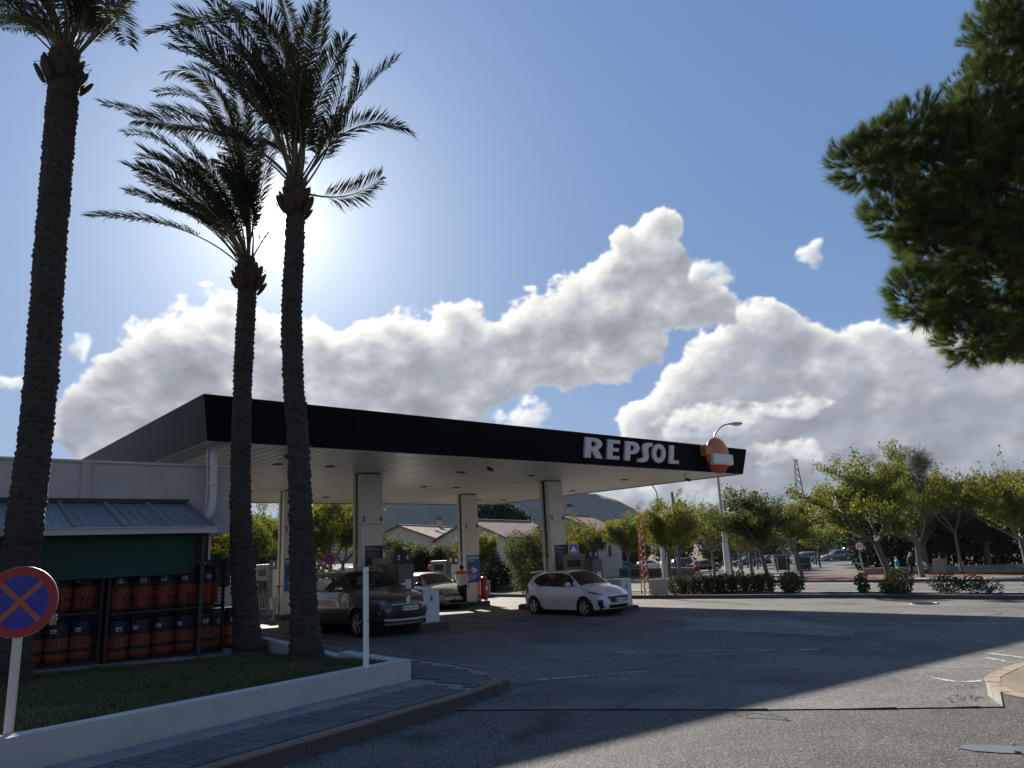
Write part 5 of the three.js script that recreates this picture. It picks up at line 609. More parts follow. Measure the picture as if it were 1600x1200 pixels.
// --- older pale compact
const Slv = phys([0.42, 0.40, 0.35], 0.3, { metalness: 0.4, clearcoat: 1, clearcoatRoughness: 0.08 });
const oldWin = [[[0.72, 1.0], [-0.04, 0.97], [-0.06, 1.37], [0.2, 1.36], [0.5, 1.2]], [[-0.1, 0.97], [-0.95, 0.99], [-0.97, 1.34], [-0.1, 1.38]], [[-1.05, 1.0], [-1.45, 1.06], [-1.35, 1.26], [-1.05, 1.33]]];
car({ name: 'pale_compact', L: 4.0, W: 1.7, H: 1.5, axles: [1.2, -1.35], wr: 0.3, arch: 0.36, tumble: 0.17, bulge: 0.16, sill: () => 0.22, paint: Slv, lip: 0.008,
  top: [[-2.0, 1.0], [-1.9, 1.2], [-1.75, 1.4], [-1.4, 1.47], [-0.6, 1.5], [0, 1.48], [0.3, 1.43], [1.0, 1.04], [1.3, 0.98], [1.7, 0.88], [1.9, 0.78], [2.0, 0.68]], belt: [[-2, 0.98], [0, 0.93], [1, 0.92], [1.6, 0.85], [2, 0.66]], nose: [[0.2, 1.92], [0.4, 2.0], [0.68, 1.94], [1, 1.95]], tail: [[0.2, -1.92], [0.5, -2.0], [1.0, -1.9], [1.5, -1.85]], plan: [[-2, 0.82], [-1.7, 0.94], [0, 1], [1.2, 0.985], [1.7, 0.88], [2, 0.66]], ws: [0.98, 0.24], rw: [-1.86, -1.62], windows: oldWin, seams: [0.8, -0.05, -1.0], handles: [0.1, -0.85], mirror: [0.6, 1.0], mirrorMat: M.trim, spokes: 6, cabin: [0.68, -1.3, 0.95], plate: '4127 CDN', plateAt: [2.19, 0.44, 0],
  sort: (p, x, y, w) => { const R = w < 0 ? 'R' : ''; if (p === 'top') { if (x < 0.98 && x > 0.24 && Math.abs(w) < 0.9) return 'windscreen'; if (x < -1.62 && x > -1.86 && Math.abs(w) < 0.84) return 'rear_window'; return x > 0.98 ? 'hood' : 'roof'; }
    if (p === 'front') { if (y > 0.54 && y < 0.63 && Math.abs(w) < 0.6) return 'grille'; if (y > 0.28 && y < 0.38 && Math.abs(w) < 0.75) return 'lower_grille'; if (Math.abs(w) > 0.62 && y > 0.52 && y < 0.66) return 'headlight' + R; return 'front_bumper'; } if (p === 'rear') return y > 0.6 ? 'tailgate' : 'rear_bumper';
    for (let k = 0; k < 3; k++) if (inPoly(oldWin[k], x, y)) return (k === 2 ? 'quarter_window' : 'side_window') + R; if (y > 0.98 && y < 1.34 && x < 0.6 && x > -1.1) return 'pillar'; if (x > 1.6 && y > 0.6 && y < 0.78 - (x - 1.6) * 0.2) return 'headlight' + R; if (x < -1.8 && y > 0.75 && y < 1.1) return 'tail_light' + R; if (x < 0.8 && x > -0.05) return 'front_door' + R; if (x < -0.05 && x > -1.0) return 'rear_door' + R; return x > 1.6 ? 'front_bumper' : 'body'; },
}, 'older pale silver compact car beside the pump attendant', [18.8, FY(18.8), -27.0], -Math.PI / 2);
// --- cars far off in the car park: plain shells
function farCar(label, x, z, turn, kind, colour, group) {
  const suv = kind === 'suv', van = kind === 'van', L = van ? 4.8 : suv ? 4.4 : kind === 'sedan' ? 4.5 : 3.9, H = van ? 1.95 : suv ? 1.65 : 1.45, k = L / 2, b = H * 0.62;
  const S = { L, W: van ? 1.85 : 1.76, H, axles: [k * 0.62, -k * 0.6], wr: suv ? 0.35 : 0.31, arch: suv ? 0.42 : 0.37, tumble: van ? 0.08 : 0.17, bulge: 0.12, sill: () => suv ? 0.28 : 0.22, top: van ? [[-k, 1.7], [-k + 0.1, H - 0.05], [0, H], [k * 0.35, H - 0.05], [k * 0.7, 1.15], [k, 0.85]] : kind === 'sedan' ? [[-k, 0.95], [-k * 0.75, 1.0], [-k * 0.6, 1.06], [-k * 0.28, H - 0.06], [0, H], [k * 0.12, H - 0.03], [k * 0.48, 0.98], [k * 0.8, 0.88], [k, 0.7]] : [[-k, H * 0.66], [-k * 0.96, H * 0.82], [-k * 0.86, H - 0.06], [-0.5, H], [k * 0.08, H - 0.02], [k * 0.48, H * 0.69], [k * 0.8, H * 0.62], [k, H * 0.5]],
    belt: [[-k, b], [k * 0.5, b - 0.02], [k, b - 0.2]], nose: [[0.2, k - 0.06], [0.5, k], [1, k - 0.1]], tail: [[0.2, -k + 0.06], [0.6, -k], [1.4, -k + 0.08]], plan: [[-k, 0.82], [-k * 0.8, 0.95], [0, 1], [k * 0.75, 0.96], [k, 0.7]], ws: [k * 0.46, k * 0.12], rw: kind === 'sedan' ? [-k * 0.58, -k * 0.3] : [-k * 0.95, -k * 0.87] };
  const roofY = (x) => H - 0.16; S.sort = (p, x, y, w) => { if (p === 'top') return (x < S.ws[0] && x > S.ws[1] && Math.abs(w) < 0.88) || (x > S.rw[0] && x < S.rw[1] && Math.abs(w) < 0.85) ? 'window' : 'body'; if (p === 'front') return y > 0.4 && y < 0.6 && Math.abs(w) < 0.5 ? 'grille' : Math.abs(w) > 0.6 && y > 0.5 ? 'headlight' : 'body'; if (p === 'rear') return Math.abs(w) > 0.7 && y > 0.6 ? 'tail_light' : van && y > 1.1 && y < 1.6 && Math.abs(w) < 0.8 ? 'window' : 'body'; const f = (x - S.ws[1]) / (S.ws[0] - S.ws[1]); return y > b + 0.04 && y < roofY(x) - clamp(f) * (H - b) * 0.85 && x > -k * (kind === 'sedan' ? 0.42 : 0.86) && x < S.ws[0] - 0.06 && Math.abs(((x + 10) % 0.95) - 0.5) > 0.03 ? 'window' : 'body'; };
  const t = thing('parked_car', label, 'car', [x, gh(x) + 0.03, z], turn, group), sh = carShell(S, 34, 14, 6); const mat = phys(colour, 0.3, { clearcoat: 1, clearcoatRoughness: 0.08 }); M.glassFar ??= phys(0.01, 0.06, { clearcoat: 1 });
  for (const bk in sh.geo) part(bk, sh.geo[bk], { body: mat, window: M.glassFar, grille: M.trim, headlight: M.lampClear, tail_light: M.lampRed }[bk], t); for (const s of [-1, 1]) for (const a of S.axles) wheelParts(t, a, S.wr, s * (S.W / 2 - 0.1), s, S.wr, 5, M.rim, true); part('underbody', box(L * 0.9, 0.2, S.W * 0.75, 0, S.sill() + 0.08, 0), M.under, t); return t;
}
// side-on to the viewer: the row beyond the trees (their noses point left or right along the aisle)
const AISLE = Math.atan2(0.668, 0.744);
for (const [l, x, z, d, kind, c] of [['dark green saloon parked in the row beyond the litter bin', 95.6, -58.5, Math.PI, 'sedan', [0.012, 0.03, 0.022]], ['black saloon parked behind the leaning street tree', 101.2, -58, 0, 'sedan', [0.01, 0.01, 0.012]], ['silver SUV parked behind the green waste containers', 103.5, -54.2, Math.PI, 'suv', [0.4, 0.42, 0.45]], ['grey SUV parked between silver SUV and white van', 111.2, -52.9, Math.PI, 'suv', [0.16, 0.17, 0.18]], ['white van parked behind the speed limit sign', 119.5, -53.2, 0, 'van', [0.7, 0.7, 0.7]], ['dark estate car parked beyond the white van', 123.5, -51.2, 0, 'suv', [0.02, 0.02, 0.025]]]) farCar(l, x, z, -AISLE + d + 0.12, kind, c, 'cars in the far parking row');
for (const [l, x, z, a, kind, c] of [['dark blue car parked beside the fuel dispenser pods', 73, -65.6, -0.5, 'hatch', [0.015, 0.02, 0.06]], ['black car parked behind the blue one under the trees', 80, -69.5, -0.6, 'hatch', [0.012, 0.012, 0.014]], ['white hatchback in the car park behind the lettered wall', 92, -73, -0.5, 'hatch', [0.7, 0.7, 0.7]], ['silver car half hidden behind the lettered wall', 90.5, -67.4, -0.55, 'hatch', [0.45, 0.46, 0.47]], ['black SUV parked behind the walking backpacker', 88.5, -63.6, -0.5, 'suv', [0.012, 0.012, 0.014]], ['dark saloon parked right of the walking backpacker', 81.8, -56.3, -0.4, 'sedan', [0.015, 0.016, 0.022]], ['charcoal hatchback in deep shade under the trees', 85, -71.5, -0.55, 'hatch', [0.03, 0.03, 0.032]]]) farCar(l, x, z, a, kind, c, 'cars in the shaded car park');
farCar('white van roof seen behind the dark SUV', 26, -44, 0.2, 'van', [0.68, 0.68, 0.68]);
console.log('cars done');
// ---------- people ----------
const SKIN = std([0.42, 0.24, 0.16], 0.6);
const J0 = { pelvis: [0, 0.95, 0], waist: [0, 1.1, 0], chest: [0, 1.28, 0.01], neck: [0, 1.46, 0], head: [0, 1.6, 0.02], shL: [0.18, 1.4, 0], shR: [-0.18, 1.4, 0], elL: [0.24, 1.12, -0.03], elR: [-0.24, 1.12, -0.03], wrL: [0.25, 0.88, 0.06], wrR: [-0.25, 0.88, 0.06], hipL: [0.09, 0.92, 0], hipR: [-0.09, 0.92, 0], knL: [0.1, 0.5, 0.02], knR: [-0.1, 0.5, 0.02], anL: [0.1, 0.09, -0.02], anR: [-0.1, 0.09, -0.02], toL: [0.12, 0.035, 0.15], toR: [-0.12, 0.035, 0.15] };
const BONES = { torso: [['pelvis', 'waist', 0.135, 0.12], ['waist', 'chest', 0.12, 0.145], ['chest', 'neck', 0.12, 0.06], ['shL', 'shR', 0.072, 0.072], ['pelvis', 'hipL', 0.12, 0.11], ['pelvis', 'hipR', 0.12, 0.11]], neck: [['neck', 'head', 0.052, 0.06]], uarm: [['shL', 'elL', 0.062, 0.043], ['shR', 'elR', 0.062, 0.043]], farm: [['elL', 'wrL', 0.043, 0.03], ['elR', 'wrR', 0.043, 0.03]], thigh: [['hipL', 'knL', 0.095, 0.062], ['hipR', 'knR', 0.095, 0.062]], calf: [['knL', 'anL', 0.064, 0.042], ['knR', 'anR', 0.064, 0.042]], foot: [['anL', 'toL', 0.045, 0.036], ['anR', 'toR', 0.045, 0.036]] };
function bodyGeo(J, sets, inflate, cut = () => 0, withHead = false, res = 52) {
  const bones = sets.flatMap((s) => BONES[s]).map(([a, b, r0, r1]) => [J[a], J[b], r0 + inflate, r1 + inflate]), mc = new MarchingCubes(res, SKIN, false, false, 60000); mc.isolation = 0; const half = res / 2, sc = 0.96, cy = 0.9;
  for (let z = 0; z < res; z++) for (let y = 0; y < res; y++) for (let x = 0; x < res; x++) { const px = (x - half) / half * sc, py = (y - half) / half * sc + cy, pz = (z - half) / half * sc; let d = 1;
    for (const [a, b, r0, r1] of bones) { const vx = b[0] - a[0], vy = b[1] - a[1], vz = b[2] - a[2], wx = px - a[0], wy = py - a[1], wz = pz - a[2], t = clamp((wx * vx + wy * vy + wz * vz) / (vx * vx + vy * vy + vz * vz + 1e-9)), dx = wx - vx * t, dy = wy - vy * t, dz = wz - vz * t, e = Math.sqrt(dx * dx + dy * dy + dz * dz * 1.15) - lerp(r0, r1, t); const k = 0.05, h = clamp(0.5 + 0.5 * (d - e) / k); d = lerp(d, e, h) - k * h * (1 - h); }
    if (withHead) { const h = J.head, dx = (px - h[0]) / 0.078, dy = (py - h[1] - 0.02) / 0.115, dz = (pz - h[2]) / 0.098, q = Math.sqrt(dx * dx + dy * dy + dz * dz), e = (q - 1) * 0.085; const k = 0.02, hh = clamp(0.5 + 0.5 * (d - e) / k); d = lerp(d, e, hh) - k * hh * (1 - hh); }
    d = Math.max(d, cut(px, py, pz)); mc.field[x + y * res + z * res * res] = -d; }
  mc.update(); const n = mc.count ?? mc.geometry.drawRange.count, p = new Float32Array(n * 3); for (let i = 0; i < n * 3; i += 3) { p[i] = mc.positionArray[i] * sc; p[i + 1] = mc.positionArray[i + 1] * sc + cy; p[i + 2] = mc.positionArray[i + 2] * sc; }
  let g = new THREE.BufferGeometry(); g.setAttribute('position', new THREE.BufferAttribute(p, 3)); g = mergeVertices(g, 1e-4); g.computeVertexNormals(); const nn = g.attributes.normal, pp = g.attributes.position; return g;
}
const taper = (a, b, r0, r1) => { const A = V(...a), d = V(...b).sub(A), g = new THREE.CylinderGeometry(r1, r0, d.length(), 8); g.applyQuaternion(new THREE.Quaternion().setFromUnitVectors(V(0, 1, 0), d.clone().normalize())); return g.translate(a[0] + d.x / 2, a[1] + d.y / 2, a[2] + d.z / 2); };
function handGeo(wr, el, s) { // palm, four bent fingers and a thumb hanging on from the wrist
  const d = V(...wr).sub(V(...el)).normalize(), side = V(s, 0, 0).addScaledVector(d, -d.x * s).normalize(), fw = d.clone().cross(side).multiplyScalar(-s).normalize(), P = (a, b, c) => V(...wr).addScaledVector(d, a).addScaledVector(fw, b).addScaledVector(side, c).toArray(), gs = [];
  const palm = new THREE.SphereGeometry(1, 12, 8).scale(0.016, 0.05, 0.042); palm.applyMatrix4(new THREE.Matrix4().makeBasis(side, d, fw)); gs.push(palm.translate(...P(0.05, 0, 0)));
  [0.07, 0.078, 0.072, 0.058].forEach((l, k) => { const b = -0.03 + k * 0.02; gs.push(taper(P(0.085, -b, 0), P(0.085 + l * 0.55, -b, -0.008), 0.0095, 0.009), taper(P(0.085 + l * 0.55, -b, -0.008), P(0.085 + l, -b, -0.03), 0.009, 0.0075)); });
  gs.push(taper(P(0.03, 0.035, 0), P(0.06, 0.058, -0.012), 0.012, 0.01), taper(P(0.06, 0.058, -0.012), P(0.088, 0.06, -0.025), 0.01, 0.008)); return gs;
}
function person(label, pos, turn, o) {
  const J = { ...J0, ...o.pose }, t = thing('person', label, 'person', pos, turn), s = o.scale ?? 1; t.scale.setScalar(s);
  const h = J.head, face = [ball(0.011, h[0] + 0.03, h[1] + 0.03, h[2] + 0.084), ball(0.011, h[0] - 0.03, h[1] + 0.03, h[2] + 0.084), taper([h[0], h[1] + 0.03, h[2] + 0.09], [h[0], h[1] - 0.012, h[2] + 0.112], 0.008, 0.013), ball(0.02, h[0], h[1] - 0.048, h[2] + 0.082, 1.1, 0.35, 0.5), ball(0.024, h[0] + 0.08, h[1] + 0.01, h[2], 0.4, 1.1, 0.7), ball(0.024, h[0] - 0.08, h[1] + 0.01, h[2], 0.4, 1.1, 0.7)];
  part('body', [bodyGeo(J, Object.keys(BONES), 0, undefined, true), ...face, ...handGeo(J.wrL, J.elL, 1), ...handGeo(J.wrR, J.elR, -1)], SKIN, t);
  for (const [n, sets, inf, mat, cut] of o.clothes) part(n, bodyGeo(J, sets, inf, cut), mat, t);
  part('eyes', [ball(0.006, h[0] + 0.03, h[1] + 0.03, h[2] + 0.093), ball(0.006, h[0] - 0.03, h[1] + 0.03, h[2] + 0.093)], M.dark, t);
  part('hair', [at(new THREE.SphereGeometry(1, 18, 12, 0, 6.2832, 0, 1.75).scale(0.09, 0.112, 0.108), h[0], h[1] + 0.03, h[2] - 0.016, -0.35), ...(o.longHair ? [at(new THREE.SphereGeometry(1, 14, 10).scale(0.085, 0.2, 0.05), h[0], h[1] - 0.09, h[2] - 0.085), ball(0.05, h[0], h[1] - 0.27, h[2] - 0.09, 1.3, 1.4, 0.7)] : [])], o.hair, t);
  o.extra?.(t, J); return t;
}
const cloth = (c) => std(c, 0.9); const below = (y) => (px, py) => py - y, above = (y) => (px, py) => y - py, band = (a, b) => (px, py) => Math.max(a - py, py - b);
person('pump attendant in white shirt with orange shoulders and dark trousers standing by the compact', [19.0, FY(19) + 0.002, -24.85], 2.0, { pose: { elL: [0.25, 1.14, 0.06], wrL: [0.2, 1.02, 0.27], elR: [-0.25, 1.13, 0.0], wrR: [-0.24, 0.92, 0.12] }, hair: cloth([0.012, 0.01, 0.01]), clothes: [['shirt', ['torso', 'uarm'], 0.022, cloth([0.7, 0.7, 0.7]), above(0.9)], ['shoulder_yoke', ['torso', 'uarm'], 0.03, cloth([0.75, 0.16, 0.03]), above(1.37)], ['trousers', ['torso', 'thigh', 'calf'], 0.02, cloth([0.012, 0.013, 0.02]), band(0.08, 0.98)], ['reflective_strip', ['calf'], 0.028, std(0.6, 0.4), band(0.2, 0.26)], ['shoes', ['foot'], 0.014, M.black]] });
person('walker with grey backpack, pale shirt and dark red shorts on the far pavement', [58.3, gh(58.3) + 0.1, -40.9], 2.5, { scale: 1.04, pose: { knL: [0.1, 0.52, 0.16], anL: [0.1, 0.14, 0.12], toL: [0.11, 0.06, 0.29], knR: [-0.1, 0.5, -0.06], anR: [-0.1, 0.12, -0.26], toR: [-0.11, 0.035, -0.1], elL: [0.25, 1.14, -0.1], wrL: [0.27, 0.92, -0.05], elR: [-0.25, 1.14, 0.06], wrR: [-0.26, 0.94, 0.2] }, hair: cloth([0.05, 0.035, 0.025]), clothes: [['shirt', ['torso', 'uarm'], 0.02, cloth([0.62, 0.52, 0.48]), above(0.95)], ['shorts', ['torso', 'thigh'], 0.03, cloth([0.12, 0.015, 0.025]), band(0.58, 0.98)], ['shoes', ['foot'], 0.014, M.dark]], extra: (t) => part('backpack', [rbox(0.34, 0.48, 0.2, 0.08, 0, 1.22, -0.25), rbox(0.28, 0.2, 0.08, 0.03, 0, 1.12, -0.37)], std([0.16, 0.17, 0.17], 0.8), t) });
person('child in blue top and pink cap walking past the speed sign', [56.2, gh(56.2) + 0.13, -22.4], -2.3, { scale: 0.8, pose: { knL: [0.1, 0.52, 0.13], anL: [0.1, 0.12, 0.12], toL: [0.11, 0.05, 0.28], anR: [-0.1, 0.12, -0.2], toR: [-0.11, 0.035, -0.04] }, hair: cloth([0.2, 0.1, 0.05]), clothes: [['top', ['torso', 'uarm'], 0.024, cloth([0.03, 0.28, 0.42]), above(0.86)], ['trousers', ['torso', 'thigh', 'calf'], 0.02, cloth([0.45, 0.4, 0.36]), band(0.1, 0.94)], ['shoes', ['foot'], 0.014, M.plastic]], extra: (t, J) => part('cap', [at(new THREE.SphereGeometry(0.115, 16, 8, 0, 6.2832, 0, 1.4), J.head[0], J.head[1] + 0.05, J.head[2]), box(0.15, 0.015, 0.12, J.head[0], J.head[1] + 0.07, J.head[2] + 0.13)], cloth([0.5, 0.12, 0.16]), t) });
person('woman with long fair hair in dark clothes pushing a stroller', [57.5, gh(57.5) + 0.13, -22.05], 0.84, { scale: 1, longHair: true, pose: { chest: [0, 1.26, 0.08], neck: [0, 1.42, 0.14], head: [0, 1.55, 0.2], shL: [0.18, 1.37, 0.12], shR: [-0.18, 1.37, 0.12], elL: [0.22, 1.12, 0.22], wrL: [0.2, 1.02, 0.46], elR: [-0.22, 1.12, 0.22], wrR: [-0.2, 1.02, 0.46], knL: [0.1, 0.5, 0.14], anL: [0.1, 0.1, 0.1], toL: [0.11, 0.035, 0.26], anR: [-0.1, 0.12, -0.24], toR: [-0.11, 0.035, -0.08] }, hair: cloth([0.42, 0.3, 0.14]), clothes: [['jacket', ['torso', 'uarm', 'farm'], 0.022, cloth([0.02, 0.02, 0.025]), above(0.88)], ['trousers', ['torso', 'thigh', 'calf'], 0.022, cloth([0.012, 0.014, 0.03]), band(0.1, 0.96)], ['shoes', ['foot'], 0.014, M.dark]] });
{ const t = thing('baby_stroller', 'baby stroller with pale hood pushed along the far pavement', 'stroller', [58.2, gh(58.2) + 0.13, -21.4], 0.84), f = M.steel, dk = cloth([0.02, 0.022, 0.05]); part('frame', [bar([0.2, 1.02, -0.5], [0.22, 0.16, 0.42], 0.014), bar([-0.2, 1.02, -0.5], [-0.22, 0.16, 0.42], 0.014), bar([0.2, 1.02, -0.5], [-0.2, 1.02, -0.5], 0.018), bar([0.22, 0.55, 0.05], [0.25, 0.14, -0.3], 0.014), bar([-0.22, 0.55, 0.05], [-0.25, 0.14, -0.3], 0.014)], f, t); part('seat', [rbox(0.38, 0.14, 0.6, 0.05, 0, 0.45, 0.08), rbox(0.38, 0.5, 0.12, 0.05, 0, 0.65, -0.2, -0.35)], dk, t); part('hood', at(new THREE.SphereGeometry(0.3, 18, 10, 0, 6.2832, 0, 1.5).scale(0.75, 1, 1.05), 0, 0.72, -0.05, 0.35), cloth([0.6, 0.58, 0.52]), t); part('basket', rbox(0.36, 0.14, 0.5, 0.03, 0, 0.26, 0.02), dk, t); for (const [x, z, r] of [[0.27, -0.3, 0.14], [-0.27, -0.3, 0.14], [0.24, 0.42, 0.1], [-0.24, 0.42, 0.1]]) part('wheel', [at(new THREE.TorusGeometry(r - 0.02, 0.022, 8, 20), x, r, z, 0, Math.PI / 2), cyl(0.02, 0.02, 0.05, x, r, z, 0, 0, Math.PI / 2)], M.rubber, t); }
console.log('people done');
// ---------- trees, hedges, shrubs ----------
const treeBark = std(1, 0.95, { map: tex(256, (u, v) => { const g = fbm(u * 12, v * 6, 4, 124, 6), a = 0.11 + 0.12 * (g - 0.5); return [a * 1.1, a, a * 0.86]; }), bumpMap: barkBump, bumpScale: 0.01 });
const leafMat = (tr = 0.45) => phys([1, 1, 1], 0.8, { specularIntensity: 0.25, side: THREE.DoubleSide, transmission: tr, thickness: 0 });
M.leaf = leafMat(0.66); M.leafDark = leafMat(0.25);
const leafGeo = (() => { const g = new THREE.BufferGeometry(); g.setAttribute('position', new THREE.Float32BufferAttribute([0, 0, 0, 0.42, 0.45, 0.1, 0, 0.5, 0, 0, 0, 0, 0, 0.5, 0, -0.42, 0.45, 0.1, 0, 0.5, 0, 0.42, 0.45, 0.1, 0, 1.05, -0.12, 0, 0.5, 0, 0, 1.05, -0.12, -0.42, 0.45, 0.1], 3)); g.computeVertexNormals(); return g; })();
const sprigGeo = (() => { const p = [], r = mulberry(8); for (let k = 0; k < 16; k++) { const y = k / 16, a = k * 2.4, l = 0.35 * (1 - y * 0.5), x = Math.cos(a) * l, z = Math.sin(a) * l, w = 0.05; p.push(-w * z, y, w * x, w * z, y, -w * x, x, y + 0.45, z); } const g = new THREE.BufferGeometry(); g.setAttribute('position', new THREE.Float32BufferAttribute(p, 3)); g.computeVertexNormals(); return g; })();
const bladeGeo = (() => { const g = new THREE.BufferGeometry(); g.setAttribute('position', new THREE.Float32BufferAttribute([0, 0, 0, 0.13, 0.5, 0.02, -0.13, 0.5, 0.02, 0.13, 0.5, 0.02, 0, 1.1, -0.08, -0.13, 0.5, 0.02], 3)); g.computeVertexNormals(); return g; })();
function limbGeo(pts, r0, r1, n = 7) { const c = new THREE.CatmullRomCurve3(pts, false, 'centripetal'), m = Math.max(3, pts.length * 2), pos = [], uv = [], idx = []; let prev = null;
  for (let i = 0; i <= m; i++) { const p = c.getPointAt(i / m), t = c.getTangentAt(i / m); let a = prev ? prev.clone().addScaledVector(t, -prev.dot(t)) : (Math.abs(t.y) > 0.9 ? V(1, 0, 0) : V(0, 1, 0)).cross(t); a.normalize(); prev = a; const b = t.clone().cross(a), r = lerp(r0, r1, i / m); for (let k = 0; k <= n; k++) { const an = k / n * 6.2832; pos.push(p.x + (a.x * Math.cos(an) + b.x * Math.sin(an)) * r, p.y + (a.y * Math.cos(an) + b.y * Math.sin(an)) * r, p.z + (a.z * Math.cos(an) + b.z * Math.sin(an)) * r); uv.push(k / n, i / m * 2); } if (i) for (let k = 0; k < n; k++) { const q = (i - 1) * (n + 1) + k, s = q + n + 1; idx.push(q, q + 1, s, q + 1, s + 1, s); } }
  const g = new THREE.BufferGeometry(); g.setAttribute('position', new THREE.Float32BufferAttribute(pos, 3)); g.setAttribute('uv', new THREE.Float32BufferAttribute(uv, 2)); g.setIndex(idx); g.computeVertexNormals(); return g; }
const PAL = { autumn: [[0.2, 0.22, 0.027], [0.27, 0.24, 0.03], [0.12, 0.165, 0.026], [0.08, 0.12, 0.02], [0.17, 0.19, 0.026], [0.095, 0.135, 0.022], [0.3, 0.22, 0.035]], green: [[0.06, 0.09, 0.02], [0.08, 0.11, 0.022], [0.045, 0.07, 0.016], [0.15, 0.16, 0.03]], dark: [[0.018, 0.03, 0.012], [0.026, 0.04, 0.014], [0.014, 0.024, 0.01]], grey: [[0.075, 0.085, 0.04], [0.055, 0.068, 0.032], [0.1, 0.095, 0.05]], olive: [[0.06, 0.085, 0.035], [0.045, 0.07, 0.03], [0.1, 0.11, 0.04], [0.16, 0.14, 0.03]] };
function scatter(name, pts, geo, mat, pal, size, r, parent, kindLabel) { // pts: [x,y,z,dir?]
  const im = new THREE.InstancedMesh(geo, mat, pts.length), m4 = new THREE.Matrix4(), q = new THREE.Quaternion(), c = new THREE.Color(); pts.forEach((p, i) => { q.setFromEuler(new THREE.Euler((r() - 0.5) * 2.6 + 0.9, r() * 6.2832, (r() - 0.5) * 2.6)); if (p[3]) q.setFromUnitVectors(V(0, 1, 0), p[3]); const s = size * (0.65 + 0.7 * r()); m4.compose(V(p[0], p[1], p[2]), q, V(s, s, s)); im.setMatrixAt(i, m4); const k = pal[Math.floor(r() * pal.length)], b = 0.8 + 0.4 * r(); im.setColorAt(i, c.setRGB(k[0] * b, k[1] * b, k[2] * b)); });
  im.name = name; im.userData.kind = 'stuff'; parent.add(shade(im)); return im; }
function tree(name, label, x, z, o) {
  const r = mulberry(o.seed), y0 = gh(x) + (o.dy ?? 0.1), t = thing(name, label, 'tree', [x, y0, z], 0, o.group), lean = V(...(o.lean ?? [0, 0, 0])), limbs = [], pts = [], H = o.H, fork = o.fork ?? H * 0.38;
  const fp = V(lean.x * fork, fork, lean.z * fork), tr = [V(0, -0.1, 0), V(lean.x * fork * 0.4 + (r() - 0.5) * 0.1, fork * 0.45, lean.z * fork * 0.4 + (r() - 0.5) * 0.1), fp]; part('trunk', limbGeo(tr, o.r ?? 0.13, (o.r ?? 0.13) * 0.8, 10), treeBark, t);
  const grow = (p, d, len, rad, lv) => { const n = 4, P = [p.clone()]; let q = p.clone(), dd = d.clone(); for (let i = 0; i < n; i++) { dd.add(V((r() - 0.5) * 0.5, (r() - 0.35) * (o.up ?? 0.3), (r() - 0.5) * 0.5)).normalize(); q = q.clone().addScaledVector(dd, len / n); P.push(q); } limbs.push(limbGeo(P, rad, rad * 0.5, lv ? 5 : 7));
    if (lv >= 1) { const cnt = (o.per ?? 26) * 1.6; for (let i = 0; i < cnt * (lv === 1 ? 0.5 : 1); i++) { const a = Math.pow(r(), 0.7) * n, k = Math.min(n - 1, Math.floor(a)), b = P[k].clone().lerp(P[k + 1], a - k), sp = o.fluff ?? 0.22; pts.push([b.x + (r() - 0.5) * 2 * sp, b.y + (r() - 0.5) * 2 * sp, b.z + (r() - 0.5) * 2 * sp]); } }
    if (lv < (o.levels ?? 3)) { const m = lv === 0 ? 4 : 3 + (r() < 0.4 ? 1 : 0); for (let i = 0; i < m; i++) { const k = 1 + Math.floor(r() * (n)), b = P[Math.min(n, k)], a = r() * 6.2832, out = V(Math.cos(a), (o.rise ?? 0.12) + 0.6 * (r() - 0.4), Math.sin(a)).addScaledVector(dd, 0.7).normalize(); grow(b, out, len * (0.5 + 0.3 * r()), rad * 0.5, lv + 1); } } };
  const N = o.limbs ?? 5; for (let i = 0; i < N; i++) { const a = i / N * 6.2832 + r(), d = V(Math.cos(a) * (o.spread ?? 1), 0.9 + 0.4 * r(), Math.sin(a) * (o.spread ?? 1)).addScaledVector(lean, 1).normalize(); grow(fp.clone(), d, (H - fork) * 0.62 * (0.8 + 0.4 * r()), (o.r ?? 0.13) * 0.5, 0); }
  for (let i = 0; i < (o.shoots ?? 3); i++) { const a = r() * 6.2832, p0 = fp.clone().add(V(Math.cos(a) * 0.8, (H - fork) * 0.55, Math.sin(a) * 0.8)), e = p0.clone().add(V(Math.cos(a) * (0.6 + r()), (H - fork) * (0.45 + 0.2 * r()), Math.sin(a) * (0.6 + r()))); limbs.push(limbGeo([p0, p0.clone().lerp(e, 0.5).add(V(0.1, 0.1, 0)), e], 0.014, 0.004, 4)); for (let k = 0; k < 14; k++) { const b = p0.clone().lerp(e, 0.35 + 0.65 * r()); pts.push([b.x + (r() - 0.5) * 0.16, b.y + (r() - 0.5) * 0.16, b.z + (r() - 0.5) * 0.16]); } }
  part('branches', limbs, treeBark, t); scatter('crown', pts, o.geo ?? leafGeo, o.mat ?? M.leaf, PAL[o.pal ?? 'autumn'], (o.leaf ?? 0.12) * 0.76, r, t); return t;
}
const LN = (k) => [-0.744 * k, 0, -0.668 * k];
const ST = 'street trees along the far road';
tree('street_tree', 'dark green street tree leaning in the hedge strip', 35.3, -20.4, { seed: 21, H: 4.6, fork: 2.0, lean: LN(0.16), pal: 'green', per: 30, spread: 1.25, r: 0.12, leaf: 0.125, group: ST });
tree('street_tree', 'yellowing street tree on the far kerb behind the small round shrub', 53.1, -28, { seed: 23, H: 5.6, fork: 2.6, pal: 'autumn', per: 30, spread: 1.1, r: 0.14, lean: LN(0.1), group: ST });
tree('street_tree', 'big leaning yellow-green tree in front of the woman with stroller', 36.1, -14.7, { seed: 25, H: 5.9, fork: 2.1, lean: LN(0.24), pal: 'autumn', per: 34, spread: 1.4, r: 0.17, shoots: 6, group: ST });
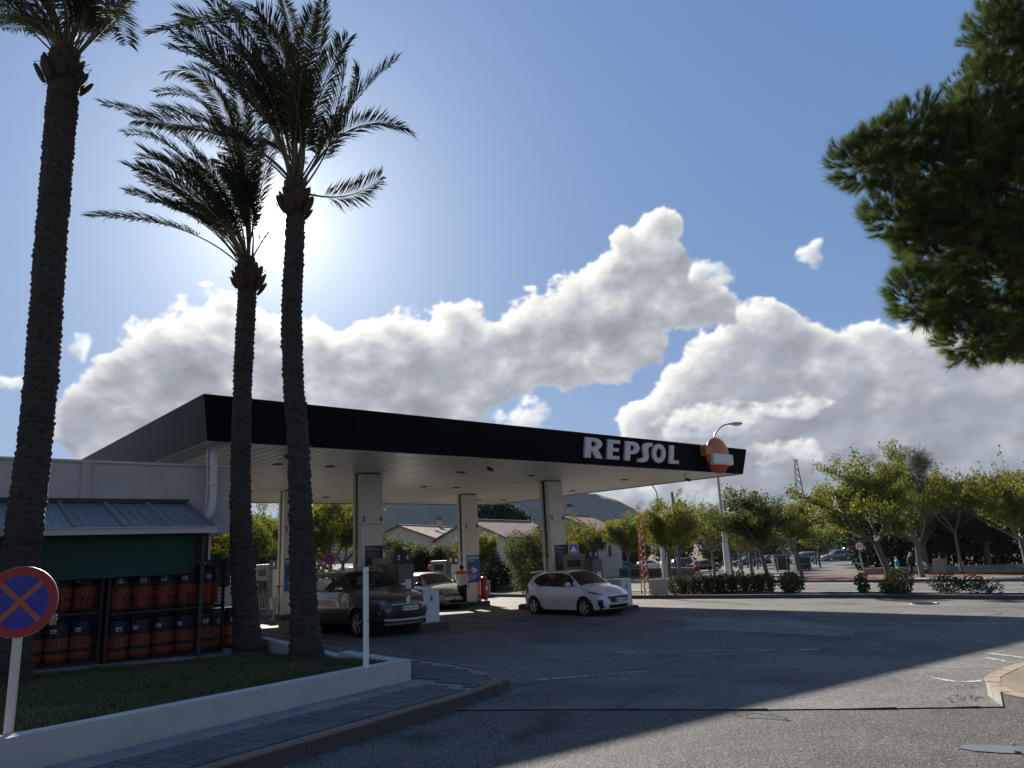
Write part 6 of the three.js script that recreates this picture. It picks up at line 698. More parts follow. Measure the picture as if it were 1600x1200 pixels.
tree('street_tree', 'forked street tree standing right behind the stroller', 54.5, -20.2, { seed: 27, H: 6.6, fork: 2.1, pal: 'autumn', per: 32, spread: 1.3, r: 0.2, shoots: 5, group: ST });
tree('street_tree', 'yellow-green street tree at the end of the clipped hedge', 34.4, -25.9, { seed: 29, H: 4.9, fork: 2.1, pal: 'autumn', per: 30, spread: 1.1, r: 0.13, shoots: 5, group: ST });
tree('street_tree', 'leafy tree with bare shoots in the strip beyond the round bushes', 37.2, -9.6, { seed: 31, H: 5.2, fork: 2.0, pal: 'autumn', per: 32, spread: 1.4, r: 0.15, shoots: 8, group: ST });
[[53.9, -45.2, 'street tree behind the orange lattice mast'], [54.6, -50.6, 'street tree behind the fuel dispenser pods'], [54, -39.6, 'street tree over the blue sign'], [56, -56, 'street tree beside the column numbered 5'], [58, -62, 'street tree in front of the gabled house'], [64.3, -43.1, 'stout street tree behind the lamp post'], [57, -34.5, 'street tree between lamp post and waste containers']].forEach(([x, z, l], i) => tree('street_tree', l + ', yellow-green crown', x, z, { seed: 41 + i, H: 5.4 + (i % 3) * 0.5, fork: 2.2, pal: 'autumn', per: 26, spread: 1.2, r: 0.14, leaf: 0.15, group: ST }));
[[70, -52, 'green'], [74, -46, 'autumn'], [79, -60, 'green'], [84, -50, 'autumn'], [90, -55, 'olive'], [88, -44, 'autumn'], [97, -49, 'green'], [104, -46, 'autumn'], [76, -68, 'green'], [84, -76, 'olive']].forEach(([x, z, p], i) => tree('car_park_tree', ['round young tree shading the car park rows'][0], x, z, { seed: 61 + i, H: 5 + (i % 3) * 0.6, fork: 2.1, pal: p, per: 18, levels: 2, spread: 1.25, r: 0.12, leaf: 0.26, shoots: 0, fluff: 0.4, group: 'young trees in the car park' }));
[[19.2, -36.6, 6.2, 'autumn', 'leafy tree behind the forecourt, seen between palm and column'], [18.2, -43, 5.4, 'autumn', 'leafy tree beyond the dark board fence'], [22.9, -42, 6.6, 'autumn', 'tall leafy tree behind the dark SUV'], [28.6, -45, 3.4, 'olive', 'olive green tree in front of the long house'], [27.2, -39.5, 2.7, 'olive', 'bushy olive green tree left of the poster column'], [34.8, -44.5, 4.2, 'autumn', 'yellow tree in front of the cream house'], [14.6, -41, 5.2, 'autumn', 'leafy tree behind the shop soffit']].forEach(([x, z, H, p, l], i) => tree('garden_tree', l, x, z, { seed: 81 + i, H, fork: H * 0.3, pal: p, per: 30, spread: 1.2, r: 0.13, leaf: 0.14, shoots: 3 }));
tree('tamarisk_tree', 'large feathery grey-green tree rising over the dark hedge', 65.7, -24.0, { seed: 95, H: 7.6, fork: 2.2, pal: 'grey', per: 60, levels: 3, spread: 1.15, r: 0.3, leaf: 0.5, geo: sprigGeo, shoots: 0, fluff: 0.5, limbs: 8, up: 0.5, mat: M.leafDark });
tree('tamarisk_tree', 'smaller feathery grey-green tree beside the larger one', 69.5, -20.5, { seed: 97, H: 6.6, fork: 2.2, pal: 'grey', per: 60, levels: 3, spread: 1.1, r: 0.25, leaf: 0.5, geo: sprigGeo, shoots: 0, fluff: 0.5, limbs: 7, up: 0.5, mat: M.leafDark });
[[62, -20.2, 'thin bare-branched tree in front of the dark hedge']].forEach(([x, z, l]) => tree('garden_tree', l, x, z, { seed: 99, H: 7, fork: 3, pal: 'grey', per: 4, spread: 0.8, r: 0.12, leaf: 0.14, shoots: 8 }));
// foliage masses: volumes of leaves round a dark lumpy heart
function mass(name, label, cat, cx, cz, list, n, o) { // list of [dx, y, dz, rx, ry, rz]
  const r = mulberry(o.seed), y0 = gh(cx) + (o.dy ?? 0.1), t = thing(name, label, cat, [cx, y0, cz], o.turn ?? 0, o.group), pts = []; const vol = list.map((e) => e[3] * e[4] + e[3] * e[5] + e[4] * e[5]), tot = vol.reduce((a, b) => a + b);
  list.forEach((e, i) => { const m = Math.round(1.9 * n * vol[i] / tot); for (let k = 0; k < m; k++) { const u = r() * 2 - 1, a = r() * 6.2832, s = Math.sqrt(1 - u * u), q = 0.3 + 0.78 * Math.pow(r(), 0.45), w = 0.88 + 0.3 * vn(Math.cos(a) * 3 + i * 7 + 9, u * 3 + 5, o.seed); const y = e[1] + e[4] * u * q * w; if (y < 0.02) continue; pts.push([e[0] + e[3] * s * Math.cos(a) * q * w, y, e[2] + e[5] * s * Math.sin(a) * q * w]); }
});
  if (o.stems !== false) part('stems', Array.from({ length: 7 }, (_, k) => bar([(r() - 0.5) * list[0][3] * 0.5, -0.05, (r() - 0.5) * list[0][5] * 0.5], [list[k % list.length][0] + (r() - 0.5) * list[0][3], list[k % list.length][1], list[k % list.length][2] + (r() - 0.5) * list[0][5]], 0.02, 5)), treeBark, t);
  scatter('foliage', pts, o.geo ?? leafGeo, o.mat ?? M.leafDark, PAL[o.pal], o.leaf, r, t); return t; }
mass('clipped_hedge', 'low clipped hedge of small glossy leaves along the planting strip', 'hedge', 31.2, -20.7, Array.from({ length: 8 }, (_, k) => [-1.0 + k * 0.29, 0.42, -1.75 + k * 0.5, 0.48, 0.42 + (k % 3) * 0.03, 0.5]), 7000, { seed: 3, pal: 'olive', leaf: 0.07 });
mass('round_shrub', 'small round shrub alone beside the leaning dark tree', 'shrub', 32.2, -17.6, [[0, 0.42, 0, 0.55, 0.42, 0.55], [0.25, 0.6, -0.2, 0.35, 0.3, 0.35]], 1100, { seed: 5, pal: 'olive', leaf: 0.08, heart: false });
mass('round_shrub', 'ragged shrub at the foot of the big leaning tree', 'shrub', 32.0, -12.8, [[0, 0.5, 0, 0.5, 0.5, 0.5], [0.2, 0.25, -0.5, 0.35, 0.3, 0.35]], 1000, { seed: 6, pal: 'olive', leaf: 0.08, heart: false });
mass('round_shrub', 'sparse shrub with bare twigs in the strip', 'shrub', 32.3, -11.2, [[0, 0.4, 0, 0.6, 0.35, 0.55], [0.1, 0.4, 0.9, 0.5, 0.3, 0.45]], 700, { seed: 7, pal: 'grey', leaf: 0.07, heart: false });
mass('round_shrub', 'thin low shrub mostly bare twigs', 'shrub', 32.2, -9.7, [[0, 0.3, 0, 0.5, 0.28, 0.5]], 220, { seed: 8, pal: 'grey', leaf: 0.06, heart: false });
mass('round_shrub', 'dense olive shrub at the strip end by the leafy tree', 'shrub', 32.2, -7.9, [[0, 0.5, 0, 0.55, 0.5, 0.6], [0, 0.45, 0.8, 0.6, 0.5, 0.6]], 1500, { seed: 9, pal: 'olive', leaf: 0.08 });
mass('round_shrub', 'straggly little shrub left of the big leaning tree', 'shrub', 32.0, -14.3, [[0, 0.4, 0, 0.25, 0.4, 0.25]], 260, { seed: 10, pal: 'olive', leaf: 0.09, heart: false });
mass('oleander_bush', 'tall dense oleander bush behind the white hatchback', 'bush', 28.9, -31.6, [[0, 1.5, 0, 1.1, 1.5, 1.1], [-0.4, 2.4, -0.3, 0.9, 1.0, 0.9], [0.6, 2.6, 0.4, 0.8, 1.0, 0.8], [0.2, 0.8, 0.5, 1.1, 0.8, 1.1]], 5200, { seed: 11, pal: 'olive', leaf: 0.17, geo: bladeGeo, mat: M.leaf });
mass('garden_hedge', 'dark garden hedge in front of the cream house', 'hedge', 33.2, -40, Array.from({ length: 6 }, (_, k) => [-3 + k * 1.2, 0.8, 2.8 - k * 1.1, 0.95, 0.9, 0.95]), 4200, { seed: 12, pal: 'dark', leaf: 0.14 });
mass('climbing_bush', 'dark straggling bush against the cream house wall', 'bush', 40.5, -50, [[0, 2.0, 0, 1.3, 1.5, 1.2], [1.4, 1.3, -1, 1.1, 1.2, 1]], 1700, { seed: 13, pal: 'dark', leaf: 0.2, heart: false });
mass('olive_bush', 'grey-green bush behind the pale compact car', 'bush', 28.4, -39.2, [[0, 1.2, 0, 1.7, 1.1, 1.6], [1.2, 1.5, -0.8, 1.2, 0.9, 1.2]], 2600, { seed: 14, pal: 'olive', leaf: 0.15, geo: bladeGeo, mat: M.leaf });
mass('cypress_hedge', 'tall dark evergreen hedge behind the low stone wall', 'hedge', 70.6, -21, Array.from({ length: 14 }, (_, k) => [-2.9 + k * 0.62, 2.9 + 0.3 * Math.sin(k * 2.1), -8.5 + k * 1.75, 1.5, 3.2 + 0.4 * Math.sin(k * 1.3), 1.6]), 16000, { seed: 15, pal: 'dark', leaf: 0.26, stems: false });
mass('conifer_clump', 'dark round pine crown behind the house roofs', 'tree', 64, -76, [[0, 7.4, 0, 4.4, 2.2, 3.5], [3, 6.6, -2.6, 3, 1.6, 3], [-1.5, 3.4, 0, 0.5, 3.6, 0.5]], 2600, { seed: 16, pal: 'dark', leaf: 0.45, stems: false });
for (let k = 0; k < 13; k++) mass('background_tree', 'dense dark tree closing the far side of the car park', 'tree', 92 + k * 5.2, -96 + k * 5.4, [[0, 3.2, 0, 3.6, 3.3, 3.4], [1.2, 4.6 + (k % 3) * 0.8, 0.6, 2.6, 2.2, 2.6], [-1.8, 2.0, 1, 2.4, 2.1, 2.4]], 1200, { seed: 100 + k, pal: k % 3 ? 'green' : 'olive', leaf: 0.5, stems: false, group: 'trees closing the car park' });
for (let k = 0; k < 9; k++) mass('background_tree', 'dense tree between the houses and the car park', 'tree', 62 + k * 4.2, -80 - (k % 2) * 6, [[0, 2.8, 0, 3.2, 2.9, 3.2], [1, 4.0, 0, 2.2, 1.8, 2.2]], 900, { seed: 130 + k, pal: k % 2 ? 'dark' : 'green', leaf: 0.45, stems: false, group: 'trees by the houses' });
for (let k = 0; k < 6; k++) mass('background_tree', 'dense tree beyond the rear road behind the shop', 'tree', 4 + k * 6, -64 - (k % 3) * 4, [[0, 2.6, 0, 3.4, 2.7, 3.2], [-1, 3.8, 0, 2.2, 1.6, 2.2]], 900, { seed: 150 + k, pal: k % 2 ? 'olive' : 'green', leaf: 0.42, stems: false, group: 'trees behind the shop' });
{ // bright grass bank beside the rear pavement
  const r = mulberry(18), pts = []; for (let k = 0; k < 2600; k++) { const u = r(), v = r(); pts.push([lerp(28.5, 35, u) + v * 1.5, 0, lerp(-38.4, -33.6, u) - v * 1.6]); } pts.forEach((p) => p[1] = gh(p[0]) + 0.1); const im = scatter('grass_bank', pts, bladeGeo, M.leaf, [[0.16, 0.24, 0.04], [0.2, 0.26, 0.05], [0.12, 0.2, 0.035]], 0.36, r, scene); im.userData = { label: 'bright green grass bank in front of the garden hedge', category: 'grass', kind: 'stuff' }; }
{ // leaf litter swept against the kerbs
  const r = mulberry(71), pts = [], lay = (x, z, n, s, dy) => { for (let k = 0; k < n; k++) { const a = r() * 6.2832, d = s * Math.pow(r(), 0.7); const px = x + Math.cos(a) * d, pz = z + Math.sin(a) * d * 0.5; pts.push([px, gh(px) + dy, pz, V((r() - 0.5), 0.25 * (r() - 0.3), (r() - 0.5)).normalize()]); } };
  lay(9.95, -3.45, 60, 0.35, 0.016); lay(10.7, -3.7, 24, 0.4, 0.016); lay(6.4, -7.6, 40, 0.6, 0.012); lay(5.0, -8.6, 8, 0.3, 0.16); lay(3.2, -7.9, 6, 0.3, 0.16); lay(30, -16.6, 120, 1.6, 0.02); lay(12, -7, 20, 4, 0.018);
  const im = scatter('leaf_litter', pts, leafGeo, M.leafDark, [[0.06, 0.04, 0.02], [0.1, 0.07, 0.03], [0.08, 0.06, 0.035]], 0.022, r, scene); im.userData = { label: 'brown leaf litter and twigs swept against the kerbs', category: 'leaf litter', kind: 'stuff' }; }
// ---- stone pine reaching in from the right ----
{
  const base = [19.2, gh(19.2) + 0.1, -1.4], t = thing('pine_tree', 'big dark green pine with long needles reaching over the road', 'pine', base), rel = (p) => V(p[0] - base[0], p[1] - base[1], p[2] - base[2]), r = mulberry(44);
  const trunk = [[19.2, 0, -1.4], [19.3, 3, -1.5], [19.1, 6, -1.7], [19.2, 9, -1.9], [19, 12.5, -2.1]].map(rel); part('trunk', limbGeo(trunk, 0.34, 0.16, 12), treeBark, t);
  const clumps = [[14.58, 9.44, -5.19, 0.62], [15.2, 9.9, -4.9, 0.6], [16.14, 10.5, -4.6, 0.64], [16.28, 9.49, -4.2, 1.0], [17.0, 10.3, -3.9, 0.85], [17.93, 11.4, -3.39, 1.04], [18.26, 12.76, -2.69, 1.14], [17.57, 9.04, -3.58, 1.29], [14.8, 8.3, -4.81, 0.6], [15.3, 8.0, -4.6, 0.6], [15.82, 7.7, -4.35, 0.92], [16.84, 7.3, -3.7, 1.05], [14.96, 6.55, -4.71, 0.6], [15.5, 6.3, -4.4, 0.5], [15.75, 5.75, -4.19, 0.6], [16.4, 5.7, -3.9, 0.5], [17.2, 6.1, -3.6, 0.8], [18.88, 10.61, -2.68, 1.43], [18.49, 7.81, -2.76, 1.54], [17.6, 5.9, -3.1, 0.9], [16.2, 8.6, -4.3, 0.8], [19.4, 12.6, -1.6, 1.5], [20.2, 9.6, -1.2, 1.6], [20.6, 12, -0.4, 1.5], [18.6, 13.6, -2.2, 1.2]];
  const limbs = [], tufts = [];
  for (const [x, y, z, R] of clumps) { const c = rel([x, y, z]), ty = clamp(y - 1.2, 3, 11.5), k = ty / 12.5 * 4, i = Math.min(3, Math.floor(k)), p0 = trunk[i].clone().lerp(trunk[i + 1], k - i); limbs.push(limbGeo([p0, p0.clone().lerp(c, 0.5).add(V(0, -0.25, 0)), c], 0.055 + 0.03 * R, 0.018, 6)); const n = Math.round(520 * R * R); for (let s = 0; s < 5; s++) { const a = r() * 6.28; limbs.push(limbGeo([c.clone().lerp(p0, 0.25), c.clone().add(V(Math.cos(a) * R * 0.4, (r() - 0.4) * R * 0.5, Math.sin(a) * R * 0.4)), c.clone().add(V(Math.cos(a) * R * 0.85, (r() - 0.4) * R * 0.9, Math.sin(a) * R * 0.85))], 0.02, 0.006, 5)); }
    for (let s = 0; s < n; s++) { const u = r() * 2 - 1, a = r() * 6.2832, q = Math.sqrt(1 - u * u), rr = R * (0.45 + 0.55 * Math.pow(r(), 0.45)) * (0.8 + 0.35 * vn(Math.cos(a) * 2.5 + x, u * 2.5 + y, 9)), d = V(q * Math.cos(a), u * 0.9, q * Math.sin(a)); const p = c.clone().addScaledVector(d, rr); tufts.push([p.x, p.y, p.z, d.clone().add(V((r() - 0.5) * 0.8, 0.35 + r() * 0.4, (r() - 0.5) * 0.8)).normalize()]); } }
  part('branches', limbs, treeBark, t);
  const p = [], rr = mulberry(2); for (let k = 0; k < 100; k++) { const y = rr() * 0.8, a = rr() * 6.2832, sp = 0.35 + 0.55 * rr(), l = 0.75 + 0.35 * rr(), dx = Math.cos(a) * sp, dz = Math.sin(a) * sp, w = 0.016; p.push(-w * Math.sin(a), y, w * Math.cos(a), w * Math.sin(a), y, -w * Math.cos(a), dx * l, y + l * 0.75, dz * l); } const tg = new THREE.BufferGeometry(); tg.setAttribute('position', new THREE.Float32BufferAttribute(p, 3)); tg.computeVertexNormals();
  scatter('needles', tufts, tg, leafMat(0.45), [[0.085, 0.13, 0.025], [0.065, 0.105, 0.022], [0.12, 0.16, 0.03]], 0.2, r, t);
}
console.log('plants done');
// ---------- far street furniture, houses, hills ----------
function lampPost(label, x, z, H, arm, head) { const t = thing('street_lamp', label, 'street lamp', [x, gh(x) + 0.1, z]); part('pole', [cyl(0.13, 0.07, H, 0, H / 2, 0, 0, 0, 0, 12)], M.galv, t); part('base_sleeve', cyl(0.2, 0.17, 2.6, 0, 1.3, 0, 0, 0, 0, 12), std([0.5, 0.5, 0.47], 0.6), t); part('arm', tube([[0, H - 0.02, 0], [arm[0] * 0.12, H + 0.5, arm[1] * 0.12], [arm[0] * 0.5, H + 0.95, arm[1] * 0.5], [arm[0], H + 1.1, arm[1]]], 0.05, 24, 8), M.galv, t); const g = at(new THREE.SphereGeometry(1, 18, 10).scale(0.42, 0.12, 0.18), arm[0] * 1.22, H + 1.06, arm[1] * 1.22, 0, -Math.atan2(arm[1], arm[0])); part('lamp_head', g, M.galv, t); part('lamp_glass', at(new THREE.SphereGeometry(1, 14, 8).scale(0.26, 0.11, 0.14), arm[0] * 1.25, H + 1.0, arm[1] * 1.25, 0, -Math.atan2(arm[1], arm[0])), M.lampGlass, t); return t; }
lampPost('tall grey street lamp with curved arm above the canopy emblem', 40.9, -26.4, 9.0, [0.95, 0.86]);
lampPost('slim street lamp beyond the canopy end, arm turned away', 48.5, -37.1, 6.7, [-0.7, -0.5]);
for (const [x, z, H, l] of [[49.4, -36.3, 7.0, 'steel floodlight pole with round lamp beside the slim street lamp'], [61.2, -39.1, 7.0, 'steel floodlight pole behind the tall street lamp']]) { const t = thing('floodlight_pole', l, 'pole', [x, gh(x) + 0.1, z]); part('pole', cyl(0.12, 0.1, H, 0, H / 2, 0, 0, 0, 0, 10), std([0.12, 0.14, 0.14], 0.6, { metalness: 0.4 }), t); part('floodlight', [at(new THREE.CylinderGeometry(0.3, 0.2, 0.25, 18), 0.4, H - 0.9, 0.3, 1.2, 0.6)], M.dark, t); part('bracket', bar([0, H - 0.9, 0], [0.35, H - 0.9, 0.25], 0.03), M.galv, t); }
{ const t = thing('blue_road_sign', 'blue rectangular road sign on a grey post behind the hedge', 'sign', [45.3, gh(45.3) + 0.1, -34.6], -0.73); part('post', [cyl(0.16, 0.11, 2.6, 0, 1.3, 0), cyl(0.3, 0.24, 0.2, 0, 0.1, 0)], std([0.4, 0.4, 0.38], 0.6), t); const m = textMat(128, 192, (g, w, h) => { g.fillStyle = '#1438a8'; g.fillRect(0, 0, w, h); g.strokeStyle = '#e8eefc'; g.lineWidth = 7; g.strokeRect(6, 6, w - 12, h - 12); g.fillStyle = '#e8eefc'; g.fillRect(90, 30, 10, 130); for (let k = 0; k < 5; k++) g.fillRect(36 + (k % 2) * 8, 34 + k * 27, 10, 16); }); flat('panel', 0.5, 0.85, m, t, 0, 3.0, 0.1, 0, 0.04); }
{ const t = thing('crossing_sign', 'small blue pedestrian crossing sign with yellow backing', 'sign', [45, gh(45) + 0.1, -43.5], -0.73); part('post', cyl(0.04, 0.04, 2.9, 0, 1.45, -0.04), M.galv, t); part('backing', box(0.8, 1.0, 0.03, 0, 2.95, 0), std([0.6, 0.42, 0.04], 0.6), t); const m = textMat(96, 96, (g, w, h) => { g.fillStyle = '#1a44b4'; g.fillRect(0, 0, w, h); g.fillStyle = '#f2f2f2'; g.beginPath(); g.moveTo(48, 14); g.lineTo(84, 80); g.lineTo(12, 80); g.fill(); g.fillStyle = '#15203c'; g.fillRect(44, 38, 8, 22); g.fillRect(34, 60, 10, 14); g.fillRect(54, 60, 10, 14); }); flat('panel', 0.68, 0.68, m, t, 0, 2.82, 0.024, 0, 0.02); }
{ const t = thing('speed_limit_sign', 'round white speed limit sign reading 30 with red rim', 'sign', [52.4, gh(52.4) + 0.1, -23.2], -0.9); part('post', cyl(0.04, 0.04, 2.4, 0, 1.1, -0.03, 0, 0, 0.06), M.galv, t); part('rim', cyl(0.32, 0.32, 0.02, 0, 2.2, 0, Math.PI / 2, 0, 0, 32), std([0.4, 0.015, 0.02], 0.5), t); const m = textMat(96, 96, (g, w, h) => { g.fillStyle = '#e6e6e2'; g.fillRect(0, 0, w, h); g.fillStyle = '#161616'; g.font = 'bold 62px sans-serif'; g.textAlign = 'center'; g.fillText('30', 48, 70, 70); }); part('face', new THREE.CircleGeometry(0.245, 32).translate(0, 2.2, 0.014), m, t); }
{ const t = thing('no_parking_sign', 'small round blue no-parking sign with red rim behind the SUV', 'sign', [18.2, gh(18.2) + 0.05, -34.8], -0.6); part('post', cyl(0.03, 0.03, 2.2, 0, 1.1, -0.03), M.galv, t); part('rim', cyl(0.28, 0.28, 0.02, 0, 2.25, 0, Math.PI / 2, 0, 0, 28), std([0.45, 0.02, 0.03], 0.5), t); part('blue_disc', cyl(0.2, 0.2, 0.024, 0, 2.25, 0.002, Math.PI / 2, 0, 0, 28), std([0.02, 0.05, 0.4], 0.5), t); part('slash', box(0.4, 0.05, 0.006, 0, 2.25, 0.016, 0, 0, -0.78), std([0.45, 0.02, 0.03], 0.5), t); }
{ // lettered low wall of the municipal pool
  const m = textMat(1024, 96, (g, w, h) => { g.fillStyle = '#5b5046'; g.fillRect(0, 0, w, h); g.fillStyle = '#120f0e'; g.font = 'bold 74px sans-serif'; g.textAlign = 'left'; g.fillText('PISCINA', 26, 76, 280); g.fillText('PUBLICA', 346, 76, 290); g.fillText('MUNICIPAL', 676, 76, 330); }), a = [60.3, -51.8], b = [58.4, -41.3], L = Math.hypot(b[0] - a[0], b[1] - a[1]), ry = -Math.atan2(b[1] - a[1], b[0] - a[0]); const t = thing('lettered_wall', 'low brown wall lettered PISCINA PUBLICA MUNICIPAL', 'wall', [(a[0] + b[0]) / 2, gh(59.4) + 0.08, (a[1] + b[1]) / 2], ry); part('wall', uvBox(box(L, 0.95, 0.25, 0, 0.47, 0)), std([0.105, 0.082, 0.064], 0.9), t); part('lettering', new THREE.PlaneGeometry(L * 0.99, 0.78).translate(0, 0.5, 0.132), m, t); part('coping', box(L + 0.1, 0.06, 0.32, 0, 0.97, 0), M.concrete, t); part('footing', box(L + 3, 0.16, 0.6, 0, 0.06, 0.3), M.concrete, t); }
{ // waste containers in a rail frame, and a litter bin
  const gm = std([0.035, 0.05, 0.03], 0.6), c = [[76.9, -42.9, 'green waste container nearest the litter bin'], [78.6, -41.4, 'green waste container nearest the silver SUV']]; for (const [x, z, l] of c) { const t = thing('waste_container', l, 'container', [x, gh(x) + 0.05, z], -0.73, 'waste containers'); part('tub', [extr(poly([[-0.75, 0.15], [0.75, 0.15], [0.85, 1.2], [-0.85, 1.2]]), 1.0, 0.03, 2).translate(0, 0, -0.5)], gm, t); part('lid', at(new THREE.CylinderGeometry(0.55, 0.55, 1.75, 18, 1, false, 0, Math.PI), 0, 1.2, 0, 0, 0, Math.PI / 2), gm, t); for (const s of [-1, 1]) part('wheel', cyl(0.1, 0.1, 0.08, s * 0.6, 0.1, 0.4, 0, 0, Math.PI / 2), M.rubber, t); }
  for (const [x, z, l] of [[74.2, -43.2, 'pale steel rail frame left of the waste containers'], [77.6, -41.2, 'pale steel rail frame in front of the waste containers']]) { const t = thing('rail_frame', l, 'railing', [x, gh(x) + 0.05, z], -0.73); for (const s of [-1.3, 0, 1.3]) part('upright', cyl(0.04, 0.04, 1.5, s, 0.75, 0), M.galv, t); for (const y of [0.7, 1.48]) part('rail', bar([-1.3, y, 0], [1.3, y, 0], 0.04), M.galv, t); }
  const t = thing('litter_bin', 'small grey litter bin on two legs beyond the far pavement', 'bin', [70.6, gh(70.6) + 0.1, -44.0]); part('tub', cyl(0.24, 0.3, 0.7, 0, 0.75, 0, 0, 0, 0, 16), std([0.24, 0.25, 0.26], 0.5), t); for (const s of [-1, 1]) part('leg', cyl(0.03, 0.03, 0.9, s * 0.3, 0.45, 0), M.galv, t);
}
{ // low stone wall and meter box before the dark hedge
  const t = thing('stone_wall', 'long low pale stone wall in front of the dark hedge', 'wall', [66.2, gh(66) + 0.05, -18.6], -1.30), r = mulberry(66), mats = [0, 1, 2].map((i) => std([0.26 + i * 0.05, 0.24 + i * 0.045, 0.2 + i * 0.04], 0.9)); for (let k = 0; k < 26; k++) for (let j = 0; j < 2; j++) { const st = part('stone', rbox(0.74, 0.3, 0.35, 0.03), mats[Math.floor(r() * 3)], t); st.position.set(-9.9 + k * 0.76 + (j ? 0.38 : 0), 0.16 + j * 0.31, (r() - 0.5) * 0.04); }
  const b = thing('meter_box', 'pale concrete meter box on the low stone wall', 'box', [62.9, gh(62.9) + 0.05, -21.9], -1.3); part('box', rbox(0.95, 1.0, 0.4, 0.02, 0, 0.7, 0), M.concrete, b); part('door', box(0.7, 0.7, 0.02, 0, 0.7, 0.205), M.grey, b); }
for (const [x, z, l] of [[30.5, -36.2, 'short dark bollard on the rear pavement beside the grass bank'], [32.5, -35.3, 'short dark bollard on the rear pavement beside the oleander']]) { const t = thing('bollard', l, 'bollard', [x, gh(x) + 0.06, z]); part('post', [cyl(0.06, 0.05, 0.8, 0, 0.4, 0), ball(0.065, 0, 0.82, 0)], M.dark, t); part('collar', cyl(0.075, 0.075, 0.05, 0, 0.62, 0), M.galv, t); }
{ // dark board fence with a white wall behind the cages
  const t = thing('board_fence', 'dark vertical board fence at the back of the station', 'fence', [0, 0, 0]); for (let k = 0; k < 46; k++) { const x = 7.5 + k * 0.24; part('board', box(0.22, 1.5, 0.03, x, gh(x) + 1.75, -39.0 + (k % 2) * 0.02), std([0.02 + (k % 3) * 0.006, 0.022 + (k % 3) * 0.006, 0.022], 0.8), t); } part('base_wall', uvBox(box(11.2, 1.0, 0.2, 13, gh(13) + 0.5, -39.05)), M.white, t); }
// houses with tiled roofs
const roofTile = std(1, 0.9, { map: tex(256, (u, v) => { const c = Math.abs(Math.sin(u * 32 * Math.PI)), g = fbm(u * 16, v * 16, 4, 201, 16), a = 0.20 * (0.7 + 0.3 * c) * (0.7 + 0.6 * g); return [a * 1.35, a * 0.95, a * 0.72]; }, true, 0.35), bumpMap: tex(256, (u) => Math.abs(Math.sin(u * 32 * Math.PI)), false, 0.35), bumpScale: 0.04 });
const houseWall = std(1, 0.85, { map: plasterMap });
function house(label, x, z, ry, L, W, eave, ridge, o = {}) { const t = thing('house', label, 'house', [x, gh(x), z], ry); const s = poly([[-W / 2, 0], [W / 2, 0], [W / 2, eave], [0, ridge - 0.1], [-W / 2, eave]]); part('walls', uvBox(extr(s, L, 0).rotateY(Math.PI / 2).translate(-L / 2, 0, 0)), o.wall ?? std([0.62, 0.55, 0.42], 0.85), t); const sl = Math.hypot(W / 2 + 0.5, ridge - eave), a = Math.atan2(ridge - eave, W / 2 + 0.1), roof = []; for (const k of [-1, 1]) { const g = uvBox(box(L + 0.8, 0.14, sl)); roof.push(at(g, 0, (eave + ridge) / 2 - 0.02, k * (W / 4 + 0.12), k * a)); } const rf = part('roof', roof, roofTile, t); part('ridge_cap', cyl(0.13, 0.13, L + 0.8, 0, ridge + 0.06, 0, 0, 0, Math.PI / 2, 8), roofTile, rf); part('gutter', [bar([-L / 2 - 0.4, eave - 0.08, W / 2 + 0.4], [L / 2 + 0.4, eave - 0.08, W / 2 + 0.4], 0.07)], M.concrete, rf);
  for (const [wx, wy, ww, wh] of o.windows ?? []) { const w = part('window', box(ww, wh, 0.06, wx, wy, W / 2 + 0.02), M.dark, t); part('frame', [box(ww + 0.16, 0.08, 0.1, wx, wy + wh / 2 + 0.04, W / 2 + 0.03), box(ww + 0.2, 0.08, 0.14, wx, wy - wh / 2 - 0.04, W / 2 + 0.04), box(0.08, wh, 0.1, wx - ww / 2 - 0.04, wy, W / 2 + 0.03), box(0.08, wh, 0.1, wx + ww / 2 + 0.04, wy, W / 2 + 0.03)], M.plastic, w); } if (o.chimney) { const c = part('chimney', [box(0.5, 0.9, 0.5, o.chimney, ridge + 0.4, 0)], std([0.4, 0.36, 0.3], 0.9), rf); part('chimney_cap', [box(0.6, 0.08, 0.6, o.chimney, ridge + 1.2, 0), ...[[-0.2, -0.2], [0.2, -0.2], [-0.2, 0.2], [0.2, 0.2]].map(([p, q]) => box(0.08, 0.32, 0.08, o.chimney + p, ridge + 1.0, q))], M.dark, c); } if (o.panel) part('solar_panel', at(box(o.panel, 0.06, 1.6), 0.5, (eave + ridge) / 2 + 0.12, W / 4 + 0.1, a), std(0.55, 0.15, { metalness: 0.5 }), rf); return t; }
house('long cream house with low tiled roof and roof panels', 49.6, -71, 0.55, 15, 9, 4.6, 6.3, { panel: 5, windows: [[-4, 2.6, 1.4, 1.5], [0.5, 2.6, 1.4, 1.5], [4.6, 2.6, 1.4, 1.5]], chimney: 3.4 });
house('cream house with red-brown roof behind the poster column', 52.5, -61.5, 0.35, 13, 8, 4.6, 6.4, { windows: [[-3, 2.7, 1.3, 1.6], [2.4, 2.6, 1.2, 2.2]], wall: std([0.62, 0.57, 0.46], 0.85) });
house('grey house with gable and capped chimney behind the yellow trees', 63, -60.5, 0.4, 9, 8, 5.2, 7.2, { chimney: -1.2, windows: [[0, 3, 1.3, 1.5]], wall: std([0.4, 0.39, 0.36], 0.85) });
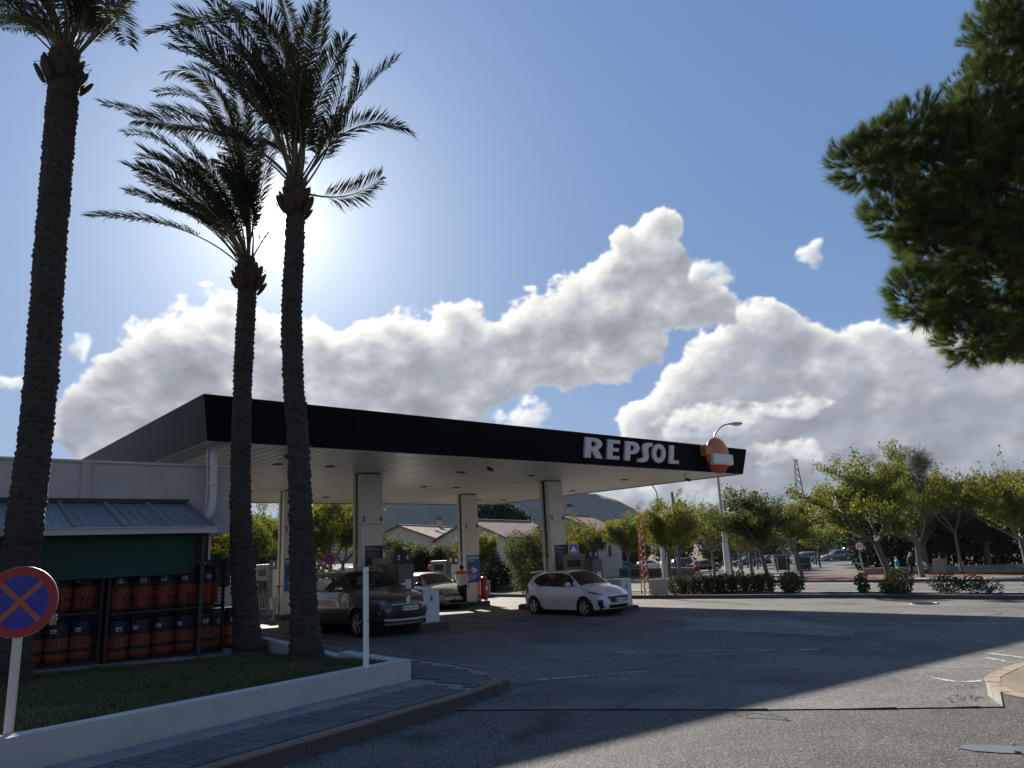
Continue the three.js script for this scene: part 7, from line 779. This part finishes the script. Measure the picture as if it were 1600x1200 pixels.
{ const t = thing('sports_hall', 'pale flat-roofed hall beyond the car park', 'building', [150, gh(150), -72], -0.9); part('wall', uvBox(box(46, 6.5, 16, 0, 3.25, 0)), std([0.42, 0.4, 0.36], 0.9), t); part('roof_band', box(47, 1.2, 17, 0, 7.1, 0), std([0.28, 0.28, 0.27], 0.8), t); for (let k = -5; k <= 5; k++) part('window', box(2.4, 1.1, 0.1, k * 4, 4.6, 8.04), M.dark, t); }
{ // lattice pylon on the skyline
  const t = thing('power_pylon', 'steel lattice power pylon on the skyline', 'pylon', [228, gh(228), -117.5], 0.6), m = std([0.10, 0.105, 0.11], 0.6, { metalness: 0.3 }), H = 29, w = (y) => lerp(2.6, 0.35, Math.pow(y / H, 0.8)), Q = [[1, 1], [1, -1], [-1, -1], [-1, 1]], c = (k, y) => [Q[k][0] * w(y), y, Q[k][1] * w(y)]; for (let k = 0; k < 4; k++) { const lg = []; for (let i = 0; i < 12; i++) lg.push(bar(c(k, i * H / 12), c(k, (i + 1) * H / 12), 0.11, 5)); part('leg', lg, m, t); } for (let i = 0; i < 13; i++) { const ya = H * (1 - Math.pow(1 - i / 13, 1.3)), yb = H * (1 - Math.pow(1 - (i + 1) / 13, 1.3)); part('bracing', [0, 1, 2, 3].flatMap((k) => [bar(c(k, ya), c((k + 1) % 4, yb), 0.06, 4), bar(c((k + 1) % 4, ya), c(k, yb), 0.06, 4)]), m, t); } for (const [y, l] of [[18, 4.2], [22, 5], [26, 3.6]]) { const a = part('cross_arm', [-1, 1].flatMap((s) => [bar([0, y, 0], [s * l, y, 0], 0.1, 5), bar([0, y + 1.3, 0], [s * l, y, 0], 0.08, 5)]), m, t); for (const s of [-1, 1]) part('insulator', cyl(0.1, 0.1, 1.1, s * l, y - 0.55, 0, 0, 0, 0, 6), M.dark, a); } }
{ // hills
  const el = curve1([[-60, 1.6], [0, 2.6], [18, 3.4], [22, 3.7], [24.2, 3.5], [26.3, 4.25], [29.7, 5.2], [36.5, 5.6], [44.5, 4.75], [48, 4.25], [50, 3.45], [51.6, 2.45], [54, 1.35], [57, 0.8], [66, 0.6], [80, 0.9], [110, 1.2], [150, 1.5]]);
  const pos = [], idx = [], nA = 420, nR = 14; for (let j = 0; j <= nR; j++) for (let i = 0; i <= nA; i++) { const az = lerp(-60, 150, i / nA), a = az * Math.PI / 180, k = j / nR, D = lerp(1120, 1400, k), ridge = Math.tan(el(az) * Math.PI / 180) * 1400, f = k < 0.86 ? Math.pow(k / 0.86, 1.35) : 1 - (k - 0.86) * 1.2; const rough = (fbm(az * 0.55, k * 5, 5, 301) - 0.5) * 34 * Math.min(1, k * 2) * (k > 0.8 ? 0.25 : 1) + (fbm(az * 3, k * 14, 3, 305) - 0.5) * 9 * k; pos.push(Math.sin(a) * D, -4 + ridge * f + rough * Math.min(1, ridge / 90), -Math.cos(a) * D); } for (let j = 0; j < nR; j++) for (let i = 0; i < nA; i++) { const a = j * (nA + 1) + i, b = a + nA + 1; idx.push(a, a + 1, b, a + 1, b + 1, b); }
  const g = new THREE.BufferGeometry(); g.setAttribute('position', new THREE.Float32BufferAttribute(pos, 3)); const uv = []; for (let i = 0; i < pos.length; i += 3) uv.push(pos[i] / 60, pos[i + 2] / 60 + pos[i + 1] / 40); g.setAttribute('uv', new THREE.Float32BufferAttribute(uv, 2)); g.setIndex(idx); g.computeVertexNormals();
  struct('hills', g, std(1, 1, { map: tex(512, (u, v) => { const k = fbm(u * 24, v * 24, 5, 310, 24); return k > 0.52 ? [0.045, 0.05, 0.035] : [0.022, 0.032, 0.018]; }, true, 0.25) }));
}
scene.fog = new THREE.FogExp2(new THREE.Color(0.6, 0.76, 1), 0.00007);
console.log('background done');
scene.traverse((o) => { if (o.isMesh) o.castShadow = o.receiveShadow = true; });
renderer.render(scene, camera);
